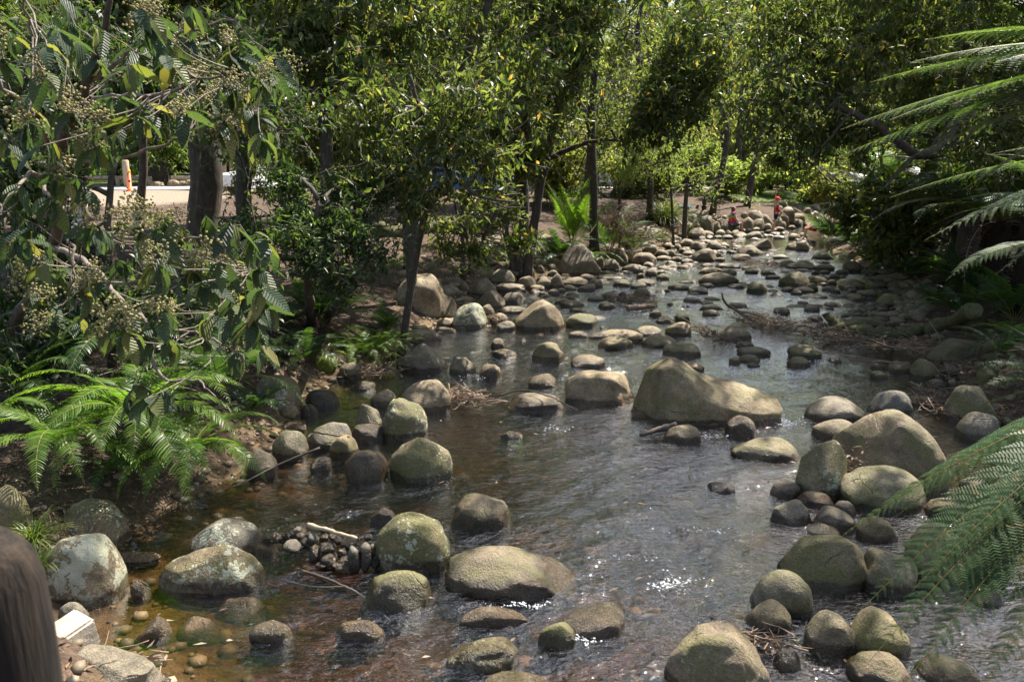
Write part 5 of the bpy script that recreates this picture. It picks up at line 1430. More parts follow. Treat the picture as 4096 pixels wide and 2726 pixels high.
tree('tall_tree', 'tall forest tree on the right bank with a crown reaching over the stream', 'tree', [([(11.5, 16, 1.2), (11.2, 16, 6), (10, 16, 12)], .3, .15)],
     [wb(7, 15, 10.5, 4.0, 3.5, 1.6), wb(3.2, 15.5, 10, 3.0, 3.2, 1.3), wb(10, 19, 12, 4, 4, 2)], .2, .08, 2.0, 'leaf_mid', nl=12, cull=1, twigs=False)
tree('tall_tree', 'tall forest tree close on the right with foliage above the foreground', 'tree', [([(9.5, 9.5, 1.4), (9, 9.5, 6), (8, 10, 11)], .26, .12)],
     [wb(5.5, 10.5, 9.5, 3.2, 3, 1.4), wb(2.2, 11, 9.8, 2.6, 2.6, 1.2), wb(7.5, 7.5, 9, 3, 3, 1.6)], .2, .08, 2.0, 'leaf_mid', nl=12, cull=1, twigs=False)
tree('tall_tree', 'tall forest tree on the left bank with a crown above the clearing edge', 'tree', [([(-10.6, 12, .9), (-10, 12.4, 6), (-7, 13, 11)], .3, .14)],
     [wb(-3.5, 12.5, 9.5, 3.2, 3.0, 1.5), wb(-0.8, 13.5, 10, 2.4, 2.6, 1.1), wb(-6, 10, 9, 3, 3, 1.6), wb(-3, 17, 11, 3.5, 3, 1.6), wb(-5, 14.5, 10, 3, 3, 1.4)], .2, .08, 2.6, 'leaf_mid', nl=12, cull=1, twigs=False)
tree('tall_tree', 'tall forest tree beyond the right bank over the shingle', 'tree', [([(18, 25, 2), (17.5, 25, 8), (14, 24, 14)], .32, .15)],
     [wb(10, 23, 12.5, 4, 3.5, 1.8), wb(6.5, 22, 12.5, 3.2, 3.2, 1.5), wb(13, 27, 13, 4, 4, 2), wb(3, 21.5, 12.5, 3, 3, 1.3)], .22, .09, 2.0, 'leaf_mid', nl=12, cull=1, twigs=False)

# ------------------------------------------------------------------ far forest
def far_variant(seed, conifer=False):
    mb = MB()
    blobs = []
    r = np.random.default_rng(seed)
    if conifer:
        P, D = [], []
        for z in np.arange(2.6, 22, 0.42):
            rad = 4.6 * (1 - z / 26)
            for a in np.arange(0, 6.28, 0.62) + r.random() * 3:
                n = 26
                s = np.linspace(.12, 1, n)
                droop = -0.35 * rad * s ** 1.6
                px = np.cos(a) * rad * s; py = np.sin(a) * rad * s
                for k in range(4):
                    P.append(np.stack([px + r.normal(size=n) * .3, py + r.normal(size=n) * .3, z + droop - r.random(n) * .45], -1))
                    D.append(np.stack([np.cos(a) * .6 + r.normal(size=n) * .5, np.sin(a) * .6 + r.normal(size=n) * .5, -.55 + r.normal(size=n) * .3], -1))
        P = np.vstack(P); D = np.vstack(D)
        V, F_ = leaf_arrays(P, D, .42, .10, kite=True)
        mb.tube([(0, 0, -.5), (0, 0, .3), (0, 0, 1.5), (0, 0, 10), (0, 0, 22)], [1.35, 1.0, .78, .6, .1], 14)
        return mb.mesh('trunk'), new_mesh('crown', V, F_, False)
    H = 15
    for _ in range(13):
        z = 4 + 11 * r.random(); rad = 3.4 * math.sin(math.pi * min(.95, max(.12, (z - 2) / 14)))
        a = r.random() * 6.28
        blobs.append((np.array([math.cos(a) * rad * .7, math.sin(a) * rad * .7, z]), np.array([1.7, 1.7, 1.2]) * (0.8 + .5 * r.random())))
    P, D, _, _ = spray_points(blobs, .34, .13, 2.3, 14, .8)
    V, F_ = leaf_arrays(P, D + [0, 0, -.5], .34 * (0.7 + .6 * rng.random(len(P))), .13, kite=True)
    p = wiggle((0, 0, -.4), (0, 0, H * .9), 12, .12)
    mb.tube(p, np.linspace(.3, .06, 12), 8)
    for C, rr in blobs:
        j = int(np.argmin(np.linalg.norm(p - (C - [0, 0, 1.2]), axis=1)))
        mb.tube(wiggle(p[j], C, 6, .1), np.linspace(.09, .03, 6), 5, cap=False)
    return mb.mesh('trunk'), new_mesh('crown', V, F_, False)


FV = [far_variant(50 + i) for i in range(4)]
CV = [far_variant(90 + i, True) for i in range(2)]


def far_tree(x, y, s, v, label, name='forest_tree', group=None, mat='leaf_far', rz=None):
    tm, cm = v
    root = thing(name, label, 'tree', (x, y, gh(x, y)), rz if rz is not None else rng.random() * 6.28, group)
    root.scale = (s, s, s * (0.9 + .25 * rng.random()))
    add('trunk', tm, M['bark'], root)
    tag(add('crown', cm, M[mat], root), kind='stuff')
    return root


def px2x(px, Y): return (px - 2048) / FPX * Y * 0.99


far_tree(px2x(655, 56), 56, 1.0, CV[0], 'huge conifer with a flared grey trunk behind the row of stones', 'conifer', mat='leaf_conifer')
far_tree(px2x(770, 61), 61, .95, CV[1], 'dark huge conifer trunk beside the flared grey one', 'conifer', mat='leaf_conifer')
far_tree(px2x(330, 66), 66, .9, CV[0], 'conifer at the left edge of the grassy clearing', 'conifer', mat='leaf_conifer')
far_tree(px2x(1020, 66), 66, .9, CV[1], 'conifer behind the bare wooden posts', 'conifer', mat='leaf_conifer')
far_tree(px2x(70, 60), 60, .9, CV[1], 'conifer beyond the tall dark bush', 'conifer', mat='leaf_conifer')
k = 0
for row, (Y, n, s) in enumerate([(54, 9, .85), (66, 13, 1.0), (82, 15, 1.15), (104, 17, 1.35), (132, 18, 1.7)]):
    for i in range(n):
        px = -500 + 5000 * (i + .2 + .6 * rng.random()) / n
        if row == 0 and px < 1150: continue
        if row == 1 and px < 700: continue
        y = Y + rng.normal() * 3
        far_tree(px2x(px, y), y, s * (.85 + .3 * rng.random()), FV[k % 4], 'green forest tree on the wooded slope beyond the car park', group='trees of the wooded slope'); k += 1
# bushes of the wooded slope so that no bare hill shows
def bush_variant(seed):
    r = np.random.default_rng(seed)
    blobs = [(np.array([r.normal() * 1.3, r.normal() * 1.3, .8 + 2.8 * r.random()]), np.array([1.5, 1.5, 1.0]) * (.8 + .5 * r.random())) for _ in range(7)]
    P, D, _, _ = spray_points(blobs, .3, .12, 2.4, 14, .6)
    V, F_ = leaf_arrays(P, D + [0, 0, -.4], .3 * (.7 + .6 * rng.random(len(P))), .12, kite=True)
    mb = MB()
    for C, _r in blobs: mb.tube(wiggle((0, 0, -.2), C, 6, .08), np.linspace(.07, .02, 6), 5, cap=False)
    return mb.mesh('stems'), new_mesh('crown', V, F_, False)


BV = [bush_variant(300 + i) for i in range(3)]
k = 0
for Y, n, s in [(56, 12, 1.0), (64, 16, 1.2), (76, 18, 1.5), (94, 18, 1.9)]:
    for i in range(n):
        px = (700 if Y < 60 else -300) + (3600 if Y < 60 else 4800) * (i + rng.random()) / n
        if Y < 70 and px < 900: continue
        y = Y + rng.normal() * 2
        tm, cm = BV[k % 3]; k += 1
        x = px2x(px, y)
        root = thing('forest_bush', 'green bush among the trees of the wooded slope', 'bush', (x, y, gh(x, y)), rng.random() * 6.28, 'bushes of the wooded slope')
        root.scale = (s, s, s * (.8 + .5 * rng.random()))
        add('stems', tm, M['bark'], root)
        tag(add('crown', cm, M['leaf_far'], root), kind='stuff')

for px, Y, sz, mt, lab in [(2440, 38, .9, 'leaf_far', 'bush beside the purple-topped person on the far bank'), (2570, 41, 1.0, 'leaf_far', 'bush behind the feathery shrub toward the road'), (2680, 37, .8, 'leaf_light', 'pale bush just behind the strappy tussock'), (2800, 43, 1.0, 'leaf_far', 'round bush up the bank behind the seated person'), (2880, 39, .7, 'leaf_light', 'low pale bush close behind the seated person'), (3150, 50, .8, 'leaf_far', 'bush behind the dark rail fence'),
                       (3230, 44, .9, 'leaf_light', 'bright bush to the right of the rail fence'), (3330, 40, 1.0, 'leaf_light', 'bright bush above the far right stones'), (3420, 34, .9, 'leaf_far', 'bush behind the pale arching fern'), (3520, 30, .9, 'leaf_far', 'bush behind the tree fern at the stream bend'), (3640, 26, .9, 'leaf_mid', 'dark bush on the right slope above the bend'), (3800, 22, .9, 'leaf_mid', 'dark bush on the right slope behind the high tree fern'),
                       (4000, 17, .8, 'leaf_mid', 'dark bush on the right slope behind the shaggy tree fern'), (2250, 32, .8, 'leaf_far', 'bush in front of the silver car'), (1600, 33, .8, 'leaf_far', 'bush left of the blue van'), (1330, 34, .8, 'leaf_far', 'bush before the white wagon by the low log')]:
    tm, cm = BV[int(px) % 3]
    x = px2x(px, Y)
    c2 = cm
    if mt != 'leaf_far':
        key = (cm.name, mt)
        c2 = bpy.data.meshes.get(cm.name + '_' + mt) or cm.copy()
        c2.name = cm.name + '_' + mt; c2.materials.clear(); c2.materials.append(M[mt])
    root = thing('bush', lab, 'bush', (x, Y, gh(x, Y)), rng.random() * 6.28)
    root.scale = (sz, sz, sz * (.8 + .3 * rng.random()))
    add('stems', tm, M['bark'], root)
    tag(add('crown', c2, M['leaf_far'], root), kind='stuff')

# ------------------------------------------------------------------ foreground flowering shrub with large veined leaves
def big_leaf(droop, fold=0.25, L=0.12, W=0.046, n=9):
    V = []; F_ = []
    t = np.linspace(0, 1, n)
    w = W / 2 * np.sin(math.pi * np.clip(t, 0, 1) ** 0.8) ** 0.85
    w[0] = .0015; w[-1] = .0008
    e = -R(droop) * t
    x = np.concatenate([[0], np.cumsum(np.cos(e[:-1]))]) * L / (n - 1); z = np.concatenate([[0], np.cumsum(np.sin(e[:-1]))]) * L / (n - 1)
    rip = 0.0016 * np.sin(np.arange(n) * 2.2)
    for i in range(n):
        V += [(x[i], -w[i], z[i] + w[i] * fold + rip[i]), (x[i], 0, z[i]), (x[i], w[i], z[i] + w[i] * fold - rip[i])]
    for i in range(n - 1):
        a = i * 3
        F_ += [[a, a + 3, a + 4, a + 1], [a + 1, a + 4, a + 5, a + 2]]
    return new_mesh('leaf', np.array(V), np.array(F_))


BL = [big_leaf(d, f) for d, f in ((25, .3), (50, .2), (75, .35), (10, .15))]
for m in BL: m.materials.append(M['leaf_big'])


def bud_cluster(seed):
    r = np.random.default_rng(seed)
    mb = MB(); st = MB()
    V0, F0 = ico(1)
    for b in range(9):
        d = r.normal(size=3) * .8 + [0, 0, .5]; d /= np.linalg.norm(d)
        e = d * (.035 + .05 * r.random())
        st.tube([(0, 0, 0), e], [.0012, .0008], 3, cap=False)
        for k in range(13):
            p = e * (.35 + .75 * r.random()) + r.normal(size=3) * .013
            mb.put(V0 * (.0028 + .0026 * r.random()) + p, F0)
    me = mb.mesh('buds', False); me.materials.append(M['flower'])
    ms = st.mesh('stalk'); ms.materials.append(M['twig'])
    return me, ms


BUD = [bud_cluster(i) for i in range(4)]
sh_base = np.array([-4.6, 7.0, gh(-4.6, 7.0) - .05])
shrub = thing('flowering_shrub', 'tall shrub with large drooping veined leaves and cream flower sprays at the near left', 'shrub', sh_base)
BR = [([sh_base, at(60, 1300, 6.6), at(150, 1150, 6.0), at(220, 950, 5.0), at(229, 700, 4.4), at(235, 600, 4.2), at(282, 458, 4.0), at(352, 328, 3.8), at(420, 100, 3.6), at(450, -200, 3.5)], .05, .01),
      ([at(282, 458, 4.0), at(350, 405, 3.8), at(560, 385, 3.6), at(720, 345, 3.5), at(1000, 285, 3.4)], .014, .004),
      ([at(225, 620, 4.2), at(150, 480, 3.9), at(20, 350, 3.7), at(-150, 200, 3.6)], .016, .005),
      ([at(229, 700, 4.4), at(120, 700, 4.0), at(0, 850, 3.6)], .014, .005),
      ([at(160, 710, 4.2), at(200, 800, 3.9), at(270, 930, 3.7), at(300, 1080, 3.6), at(285, 1180, 3.6), at(370, 1250, 3.6)], .011, .003),
      ([at(205, 980, 5.1), at(380, 1080, 4.2), at(480, 1200, 3.9), at(600, 1380, 3.7), at(640, 1500, 3.6), at(790, 1530, 3.6), at(860, 1590, 3.6)], .018, .003),
      ([at(520, 1250, 3.85), at(680, 1320, 3.7), at(850, 1350, 3.6), at(1060, 1490, 3.6)], .009, .003),
      ([at(430, 1130, 4.0), at(620, 1120, 3.7), at(850, 1080, 3.6), at(1050, 1090, 3.5)], .009, .003),
      ([at(300, 900, 4.5), at(520, 950, 4.0), at(760, 960, 3.8), at(960, 900, 3.7)], .012, .003),
      ([at(250, 640, 4.3), at(460, 640, 4.0), at(700, 560, 3.9), at(930, 500, 3.8)], .012, .003),
      ([at(352, 328, 3.8), at(520, 200, 3.7), at(760, 120, 3.6), at(950, 60, 3.6)], .012, .003),
      ([at(150, 480, 3.9), at(160, 300, 3.6), at(120, 100, 3.4), at(80, -100, 3.3)], .012, .004)]
brp = []
for i, (pts, r0, r1) in enumerate(BR):
    p = smooth_path(pts, 6)
    p[1:-1] += rng.normal(size=(len(p) - 2, 3)) * 0.008
    add('trunk' if i == 0 else 'branch', MB().tube(p - sh_base, np.linspace(r0, r1, len(p)), 7).mesh('branch'), M['bark'] if i == 0 else M['twig'], shrub)
    brp.append(p)
brp = np.vstack(brp)
CL = []
for (px, py, rx, ry, n) in [(150, 130, 230, 200, 13), (450, 140, 250, 190, 14), (760, 200, 280, 190, 13), (1020, 330, 230, 200, 10), (120, 470, 200, 160, 9), (560, 470, 260, 150, 11), (880, 520, 220, 140, 8), (120, 920, 190, 190, 10), (430, 960, 240, 170, 9),
                            (800, 980, 290, 190, 15), (620, 1250, 330, 160, 16), (960, 1330, 160, 170, 8), (140, 1200, 150, 150, 6), (580, 1560, 110, 60, 4), (330, 700, 240, 130, 7), (1020, 1130, 90, 110, 5), (300, 1120, 180, 120, 6)]:
    for _ in range(n):
        a = rng.random() * 6.28; q = rng.random() ** .6
        cx_, cy_ = px + rx * q * math.cos(a), py + ry * q * math.sin(a)
        if 390 < cx_ < 1050 and 540 < cy_ < 800: cy_ -= 270
        CL.append(at(cx_, cy_, 2.9 + 1.5 * rng.random()))
lv = []
twm = MB()
for c in CL:
    j = int(np.argmin(np.linalg.norm(brp - c, axis=1)))
    twm.tube(wiggle(brp[j], c, 5, .012, .02) - sh_base, np.linspace(.0038, .0018, 5), 4, cap=False)
    out = c - brp[j]; out /= np.linalg.norm(out) + 1e-6
    a0 = rng.random() * 6.28
    n = rng.integers(4, 7)
    for k in range(n):
        a = a0 + k * 6.28 / n + rng.normal() * .3
        lv.append((c - out * .012 * k - sh_base, a, -R(15 + 60 * rng.random()), rng.normal() * .45, .75 + .55 * rng.random(), rng.integers(0, 4)))
    if rng.random() < .3:
        b = BUD[rng.integers(0, 4)]
        f = add('flower_spray', b[0], None, shrub, c - sh_base + [0, 0, .015], (rng.normal() * .4, rng.normal() * .4, rng.random() * 6), .85 + .6 * rng.random())
        f['kind'] = 'stuff'
        tag(add('flower_stalk', b[1], None, f), kind='stuff')
tag(add('twigs', twm.mesh('twigs'), M['twig'], shrub), kind='stuff')
import mathutils
lv.sort(key=lambda q: np.linalg.norm(q[0] + sh_base - CAM) / q[4])
restV, restF, cnt = [], [], 0
for i, (p, a, el, roll, s, v) in enumerate(lv):
    eul = mathutils.Euler((roll, -el, a), 'XYZ')
    if i < 300:
        add('leaf', BL[v], None, shrub, p, eul, s)
    else:
        me = BL[v]
        co = np.zeros(len(me.vertices) * 3); me.vertices.foreach_get('co', co)
        fi = np.array([list(pl.vertices) for pl in me.polygons])
        restV.append(co.reshape(-1, 3) * s @ np.array(eul.to_matrix()).T + p); restF.append(fi + cnt); cnt += len(me.vertices)
if restV:
    tag(add('foliage', new_mesh('foliage', np.vstack(restV), np.vstack(restF)), M['leaf_big'], shrub), kind='stuff')

# a second, leafier shrub further back fills the left side
tree('shrub', 'dark leafy shrub right behind the flowering one on the left bank', 'shrub',
     [([gp(420, 7.6), at(440, 1200, 7.4), at(430, 900, 7.3), at(480, 500, 7.2)], .05, .02)],
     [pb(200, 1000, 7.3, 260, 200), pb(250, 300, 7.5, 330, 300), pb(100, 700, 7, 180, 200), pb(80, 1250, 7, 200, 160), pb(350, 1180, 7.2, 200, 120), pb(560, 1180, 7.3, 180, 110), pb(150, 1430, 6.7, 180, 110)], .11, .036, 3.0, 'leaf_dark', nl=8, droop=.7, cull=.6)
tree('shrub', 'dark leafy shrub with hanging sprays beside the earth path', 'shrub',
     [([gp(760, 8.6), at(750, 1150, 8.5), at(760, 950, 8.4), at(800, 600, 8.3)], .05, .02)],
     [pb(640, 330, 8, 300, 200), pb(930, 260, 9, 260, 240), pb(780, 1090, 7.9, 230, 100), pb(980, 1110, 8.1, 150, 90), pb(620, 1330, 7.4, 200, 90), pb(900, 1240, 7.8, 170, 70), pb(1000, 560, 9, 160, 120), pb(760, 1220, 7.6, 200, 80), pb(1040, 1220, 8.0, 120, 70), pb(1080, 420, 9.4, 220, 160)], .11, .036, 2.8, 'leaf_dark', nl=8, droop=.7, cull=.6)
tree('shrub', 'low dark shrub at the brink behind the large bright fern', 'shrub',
     [([gp(300, 6.9), at(300, 1500, 6.8), at(320, 1380, 6.7)], .03, .012)],
     [pb(250, 1430, 6.8, 240, 110), pb(620, 1480, 6.9, 200, 80), pb(60, 1500, 6.5, 150, 120)], .09, .03, 2.2, 'leaf_dark', nl=10, droop=.3, cull=.6)

# ------------------------------------------------------------------ strappy tussock, grass, litter
def blades(name, label, cat, base, n, L, spread, mat, w=.012, droop=1.0, parentless=True):
    base = np.asarray(base, float)
    root = thing(name, label, cat, base)
    Vs, Fs = [], []
    for i in range(n):
        a = rng.random() * 6.28; l = L * (.6 + .5 * rng.random()); e = R(85 - spread * rng.random())
        m = 7; t = np.linspace(0, 1, m); el = e - droop * (1.2 + .8 * rng.random()) * t ** 1.3
        r_ = np.concatenate([[0], np.cumsum(np.cos(el[:-1]))]) * l / (m - 1); z = np.concatenate([[0], np.cumsum(np.sin(el[:-1]))]) * l / (m - 1)
        o = rng.normal(size=2) * L * .07
        c = np.stack([np.cos(a) * r_ + o[0], np.sin(a) * r_ + o[1], z], -1)
        sd = np.array([-math.sin(a), math.cos(a), 0]); ww = (w * (1 - t ** 2.5) + .0006)[:, None]
        V = np.vstack([c - sd * ww, c + sd * ww])
        F_ = np.array([[k, k + m, k + m + 1, k + 1] for k in range(m - 1)])
        Vs.append(V); Fs.append(F_ + i * 2 * m)
    tag(add('blades', new_mesh('blades', np.vstack(Vs), np.vstack(Fs)), M[mat], root), kind='stuff')
    add('crown_base', MB().tube([(0, 0, -.05), (0, 0, .05 * L), (0, 0, .12 * L)], [.11 * L, .09 * L, .03 * L], 9).mesh('crown_base'), M['stick'], root)
    return root


blades('tussock', 'big strappy-leaved tussock with shining blades on the far left bank', 'tussock', gpt(2660, 905), 420, 1.75, 45, 'grass', .016, 1.25)
blades('tussock', 'grassy tuft beneath the strappy tussock', 'tussock', gpt(2640, 960), 260, .6, 60, 'grass', .006)
blades('tussock', 'smaller strappy plant beside the seated person', 'tussock', gpt(2760, 930), 160, .7, 55, 'grass', .008)
blades('grass_tuft', 'green grass tuft against the rounded brown boulder by the post', 'grass', on_z(130, 2160, .3) - [0, 0, .03], 170, .3, 55, 'grass', .003)
blades('grass_tuft', 'grass tuft between the post and the white-mottled boulder', 'grass', on_z(150, 2250, .3) - [0, 0, .05], 130, .26, 60, 'grass', .003)
blades('grass_tuft', 'wisp of grass trailing in the current behind a dark wet stone', 'grass', on_z(2090, 1795, -.03), 22, .2, 84, 'grass', .0025)


def litter(name, label, n, pick, L, mat, lift=.012):
    P = np.array([pick() for _ in range(n)])
    z = height(P[:, 0], P[:, 1]) + lift * rng.random(n)
    P3 = np.column_stack([P, z]); D = rng.normal(size=(n, 3)) * [1, 1, .22]
    V, F_ = leaf_arrays(P3, D, L * (.5 + .9 * rng.random(n)), L * .28, rng.normal(size=(n, 3)) * .35 + [0, 0, 1])
    return tag(add(name, new_mesh(name, V, F_, False), M[mat]), label, 'leaf litter', kind='stuff')


def pick_left():
    y = 3 + 20 * rng.random(); x = np.interp(y, LP[:, 1], LP[:, 0]) - .05 - 5 * rng.random() ** 1.3
    return x, y


def pick_right():
    y = 3 + 16 * rng.random(); x = np.interp(y, RP[:, 1], RP[:, 0]) + .05 + 3 * rng.random()
    return x, y


litter('leaf_litter', 'dry brown fallen leaves over the left bank', 14000, pick_left, .075, 'litter')
litter('leaf_litter', 'dry brown fallen leaves over the right bank', 4000, pick_right, .08, 'litter')


def pick_wet():
    y = 3.4 + 16 * rng.random() ** 1.3; a = np.interp(y, LP[:, 1], LP[:, 0]); b = np.interp(y, RP[:, 1], RP[:, 0])
    return np.array([a + (b - a) * rng.random(), y])


P = np.array([pick_wet() for _ in range(240)]); n = len(P)
V, F_ = leaf_arrays(np.column_stack([P, np.full(n, .018)]), rng.normal(size=(n, 3)) * [1, 1, .05], .07 * (.5 + .8 * rng.random(n)), .02, rng.normal(size=(n, 3)) * .12 + [0, 0, 1])
tag(add('floating_leaves', new_mesh('floating_leaves', V, F_, False), M['litter']), 'scattered brown leaves afloat on the stream', 'leaves', kind='stuff')


# foam where the current breaks
V0, F0 = ico(1)
mb = MB()
for (px, py, rx, ry, n) in [(2700, 2330, 60, 26, 130), (2640, 2345, 50, 14, 40), (2830, 1745, 80, 9, 80), (3150, 1690, 45, 14, 110), (2330, 2555, 45, 12, 60), (2100, 2418, 90, 7, 70), (1830, 2260, 16, 22, 50), (2690, 1090, 60, 14, 110), (2560, 1250, 40, 10, 60), (1900, 1500, 45, 10, 50), (3260, 1440, 45, 10, 50), (2230, 1712, 60, 9, 40), (2280, 1512, 40, 7, 40), (2520, 2230, 120, 12, 40), (2800, 2120, 120, 10, 40)]:
    for _ in range(n):
        g1, g2 = rng.normal(), rng.normal()
        c = on_z(px + rx * .7 * g1, py + ry * .7 * g2 + 6 * math.sin(g1 * 3), .012 + .01 * rng.random())
        s_ = (.0015 + .0035 * rng.random() ** 3) * (1 + c[1] / 12)
        mb.put(V0 * s_ * [1.6, 1.2, .6] + c, F0)
M['foam'] = mat_flat('foam', (.75, .76, .76), .5)
tag(add('foam', mb.mesh('foam'), M['foam']), 'flecks of white foam where the current breaks around stones', 'foam', kind='stuff')


def stick(mb, A, B, r, n=6, amp=.03):
    ln = np.linalg.norm(np.asarray(B) - np.asarray(A))
    mb.tube(wiggle(A, B, n, amp * ln / 2), np.linspace(r, r * .45, n), 5)


def heap(name, label, pts, width, n_stick, n_leaf, hgt=.12, sl=.5, r=.005):
    """a drift of twigs, bark strips and leaves along a line of picture points"""
    W = np.array([on_z(px, py, .04) for px, py in pts])
    c = W.mean(0)
    root = thing(name, label, 'debris', c)
    mb = MB(); P = []
    seg = np.linalg.norm(np.diff(W, axis=0), axis=1); S = np.concatenate([[0], np.cumsum(seg)])
    def along(): 
        s = rng.random() * S[-1]
        p = np.array([np.interp(s, S, W[:, i]) for i in range(3)])
        return p + [rng.normal() * width * .45, rng.normal() * width * .5, 0]
    ax = (W[-1] - W[0]) / (np.linalg.norm(W[-1] - W[0]) + 1e-6)
    for _ in range(n_stick):
        p = along(); d = ax * rng.normal() + rng.normal(size=3) * .55 * [1, 1, .25]; d /= np.linalg.norm(d) + 1e-6
        l = sl * (.3 + .9 * rng.random() ** 1.5); z = hgt * rng.random() ** 1.2
        stick(mb, p - d * l / 2 - c + [0, 0, z], p + d * l / 2 - c + [0, 0, z + rng.normal() * .04], r * (.5 + 1.2 * rng.random()), 5, .07)
    tag(add('sticks', mb.mesh('sticks'), M['stick'], root), kind='stuff')
    P = np.array([along() - c + [0, 0, hgt * rng.random()] for _ in range(n_leaf)])
    V, F_ = leaf_arrays(P, rng.normal(size=(n_leaf, 3)) * [1, 1, .4], .09 * (.5 + .8 * rng.random(n_leaf)), .02, rng.normal(size=(n_leaf, 3)))
    tag(add('leaves', new_mesh('leaves', V, F_, False), M['litter'], root), kind='stuff')
    return root


heap('debris_heap', 'long drift of dry leaves and twigs along the curved mossy log', [(2980, 1275), (3080, 1310), (3200, 1330), (3350, 1365), (3500, 1390), (3620, 1400)], .42, 230, 1100, .16, .9)
heap('debris_heap', 'tangle of twigs and leaves beside the bright domed stone', [(2790, 1320), (2840, 1350), (2890, 1380), (2940, 1385)], .2, 60, 220, .12, .4)
heap('debris_heap', 'nest of dry sticks against the large pale domed rock', [(1790, 1600), (1850, 1600), (1910, 1620)], .16, 90, 130, .13, .45)
heap('debris_heap', 'raft of twigs with a small log among the low midstream stones', [(2450, 1210), (2540, 1205), (2620, 1215)], .3, 90, 300, .12, .6)
heap('debris_heap', 'dark twig raft below the far sunny pool', [(2960, 1055), (3060, 1065), (3130, 1075)], .4, 90, 150, .14, .7)
heap('debris_heap', 'drift of bark and sticks under the big pale angular rock', [(1380, 1500), (1480, 1490), (1560, 1490)], .2, 80, 260, .09, .5)
heap('debris_heap', 'leaf drift between the right-hand shallows and the squared boulder', [(3680, 1560), (3740, 1600), (3800, 1660)], .25, 50, 300, .08, .5)
heap('debris_heap', 'leaf drift beside the long grey-green boulder on the right', [(3760, 1500), (3850, 1470), (3920, 1480)], .25, 50, 300, .08, .5)
heap('debris_heap', 'wet twigs and leaves caught below the dark grey lichen-spotted boulder', [(2960, 2540), (3050, 2575), (3150, 2575)], .07, 22, 60, .025, .32, .004)
heap('debris_heap', 'bark scraps wedged behind the pieces of split rock', [(3400, 1910), (3440, 1890), (3480, 1880)], .1, 20, 60, .3, .25)
heap('debris_heap', 'dry leaves and bark strips on the dark slab beside the post', [(280, 2690), (400, 2700), (560, 2700)], .14, 40, 140, .1, .35)
heap('debris_heap', 'twig tangle at the cream-crusted boulder', [(1960, 1280), (2000, 1290)], .12, 30, 60, .1, .3)

# single branches, logs, sticks
def branch(name, label, cat, paths, mat='stick', sides=8, knobs=0):
    base = np.asarray(paths[0][0][0], float)
    root = thing(name, label, cat, base)
    for i, (pts, r0, r1) in enumerate(paths):
        p = smooth_path(pts, 6); p[1:-1] += rng.normal(size=(len(p) - 2, 3)) * r0 * .15
        rr = np.linspace(r0, r1, len(p)) * (1 + .12 * rng.normal(size=len(p)))
        add('stem' if i == 0 else 'side_branch', MB().tube(p - base, rr, sides).mesh('stem'), M[mat], root)
    return root


def oz(px, py, z=.05): return on_z(px, py, z)


M['mossy_wood'] = mat_plain('mossy_wood', (0.06, 0.05, 0.03), (0.13, 0.13, 0.055), 9, .9, .8, .03)
M['dark_wood'] = mat_plain('dark_wood', (0.03, 0.025, 0.02), (0.1, 0.08, 0.065), 12, .8, .6, .01)
branch('mossy_log', 'thick curved mossy log with a raised broken end beside the leaf drift', 'log',
       [([oz(3900, 1240, .7), oz(3780, 1290, .35), oz(3680, 1325, .16), oz(3560, 1330, .12), oz(3450, 1322, .12), oz(3370, 1322, .12), oz(3335, 1290, .22), oz(3305, 1262, .33)], .115, .075),
        ([oz(3375, 1325, .1), oz(3320, 1320, .08), oz(3265, 1306, .08)], .05, .015)], 'mossy_wood', 10)
branch('mossy_root', 'mossy root leaning down beside the long grey-green boulder', 'root', [([oz(3945, 1370, .55), oz(3965, 1450, .3), oz(4000, 1530, .1), oz(4020, 1560, .0)], .09, .06)], 'mossy_wood', 9)
branch('driftwood_branch', 'forked dead branch sticking up out of the stream', 'branch',
       [([oz(3050, 1305, .02), oz(2990, 1270, .1), oz(2945, 1240, .2), oz(2905, 1215, .34), oz(2890, 1190, .5), oz(2888, 1172, .6)], .035, .012),
        ([oz(2950, 1243, .2), oz(3010, 1255, .17), oz(3080, 1285, .06)], .022, .01)], 'stick')
branch('fallen_log', 'grey fallen log lying on the left bank behind the saplings', 'log', [([gpt(1500, 945) + [0, 0, .16], gpt(1700, 930) + [0, 0, .18], gpt(1880, 905) + [0, 0, .18], gpt(1960, 895) + [0, 0, .17]], .2, .15)], 'mossy_wood', 12)
branch('stick', 'pale broken stick laid over the little dam', 'stick', [([oz(1232, 2098, .2), oz(1330, 2125, .2), oz(1425, 2152, .2)], .018, .013)], 'pale_timber')
branch('driftwood_plank', 'dark flat driftwood piece against the pale angular stone', 'driftwood', [([oz(2560, 1740, .06), oz(2640, 1715, .1), oz(2702, 1700, .13)], .022, .04)], 'dark_wood')
branch('twig', 'long dark twig bowed across the dark wet low boulder', 'twig', [([oz(1990, 1585, .05), oz(2090, 1560, .18), oz(2200, 1585, .2), oz(2260, 1615, .12), oz(2310, 1640, .02)], .009, .006)], 'dark_wood')
branch('twig', 'slanting twig on the flat grey slab of the left shore', 'twig', [([oz(1250, 1725, .2), oz(1330, 1740, .2), oz(1400, 1745, .2)], .01, .006)], 'dark_wood')
branch('twig', 'thin branch leaning from the left bank into the still pool', 'twig', [([oz(1280, 1790, .2), oz(1130, 1850, .1), oz(1000, 1915, .05), oz(900, 1960, .05)], .012, .006)], 'dark_wood')
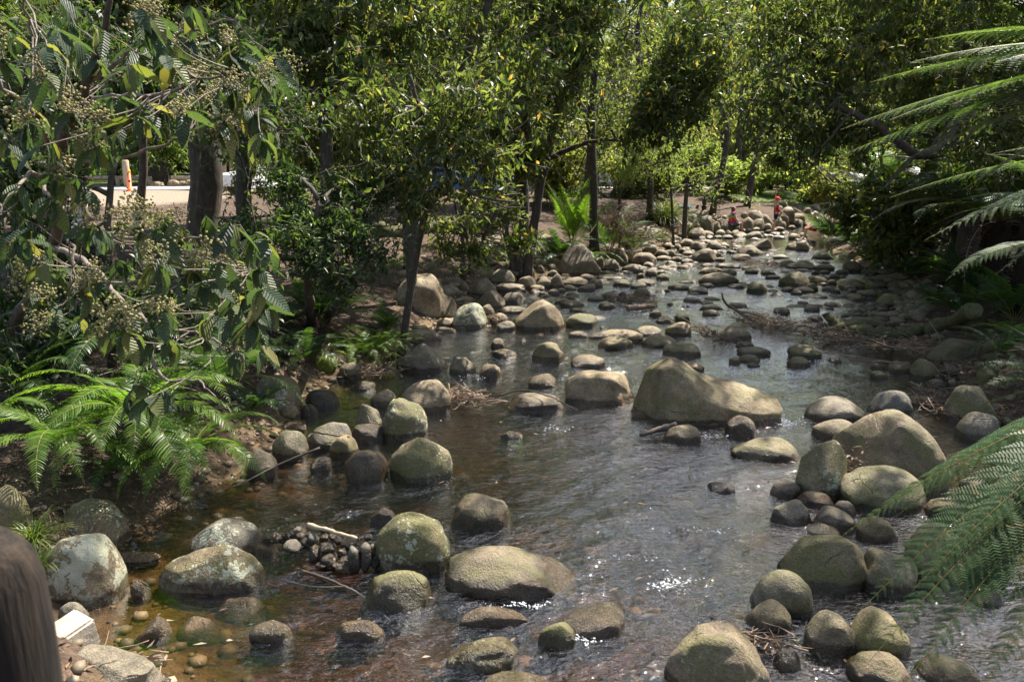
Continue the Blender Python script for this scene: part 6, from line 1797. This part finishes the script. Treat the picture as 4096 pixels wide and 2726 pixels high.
branch('drowned_branch', 'twiggy branch with green shoots drowned below the little dam', 'branch', [([oz(1180, 2270, .0), oz(1300, 2310, .02), oz(1390, 2350, .03), oz(1460, 2390, .0), oz(1560, 2480, -.01)], .01, .006), ([oz(1390, 2345, .03), oz(1250, 2345, .02), oz(1120, 2315, 0)], .006, .003)], 'dark_wood')
branch('small_log', 'short weathered log in the midstream twig raft', 'log', [([oz(2510, 1232, .06), oz(2560, 1228, .07), oz(2612, 1222, .06)], .06, .05)], 'stick', 9)
branch('red_reed', 'thin reddish reed standing out of the open water', 'reed', [([oz(2760, 1935, -.02), on_z(2759, 1895, .0) + [0, 0, .04], on_z(2757, 1935, 0) + [0, 0, .17]], .004, .003)], 'stick')
for i, (a, b) in enumerate([((3200, 1395), (3650, 1460)), ((3300, 1340), (3700, 1410)), ((3450, 1380), (3850, 1400)), ((3350, 1310), (3600, 1400)), ((3400, 1440), (3640, 1450))]):
    branch('dry_cane', 'long straight dry cane lying across the leaf drift', 'cane', [([oz(*a, .13), oz((a[0] + b[0]) / 2, (a[1] + b[1]) / 2, .19), oz(*b, .16)], .011, .007)], 'stick')['group'] = 'dry canes on the leaf drift'

# moss cushion
W_, F_ = rock_shape(77, 4, .1, None, 0, 1.6)
c = on_ground(1300, 1460, False)
tag(add('moss_cushion', new_mesh('moss_cushion', W_ * [.16, .13, .12], F_), M['moss'], loc=c), 'bright yellow-green moss cushion on the left shore bank', 'moss')

# ------------------------------------------------------------------ timber post and cut block at the lower left
pc = at(-75, 2130, .78)
mb = MB()
prof = [(-1.9, .058), (-.3, .056), (-.12, .055), (-.06, .052), (-.03, .046), (-.012, .036), (-.003, .022), (0, .003)]
mb.tube([(rng.normal() * .0008, rng.normal() * .0008, z) for z, _ in prof], [r_ for _, r_ in prof], 28)
po = thing('railing_post', 'round-topped weathered timber post close at the lower left', 'post', pc - [0, 0, 1.9])
add('shaft', mb.mesh('shaft'), M['post'], po, (0, 0, 1.9))
add('bolt', MB().tube([(.048, -.03, 1.62), (.062, -.038, 1.62)], [.009, .008], 8).mesh('bolt'), M['dark_wood'], po)

bm = bmesh.new(); bmesh.ops.create_cube(bm, size=1)
for v in bm.verts:
    v.co = (v.co.x * .2, v.co.y * .3, v.co.z * .18)
    if v.co.z > 0 and v.co.x > 0: v.co.x -= .02
bmesh.ops.bevel(bm, geom=list(bm.edges), offset=.014, segments=2, affect='EDGES')
bmesh.ops.subdivide_edges(bm, edges=list(bm.edges), cuts=2, use_grid_fill=True)
for v in bm.verts:
    v.co += Vector((1, 1, 1)) * mnoise.noise(v.co * 9) * .006
me = bpy.data.meshes.new('cut_block'); bm.to_mesh(me); bm.free()
cb = on_z(235, 2590, .16)
tag(add('cut_block', me, M['block'], loc=cb + [0, .05, 0], rot=(R(8), R(6), R(-28))), 'pale squared cut stone block next to the timber post', 'block')
for v in (me,): v.polygons.foreach_set('use_smooth', np.zeros(len(v.polygons), bool))

# ------------------------------------------------------------------ car park in the clearing
road = []
xs = np.linspace(-60, 12, 73)
for i, x in enumerate(xs):
    road += [(x, 47.0 + .05 * x, 0), (x, 52.0 + .05 * x, 0)]
road = np.array(road, float); road[:, 2] = height(road[:, 0], road[:, 1]) + .03
tag(add('road', new_mesh('road', road, np.array([[2 * i, 2 * i + 2, 2 * i + 3, 2 * i + 1] for i in range(72)])), M['asphalt']), kind='structure')


def pole(name, label, cat, px, pyb, pyt, r, mat, Y, tilt=0, group=None, cap=True):
    b = gp(px, Y, 0); t = at(px + tilt, pyt, Y)
    root = thing(name, label, cat, b, group=group)
    h = t - b
    add('shaft', MB().tube([(0, 0, -.1), h * .5, h * .97, h], [r, r, r, r * .75], 12).mesh('shaft'), M[mat], root)
    return root


pole('timber_post', 'leaning round timber post beside the orange marker', 'post', 512, 722, 640, .2, 'pale_timber', 50, -12)
pole('timber_post', 'tall timber post beside the metal pole at the road edge', 'post', 882, 745, 615, .17, 'pale_timber', 46)
pole('timber_post', 'second tall timber post right beside the metal pole', 'post', 897, 750, 612, .17, 'pale_timber', 45.4, -6)
pole('timber_post', 'short timber post to the right of the metal pole', 'post', 932, 765, 700, .17, 'pale_timber', 44.5)
pole('sign_pole', 'thin grey metal sign pole at the road edge', 'pole', 922, 760, 530, .05, 'asphalt', 45)
pole('timber_post', 'timber stump post left of the flared conifer trunk', 'post', 462, 690, 615, .26, 'post', 54)
M['orange'] = mat_flat('orange_plastic', (.75, .09, .015), .5)
M['amber'] = mat_flat('amber_lens', (.9, .4, .03), .3)
ob = gp(521, 44, 0); orr = thing('marker_bollard', 'slim bright orange plastic road marker with an amber top', 'bollard', ob)
add('body', MB().tube([(0, 0, 0), (0, 0, .05), (0, 0, .06), (.04, 0, 1.0)], [.22, .2, .12, .085], 12).mesh('body'), M['orange'], orr)
add('light', MB().tube([(.04, 0, 1.0), (.045, 0, 1.08), (.05, 0, 1.18)], [.09, .09, .03], 10).mesh('light'), M['amber'], orr)
for i, (a, b, Y, lab) in enumerate([(690, 1060, 52.5, 'log rail barrier along the road in front of the conifers'), (340, 610, 53.5, 'low log rail in the grass left of the orange marker'), (2900, 3260, 46, 'dark timber rail fence beyond the far bank'), (1150, 1420, 40, 'low log edging the sandy ground below the white wagon')]):
    A, B = gp(a, Y, 0), gp(b, Y, 0)
    root = thing('log_rail', lab, 'rail', A)
    add('rail', MB().tube([np.array([0, 0, .5]), (B - A) * .5 + [0, 0, .52], B - A + [0, 0, .5]], [.16, .15, .15], 10).mesh('rail'), M['pale_timber' if i != 2 else 'post'], root)
    for t in (0.03, .5, .97):
        q = (B - A) * t
        add('support', MB().tube([q - [0, 0, .1], q + [0, 0, .52 if i != 2 else .95]], [.16, .15], 9).mesh('support'), M['pale_timber' if i != 2 else 'post'], root)
A, B = gp(705, 54, .9), gp(900, 49, 1.35)
rope = thing('rope', 'grey rope slung from the log rail toward the timber posts', 'rope', A)
add('strand', MB().tube(wiggle((0, 0, 0), B - A, 12, .004, .25), .035, 6).mesh('strand'), M['asphalt'], rope)
for i in range(34):
    px = 600 + 420 * rng.random(); Y = 51.8 + 1.2 * rng.random()
    b = gp(px, Y, 0); s = .16 + .26 * rng.random()
    W_, F_ = rock_shape(4000 + i, 3, .4)
    o = add('edging_stone', new_mesh('edging_stone', W_ * [s, s * .8, s * .75], F_), M['rock'], loc=b + [0, 0, s * .3])
    o['tone'] = .0; o['moss'] = 0.; o['lichen'] = 0.1; o['wet'] = -1.0
    tag(o, 'pale rounded stone heaped under the log rail by the conifers', 'stone', 'stones under the log rail')

# ---- vehicles
M['glass'] = mat_flat('car_glass', (.02, .025, .03), .05, .8)
M['tyre'] = mat_flat('tyre', (.015, .015, .015), .8)
M['rim'] = mat_flat('rim', (.5, .5, .52), .3, .5, .8)
M['lamp'] = mat_flat('lamp_lens', (.8, .8, .78), .1, .6)
M['red_lamp'] = mat_flat('red_lens', (.4, .02, .02), .2, .6)


def car(label, cat, px, Y, rotz, paint, L=4.6, H=1.5, Wd=1.8, style='wagon'):
    b = gp(px, Y, 0)
    root = thing('parked_' + cat.replace(' ', '_'), label, cat, b, rotz)
    g = .28
    if style == 'van':
        low = [(0, g), (0, 1.0), (.05, H * .62), (.55, H * .95), (1.0, H), (L - .15, H), (L, H * .8), (L, g)]
        win = [(.35, H * .62, 1.15, H * .9), (1.35, H * .62, 2.5, H * .9), (2.7, H * .62, L - .35, H * .9)]
    elif style == 'ute':
        low = [(0, .4), (0, .95), (.1, 1.05), (1.35, 1.15), (1.95, H), (3.3, H), (3.5, 1.1), (L, 1.1), (L, .4)]
        win = [(1.75, 1.18, 2.45, H - .1), (2.55, 1.18, 3.25, H - .1)]
    else:
        low = [(0, g), (0, .7), (.15, .85), (1.15, .98), (1.9, H), (L - .7, H), (L - .1, 1.0), (L, .9), (L, g)]
        win = [(1.75, 1.0, 2.6, H - .1), (2.7, 1.0, 3.6, H - .1)]
    P = np.array(low); n = len(P)
    rows = []
    for y, ins in ((-Wd / 2, .0), (-Wd / 2 + .06, -.04), (Wd / 2 - .06, -.04), (Wd / 2, 0)):
        taper = np.where(P[:, 1] > 1.0, .10, 0)
        q = np.column_stack([P[:, 0] - L / 2, np.full(n, y) - np.sign(y) * taper, P[:, 1]])
        if ins == 0: q[:, 2] = g + (q[:, 2] - g) * .985; q[:, 0] *= .985
        rows.append(q)
    V = np.vstack(rows)
    F_ = [[r_ * n + i, r_ * n + (i + 1) % n, (r_ + 1) * n + (i + 1) % n, (r_ + 1) * n + i] for r_ in range(3) for i in range(n)]
    F_ += [list(range(n)), list(range(3 * n, 4 * n))[::-1]]
    me = bpy.data.meshes.new('body'); me.from_pydata([tuple(v) for v in V], [], F_); me.update()
    add('body', me, M[paint], root)
    for s in (-1, 1):
        for (x0, z0, x1, z1) in win:
            sl = .14 if x0 == win[0][0] else .03
            y0, y1 = s * (Wd / 2 - .035), s * (Wd / 2 - .085)
            wv = np.array([[x0 - L / 2, y0, z0], [x1 - L / 2, y0, z0], [x1 - L / 2 - .03, y1, z1], [x0 - L / 2 + sl * 2, y1, z1]])
            wv[:, 1] += s * .0
            wv2 = wv.copy(); wv2[:, 1] -= s * .03
            add('window', new_mesh('window', np.vstack([wv, wv2]), np.array([[0, 1, 2, 3], [7, 6, 5, 4], [0, 4, 5, 1], [2, 6, 7, 3]]), False), M['glass'], root)
        for x in (L * .19, L * .79):
            w = add('wheel', MB().tube([(0, -.11, 0), (0, .11, 0)], [.34, .34], 20).mesh('wheel'), M['tyre'], root, (x - L / 2, s * (Wd / 2 - .1), .34))
            add('rim', MB().tube([(0, -.118, 0), (0, .118, 0)], [.2, .2], 14).mesh('rim'), M['rim'], w)
        add('headlight', MB().box((0, 0, 0), (.04, .16, .08)).mesh('headlight', False), M['lamp'], root, (-L / 2 + .02, s * Wd * .36, .72))
        add('tail_light', MB().box((0, 0, 0), (.03, .1, .14)).mesh('tail_light', False), M['red_lamp'], root, (L / 2 - .02, s * Wd * .42, .85))
    xa, za, xb, zb_ = ((.06, H * .64, .52, H * .93) if style == 'van' else (1.4, 1.17, 1.92, H - .04) if style == 'ute' else (1.2, 1.0, 1.86, H - .04))
    ws = np.array([[xa - L / 2 - .02, -Wd * .42, za], [xa - L / 2 - .02, Wd * .42, za], [xb - L / 2 - .02, Wd * .37, zb_], [xb - L / 2 - .02, -Wd * .37, zb_]])
    add('windscreen', new_mesh('windscreen', np.vstack([ws, ws + [.03, 0, -.02]]), np.array([[0, 1, 2, 3], [7, 6, 5, 4]]), False), M['glass'], root)
    return root


M['white_paint'] = mat_flat('white_paint', (.7, .71, .72), .25, .5, 0, .5)
M['blue_paint'] = mat_flat('blue_paint', (.03, .17, .5), .25, .5, 0, .5)
M['silver_paint'] = mat_flat('silver_paint', (.42, .45, .48), .25, .5, .3, .5)
car('white pickup truck half hidden behind leaves near the timber posts', 'pickup truck', 1060, 43, R(75), 'white_paint', 5.2, 1.85, 1.85, 'ute')
car('white wagon parked behind the slender lichen-spotted trunk', 'car', 1440, 45, R(8), 'white_paint', 4.7, 1.5)
car('bright blue van seen through the leaves of the open shrub', 'van', 1900, 40, R(-12), 'blue_paint', 4.9, 2.15, 1.9, 'van')
car('silver car parked to the right of the blue van behind the stem cluster', 'car', 2190, 38, R(10), 'silver_paint', 4.5, 1.45)
car('silver-blue car in the shade behind the upright bright fern', 'car', 2420, 52, R(-5), 'silver_paint', 4.6, 1.5)
car('white car far back beyond the feathery shrub', 'car', 2740, 56, R(4), 'white_paint', 4.6, 1.5)

# ------------------------------------------------------------------ people
def skin(name, joints, edges, radii, mat, sub=1):
    keys = list(joints)
    me = bpy.data.meshes.new(name)
    me.from_pydata([joints[k] for k in keys], [(keys.index(a), keys.index(b)) for a, b in edges], [])
    me.update()
    o = bpy.data.objects.new('tmp', me); COL.objects.link(o)
    m = o.modifiers.new('skin', 'SKIN'); m.use_smooth_shade = True
    for i, k in enumerate(keys):
        r_ = radii[k]; me.skin_vertices[0].data[i].radius = (r_, r_) if not hasattr(r_, '__len__') else r_
        me.skin_vertices[0].data[i].use_root = (i == 0)
    s = o.modifiers.new('sub', 'SUBSURF'); s.levels = sub; s.render_levels = sub
    dg = bpy.context.evaluated_depsgraph_get()
    out = bpy.data.meshes.new_from_object(o.evaluated_get(dg))
    out.name = name
    bpy.data.objects.remove(o); bpy.data.meshes.remove(me)
    out.materials.clear(); out.materials.append(mat)
    return out


M['skin'] = mat_flat('skin', (.62, .38, .28), .5)
M['hair'] = mat_flat('brown_hair', (.12, .07, .035), .6)
M['red_cloth'] = mat_flat('red_cloth', (.55, .03, .05), .8)
M['navy_cloth'] = mat_flat('navy_cloth', (.015, .025, .045), .85)
M['white_cloth'] = mat_flat('white_cloth', (.75, .75, .74), .8)
M['purple_cloth'] = mat_flat('purple_cloth', (.14, .05, .2), .8)
t = NT('rainbow_cloth')
tc = t.n('TexCoord'); nn = t.noise(tc.outputs['Object'], 7, 2, .5, .8)
sx = t.n('SeparateXYZ'); t.l(tc.outputs['Object'], sx.inputs[0])
f = t.math('FRACT', t.math('ADD', t.math('MULTIPLY', sx.outputs[2], 2.4), t.math('MULTIPLY', nn, .8)))
p = t.n('BsdfPrincipled'); p.inputs['Roughness'].default_value = .85
t.l(t.ramp(f, [(0, (.6, .02, .25)), (.18, (.7, .06, .02)), (.36, (.8, .3, .02)), (.52, (.75, .6, .03)), (.68, (.05, .4, .08)), (.84, (.03, .12, .5)), (1, (.5, .03, .3))]), p.inputs['Base Color'])
t.surf(p.outputs[0]); M['rainbow'] = t.m


def hand_chain(J, E, Rr, wrist, d, up, pre, s=1.0):
    w = np.array(J[wrist]); d = np.array(d, float); d /= np.linalg.norm(d); up = np.array(up, float); sd = np.cross(d, up)
    J[pre + 'palm'] = tuple(w + d * .05 * s); E.append((wrist, pre + 'palm')); Rr[pre + 'palm'] = (.03 * s, .016 * s)
    for k, (o, l) in enumerate(((-.024, .062), (-.008, .074), (.008, .07), (.024, .055))):
        a = w + d * .078 * s + sd * o * s
        J[f'{pre}f{k}a'] = tuple(a); J[f'{pre}f{k}b'] = tuple(a + d * l * s * .9 - up * .012 * s)
        E += [(pre + 'palm', f'{pre}f{k}a'), (f'{pre}f{k}a', f'{pre}f{k}b')]
        Rr[f'{pre}f{k}a'] = .009 * s; Rr[f'{pre}f{k}b'] = .007 * s
    J[pre + 'th'] = tuple(w + d * .06 * s - sd * .05 * s); E.append((pre + 'palm', pre + 'th')); Rr[pre + 'th'] = .009 * s


def person(label, loc, rotz, J, radii, scale=1.0, shirt=None, shirt_mat='red_cloth', legs_mat='navy_cloth', shorts=True, cap=None, hair=False, hands=True, shirt_in=0.014, sleeve=.5):
    root = thing('person', label, 'person', loc, rotz)
    root.scale = (scale,) * 3
    J = dict(J); Rr = dict(radii)
    E = [('pelvis', 'belly'), ('belly', 'chest'), ('chest', 'neck'), ('neck', 'jaw'), ('jaw', 'head'), ('head', 'crown')]
    for s in 'lr':
        E += [('chest', 'sh' + s), ('sh' + s, 'el' + s), ('el' + s, 'wr' + s), ('pelvis', 'hip' + s), ('hip' + s, 'kn' + s), ('kn' + s, 'an' + s), ('an' + s, 'toe' + s)]
    if hands:
        for s in 'lr':
            d = np.array(J['wr' + s]) - np.array(J['el' + s])
            up = np.array([0, 1.0, 0]) - d * (d[1] / (d @ d)); up /= np.linalg.norm(up)
            hand_chain(J, E, Rr, 'wr' + s, d, up, s + '_')
    add('body', skin('body', J, E, Rr, M['skin']), None, root)
    # shirt
    def sub(keys, ed, grow, mat, nm):
        j = {k: J[k] for k in keys if k in J}
        r_ = {k: (np.array(Rr[k]) + grow if hasattr(Rr[k], '__len__') else Rr[k] + grow) for k in j}
        add(nm, skin(nm, j, ed, r_, M[mat]), None, root)
    Jx = dict(J)
    for s in 'lr':
        J['sl' + s] = tuple(np.array(J['sh' + s]) * (1 - sleeve) + np.array(J['el' + s]) * sleeve); Rr['sl' + s] = Rr['sh' + s] * .95
        J['th' + s] = tuple(np.array(J['hip' + s]) * .22 + np.array(J['kn' + s]) * .78); Rr['th' + s] = Rr['kn' + s] * 1.25
    J['hem'] = tuple(np.array(J['pelvis']) * .55 + np.array(J['belly']) * .45); Rr['hem'] = Rr['pelvis']
    sub(['belly', 'hem', 'chest', 'shl', 'shr', 'sll', 'slr'], [('belly', 'hem'), ('belly', 'chest'), ('chest', 'shl'), ('chest', 'shr'), ('shl', 'sll'), ('shr', 'slr')], shirt_in, shirt_mat, 'shirt')
    sub(['pelvis', 'hem', 'hipl', 'hipr', 'thl', 'thr'], [('pelvis', 'hem'), ('pelvis', 'hipl'), ('pelvis', 'hipr'), ('hipl', 'thl'), ('hipr', 'thr')], .016, legs_mat, 'shorts')
    h = np.array(J['head']); rh = np.mean(Rr['head'])
    V0, F0 = ico(3)
    if hair:
        k = (V0[:, 0] < .25) | (V0[:, 2] > .55)
        W = V0 * rh * 1.22
        W[:, 2] = np.where(W[:, 2] < 0, W[:, 2] * 2.6, W[:, 2]); W[:, 0] -= .025
        fk = k[F0].all(1)
        add('hair', new_mesh('hair', W + h, F0[fk]), M['hair'], root)
    if cap:
        W = V0 * rh * 1.2; fk = (V0[:, 2] > .12)[F0].all(1)
        W[:, 2] = W[:, 2] * .95 + .01
        mb = MB().put(W + h, F0[fk])
        a = np.linspace(-1.1, 1.1, 9); inner = np.stack([np.cos(a) * rh * 1.1, np.sin(a) * rh * 1.1, np.full(9, .03)], -1) + h
        outer = np.stack([np.cos(a) * rh * 1.15 + rh * .85, np.sin(a) * rh * 1.05, np.full(9, .0)], -1) + h
        vv = np.vstack([inner, outer, inner - [0, 0, .008], outer - [0, 0, .008]])
        ff = []
        for i in range(8): ff += [[i, i + 1, i + 10], [i, i + 10, i + 9], [18 + i, 28 + i, 19 + i], [18 + i, 27 + i, 28 + i]]
        mb.put(vv, np.array(ff))
        add('cap', mb.mesh('cap'), M[cap], root)
    # face: eyes, nose, mouth
    fx = h + [rh * .98, 0, 0]
    mb = MB()
    for s in (-1, 1): mb.put(V0 * .009 + fx + [-.012, s * rh * .38, .012], F0)
    add('eyes', mb.mesh('eyes'), M['navy_cloth'], root)
    add('nose', MB().put(V0 * [.02, .013, .024] + fx + [.004, 0, -.015], F0).mesh('nose'), M['skin'], root)
    add('mouth', MB().put(V0 * [.008, .022, .006] + fx + [-.012, 0, -.055], F0).mesh('mouth'), M['red_cloth'], root)
    mb = MB()
    for s in (-1, 1): mb.put(V0 * [.018, .009, .028] + h + [0, s * rh * 1.0, -.005], F0)
    add('ears', mb.mesh('ears'), M['skin'], root)
    return root


RAD = dict(pelvis=(.115, .095), belly=(.115, .09), chest=(.13, .095), neck=.045, jaw=.062, head=.088, crown=.06, shl=.052, shr=.052, ell=.034, elr=.034, wrl=.025, wrr=.025, hipl=.075, hipr=.075, knl=.05, knr=.05, anl=.032, anr=.032, toel=.026, toer=.026)
boy = dict(pelvis=(0, 0, .68), belly=(0, 0, .82), chest=(0, 0, .98), neck=(0, 0, 1.1), jaw=(.025, 0, 1.17), head=(.01, 0, 1.235), crown=(0, 0, 1.3),
           shl=(0, .15, 1.03), ell=(-.02, .17, 1.24), wrl=(-.03, .13, 1.44), shr=(0, -.15, 1.03), elr=(.06, -.19, .84), wrr=(.2, -.19, .7),
           hipl=(0, .075, .64), knl=(.01, .09, .37), anl=(-.03, .09, .05), toel=(.11, .09, .025), hipr=(0, -.075, .64), knr=(-.05, -.09, .37), anr=(-.14, -.09, .05), toer=(0, -.1, .025))
rb = dict(RAD); rb.update(pelvis=(.1, .085), belly=(.1, .085), chest=(.11, .085), hipl=.065, hipr=.065, knl=.042, knr=.042, shl=.042, shr=.042)
bl = on_z(3100, 922, .1)
sb = 132 * (bl[1] / FPX) / 1.33
person('child in a red shirt and red cap standing on stones with one arm raised', bl, 0, boy, rb, sb, shirt_mat='red_cloth', legs_mat='navy_cloth', cap='red_cloth', sleeve=.3)
wom = dict(pelvis=(0, 0, .12), belly=(.02, 0, .32), chest=(.03, 0, .54), neck=(.05, 0, .68), jaw=(.085, 0, .75), head=(.075, 0, .82), crown=(.06, 0, .89),
           shl=(.03, .2, .6), ell=(.1, .25, .36), wrl=(.3, .2, .24), shr=(.03, -.2, .6), elr=(.12, -.27, .34), wrr=(.34, -.2, .22),
           hipl=(.02, .11, .1), knl=(.44, .13, .2), anl=(.5, .12, -.24), toel=(.64, .12, -.28), hipr=(.02, -.11, .1), knr=(.42, -.1, .16), anr=(.46, -.1, -.24), toer=(.6, -.1, -.28))
rw = dict(RAD); rw.update(pelvis=(.19, .17), belly=(.18, .16), chest=(.17, .14), hipl=.115, hipr=.115, knl=.075, knr=.075, shl=.075, shr=.075, ell=.05, elr=.05, anl=.045, anr=.045, toel=.034, toer=.034)
wl_ = at(2926, 908, bl[1] - .2)
sw = 104 * (bl[1] / FPX) / 1.18
person('person with long brown hair in a rainbow tie-dye top sitting on the stones', wl_, 0, wom, rw, sw, shirt_mat='rainbow', legs_mat='navy_cloth', hair=True, sleeve=.12, shirt_in=.025)
stand = dict(boy); stand.update(ell=(-.03, .2, .8), wrl=(.05, .2, .62))
q = gp(2495, 40, 0); person('person in a purple top standing far back behind the arching fern', q, R(200), stand, rb, 1.25, shirt_mat='purple_cloth', hair=True)
q = at(3262, 925, bl[1] - 2.5); q[2] = max(.05, gh(q[0], q[1])); person('person in white and red crouching behind the fern tips at the stream bend', q + [0, 0, .25 * sw], R(180), wom, RAD, .8, shirt_mat='white_cloth', legs_mat='red_cloth', cap='white_cloth')
q = gp(330, 13, 0); person('person in a white top and dark cap glimpsed through the leaves at the left', q + [0, 0, .3], R(30), wom, RAD, 1.05, shirt_mat='white_cloth', legs_mat='navy_cloth', cap='navy_cloth')

# towel on the wall
W_, F_ = rock_shape(555, 3, .3, None, 0, 2.0)
tag(add('folded_towel', new_mesh('folded_towel', W_ * [.28, .16, .08], F_), mat_flat('teal_cloth', (.02, .12, .16), .9), loc=on_ground(2745, 838) + [0, .2, .1]), 'crumpled dark teal towel lying on the far stone wall', 'towel')

# ------------------------------------------------------------------ stones that share a group: tell each apart by look and neighbour
anch = [(x, y, o['label']) for (x, y, r_, zt, o, *_q) in ROCKS if 'group' not in o]
seen = {}
for (x, y, r_, zt, o, px, pyb, w, h) in ROCKS:
    if 'group' not in o or o.name.startswith('dam'): continue
    ax, ay, al = min(anch, key=lambda q: (q[0] - x) ** 2 + (q[1] - y) ** 2)
    size = 'large' if w * on_z(px, pyb)[1] / FPX > .62 else 'small' if w * on_z(px, pyb)[1] / FPX < .34 else 'medium'
    form = 'flat' if w / h > 2.6 else 'upright' if w / h < 1.25 else 'rounded'
    colr = 'mossy' if o['moss'] > .48 else 'grey' if o['tone'] > .36 else 'brown' if o['tone'] > .22 else 'tan'
    rel = 'beside' if abs(y - ay) < .5 * abs(x - ax) else 'upstream of' if y > ay else 'downstream of'
    short = al
    for cut in (' with ', ' on ', ' at ', ' in ', ' beside ', ' behind ', ' of the ', ' under ', ' lying ', ' and ', ' below ', ' catching ', ' standing '):
        i = short.find(cut)
        if i > 12: short = short[:i]
    lab = f'{size} {form} {colr} stone {rel} the {short}'
    lab = ' '.join(lab.replace('the the', 'the').split()[:16])
    o['label'] = lab
    seen.setdefault(lab, []).append(o)
for lab, os_ in seen.items():
    if len(os_) > 1:
        for o in os_: o['group'] = lab[:60]
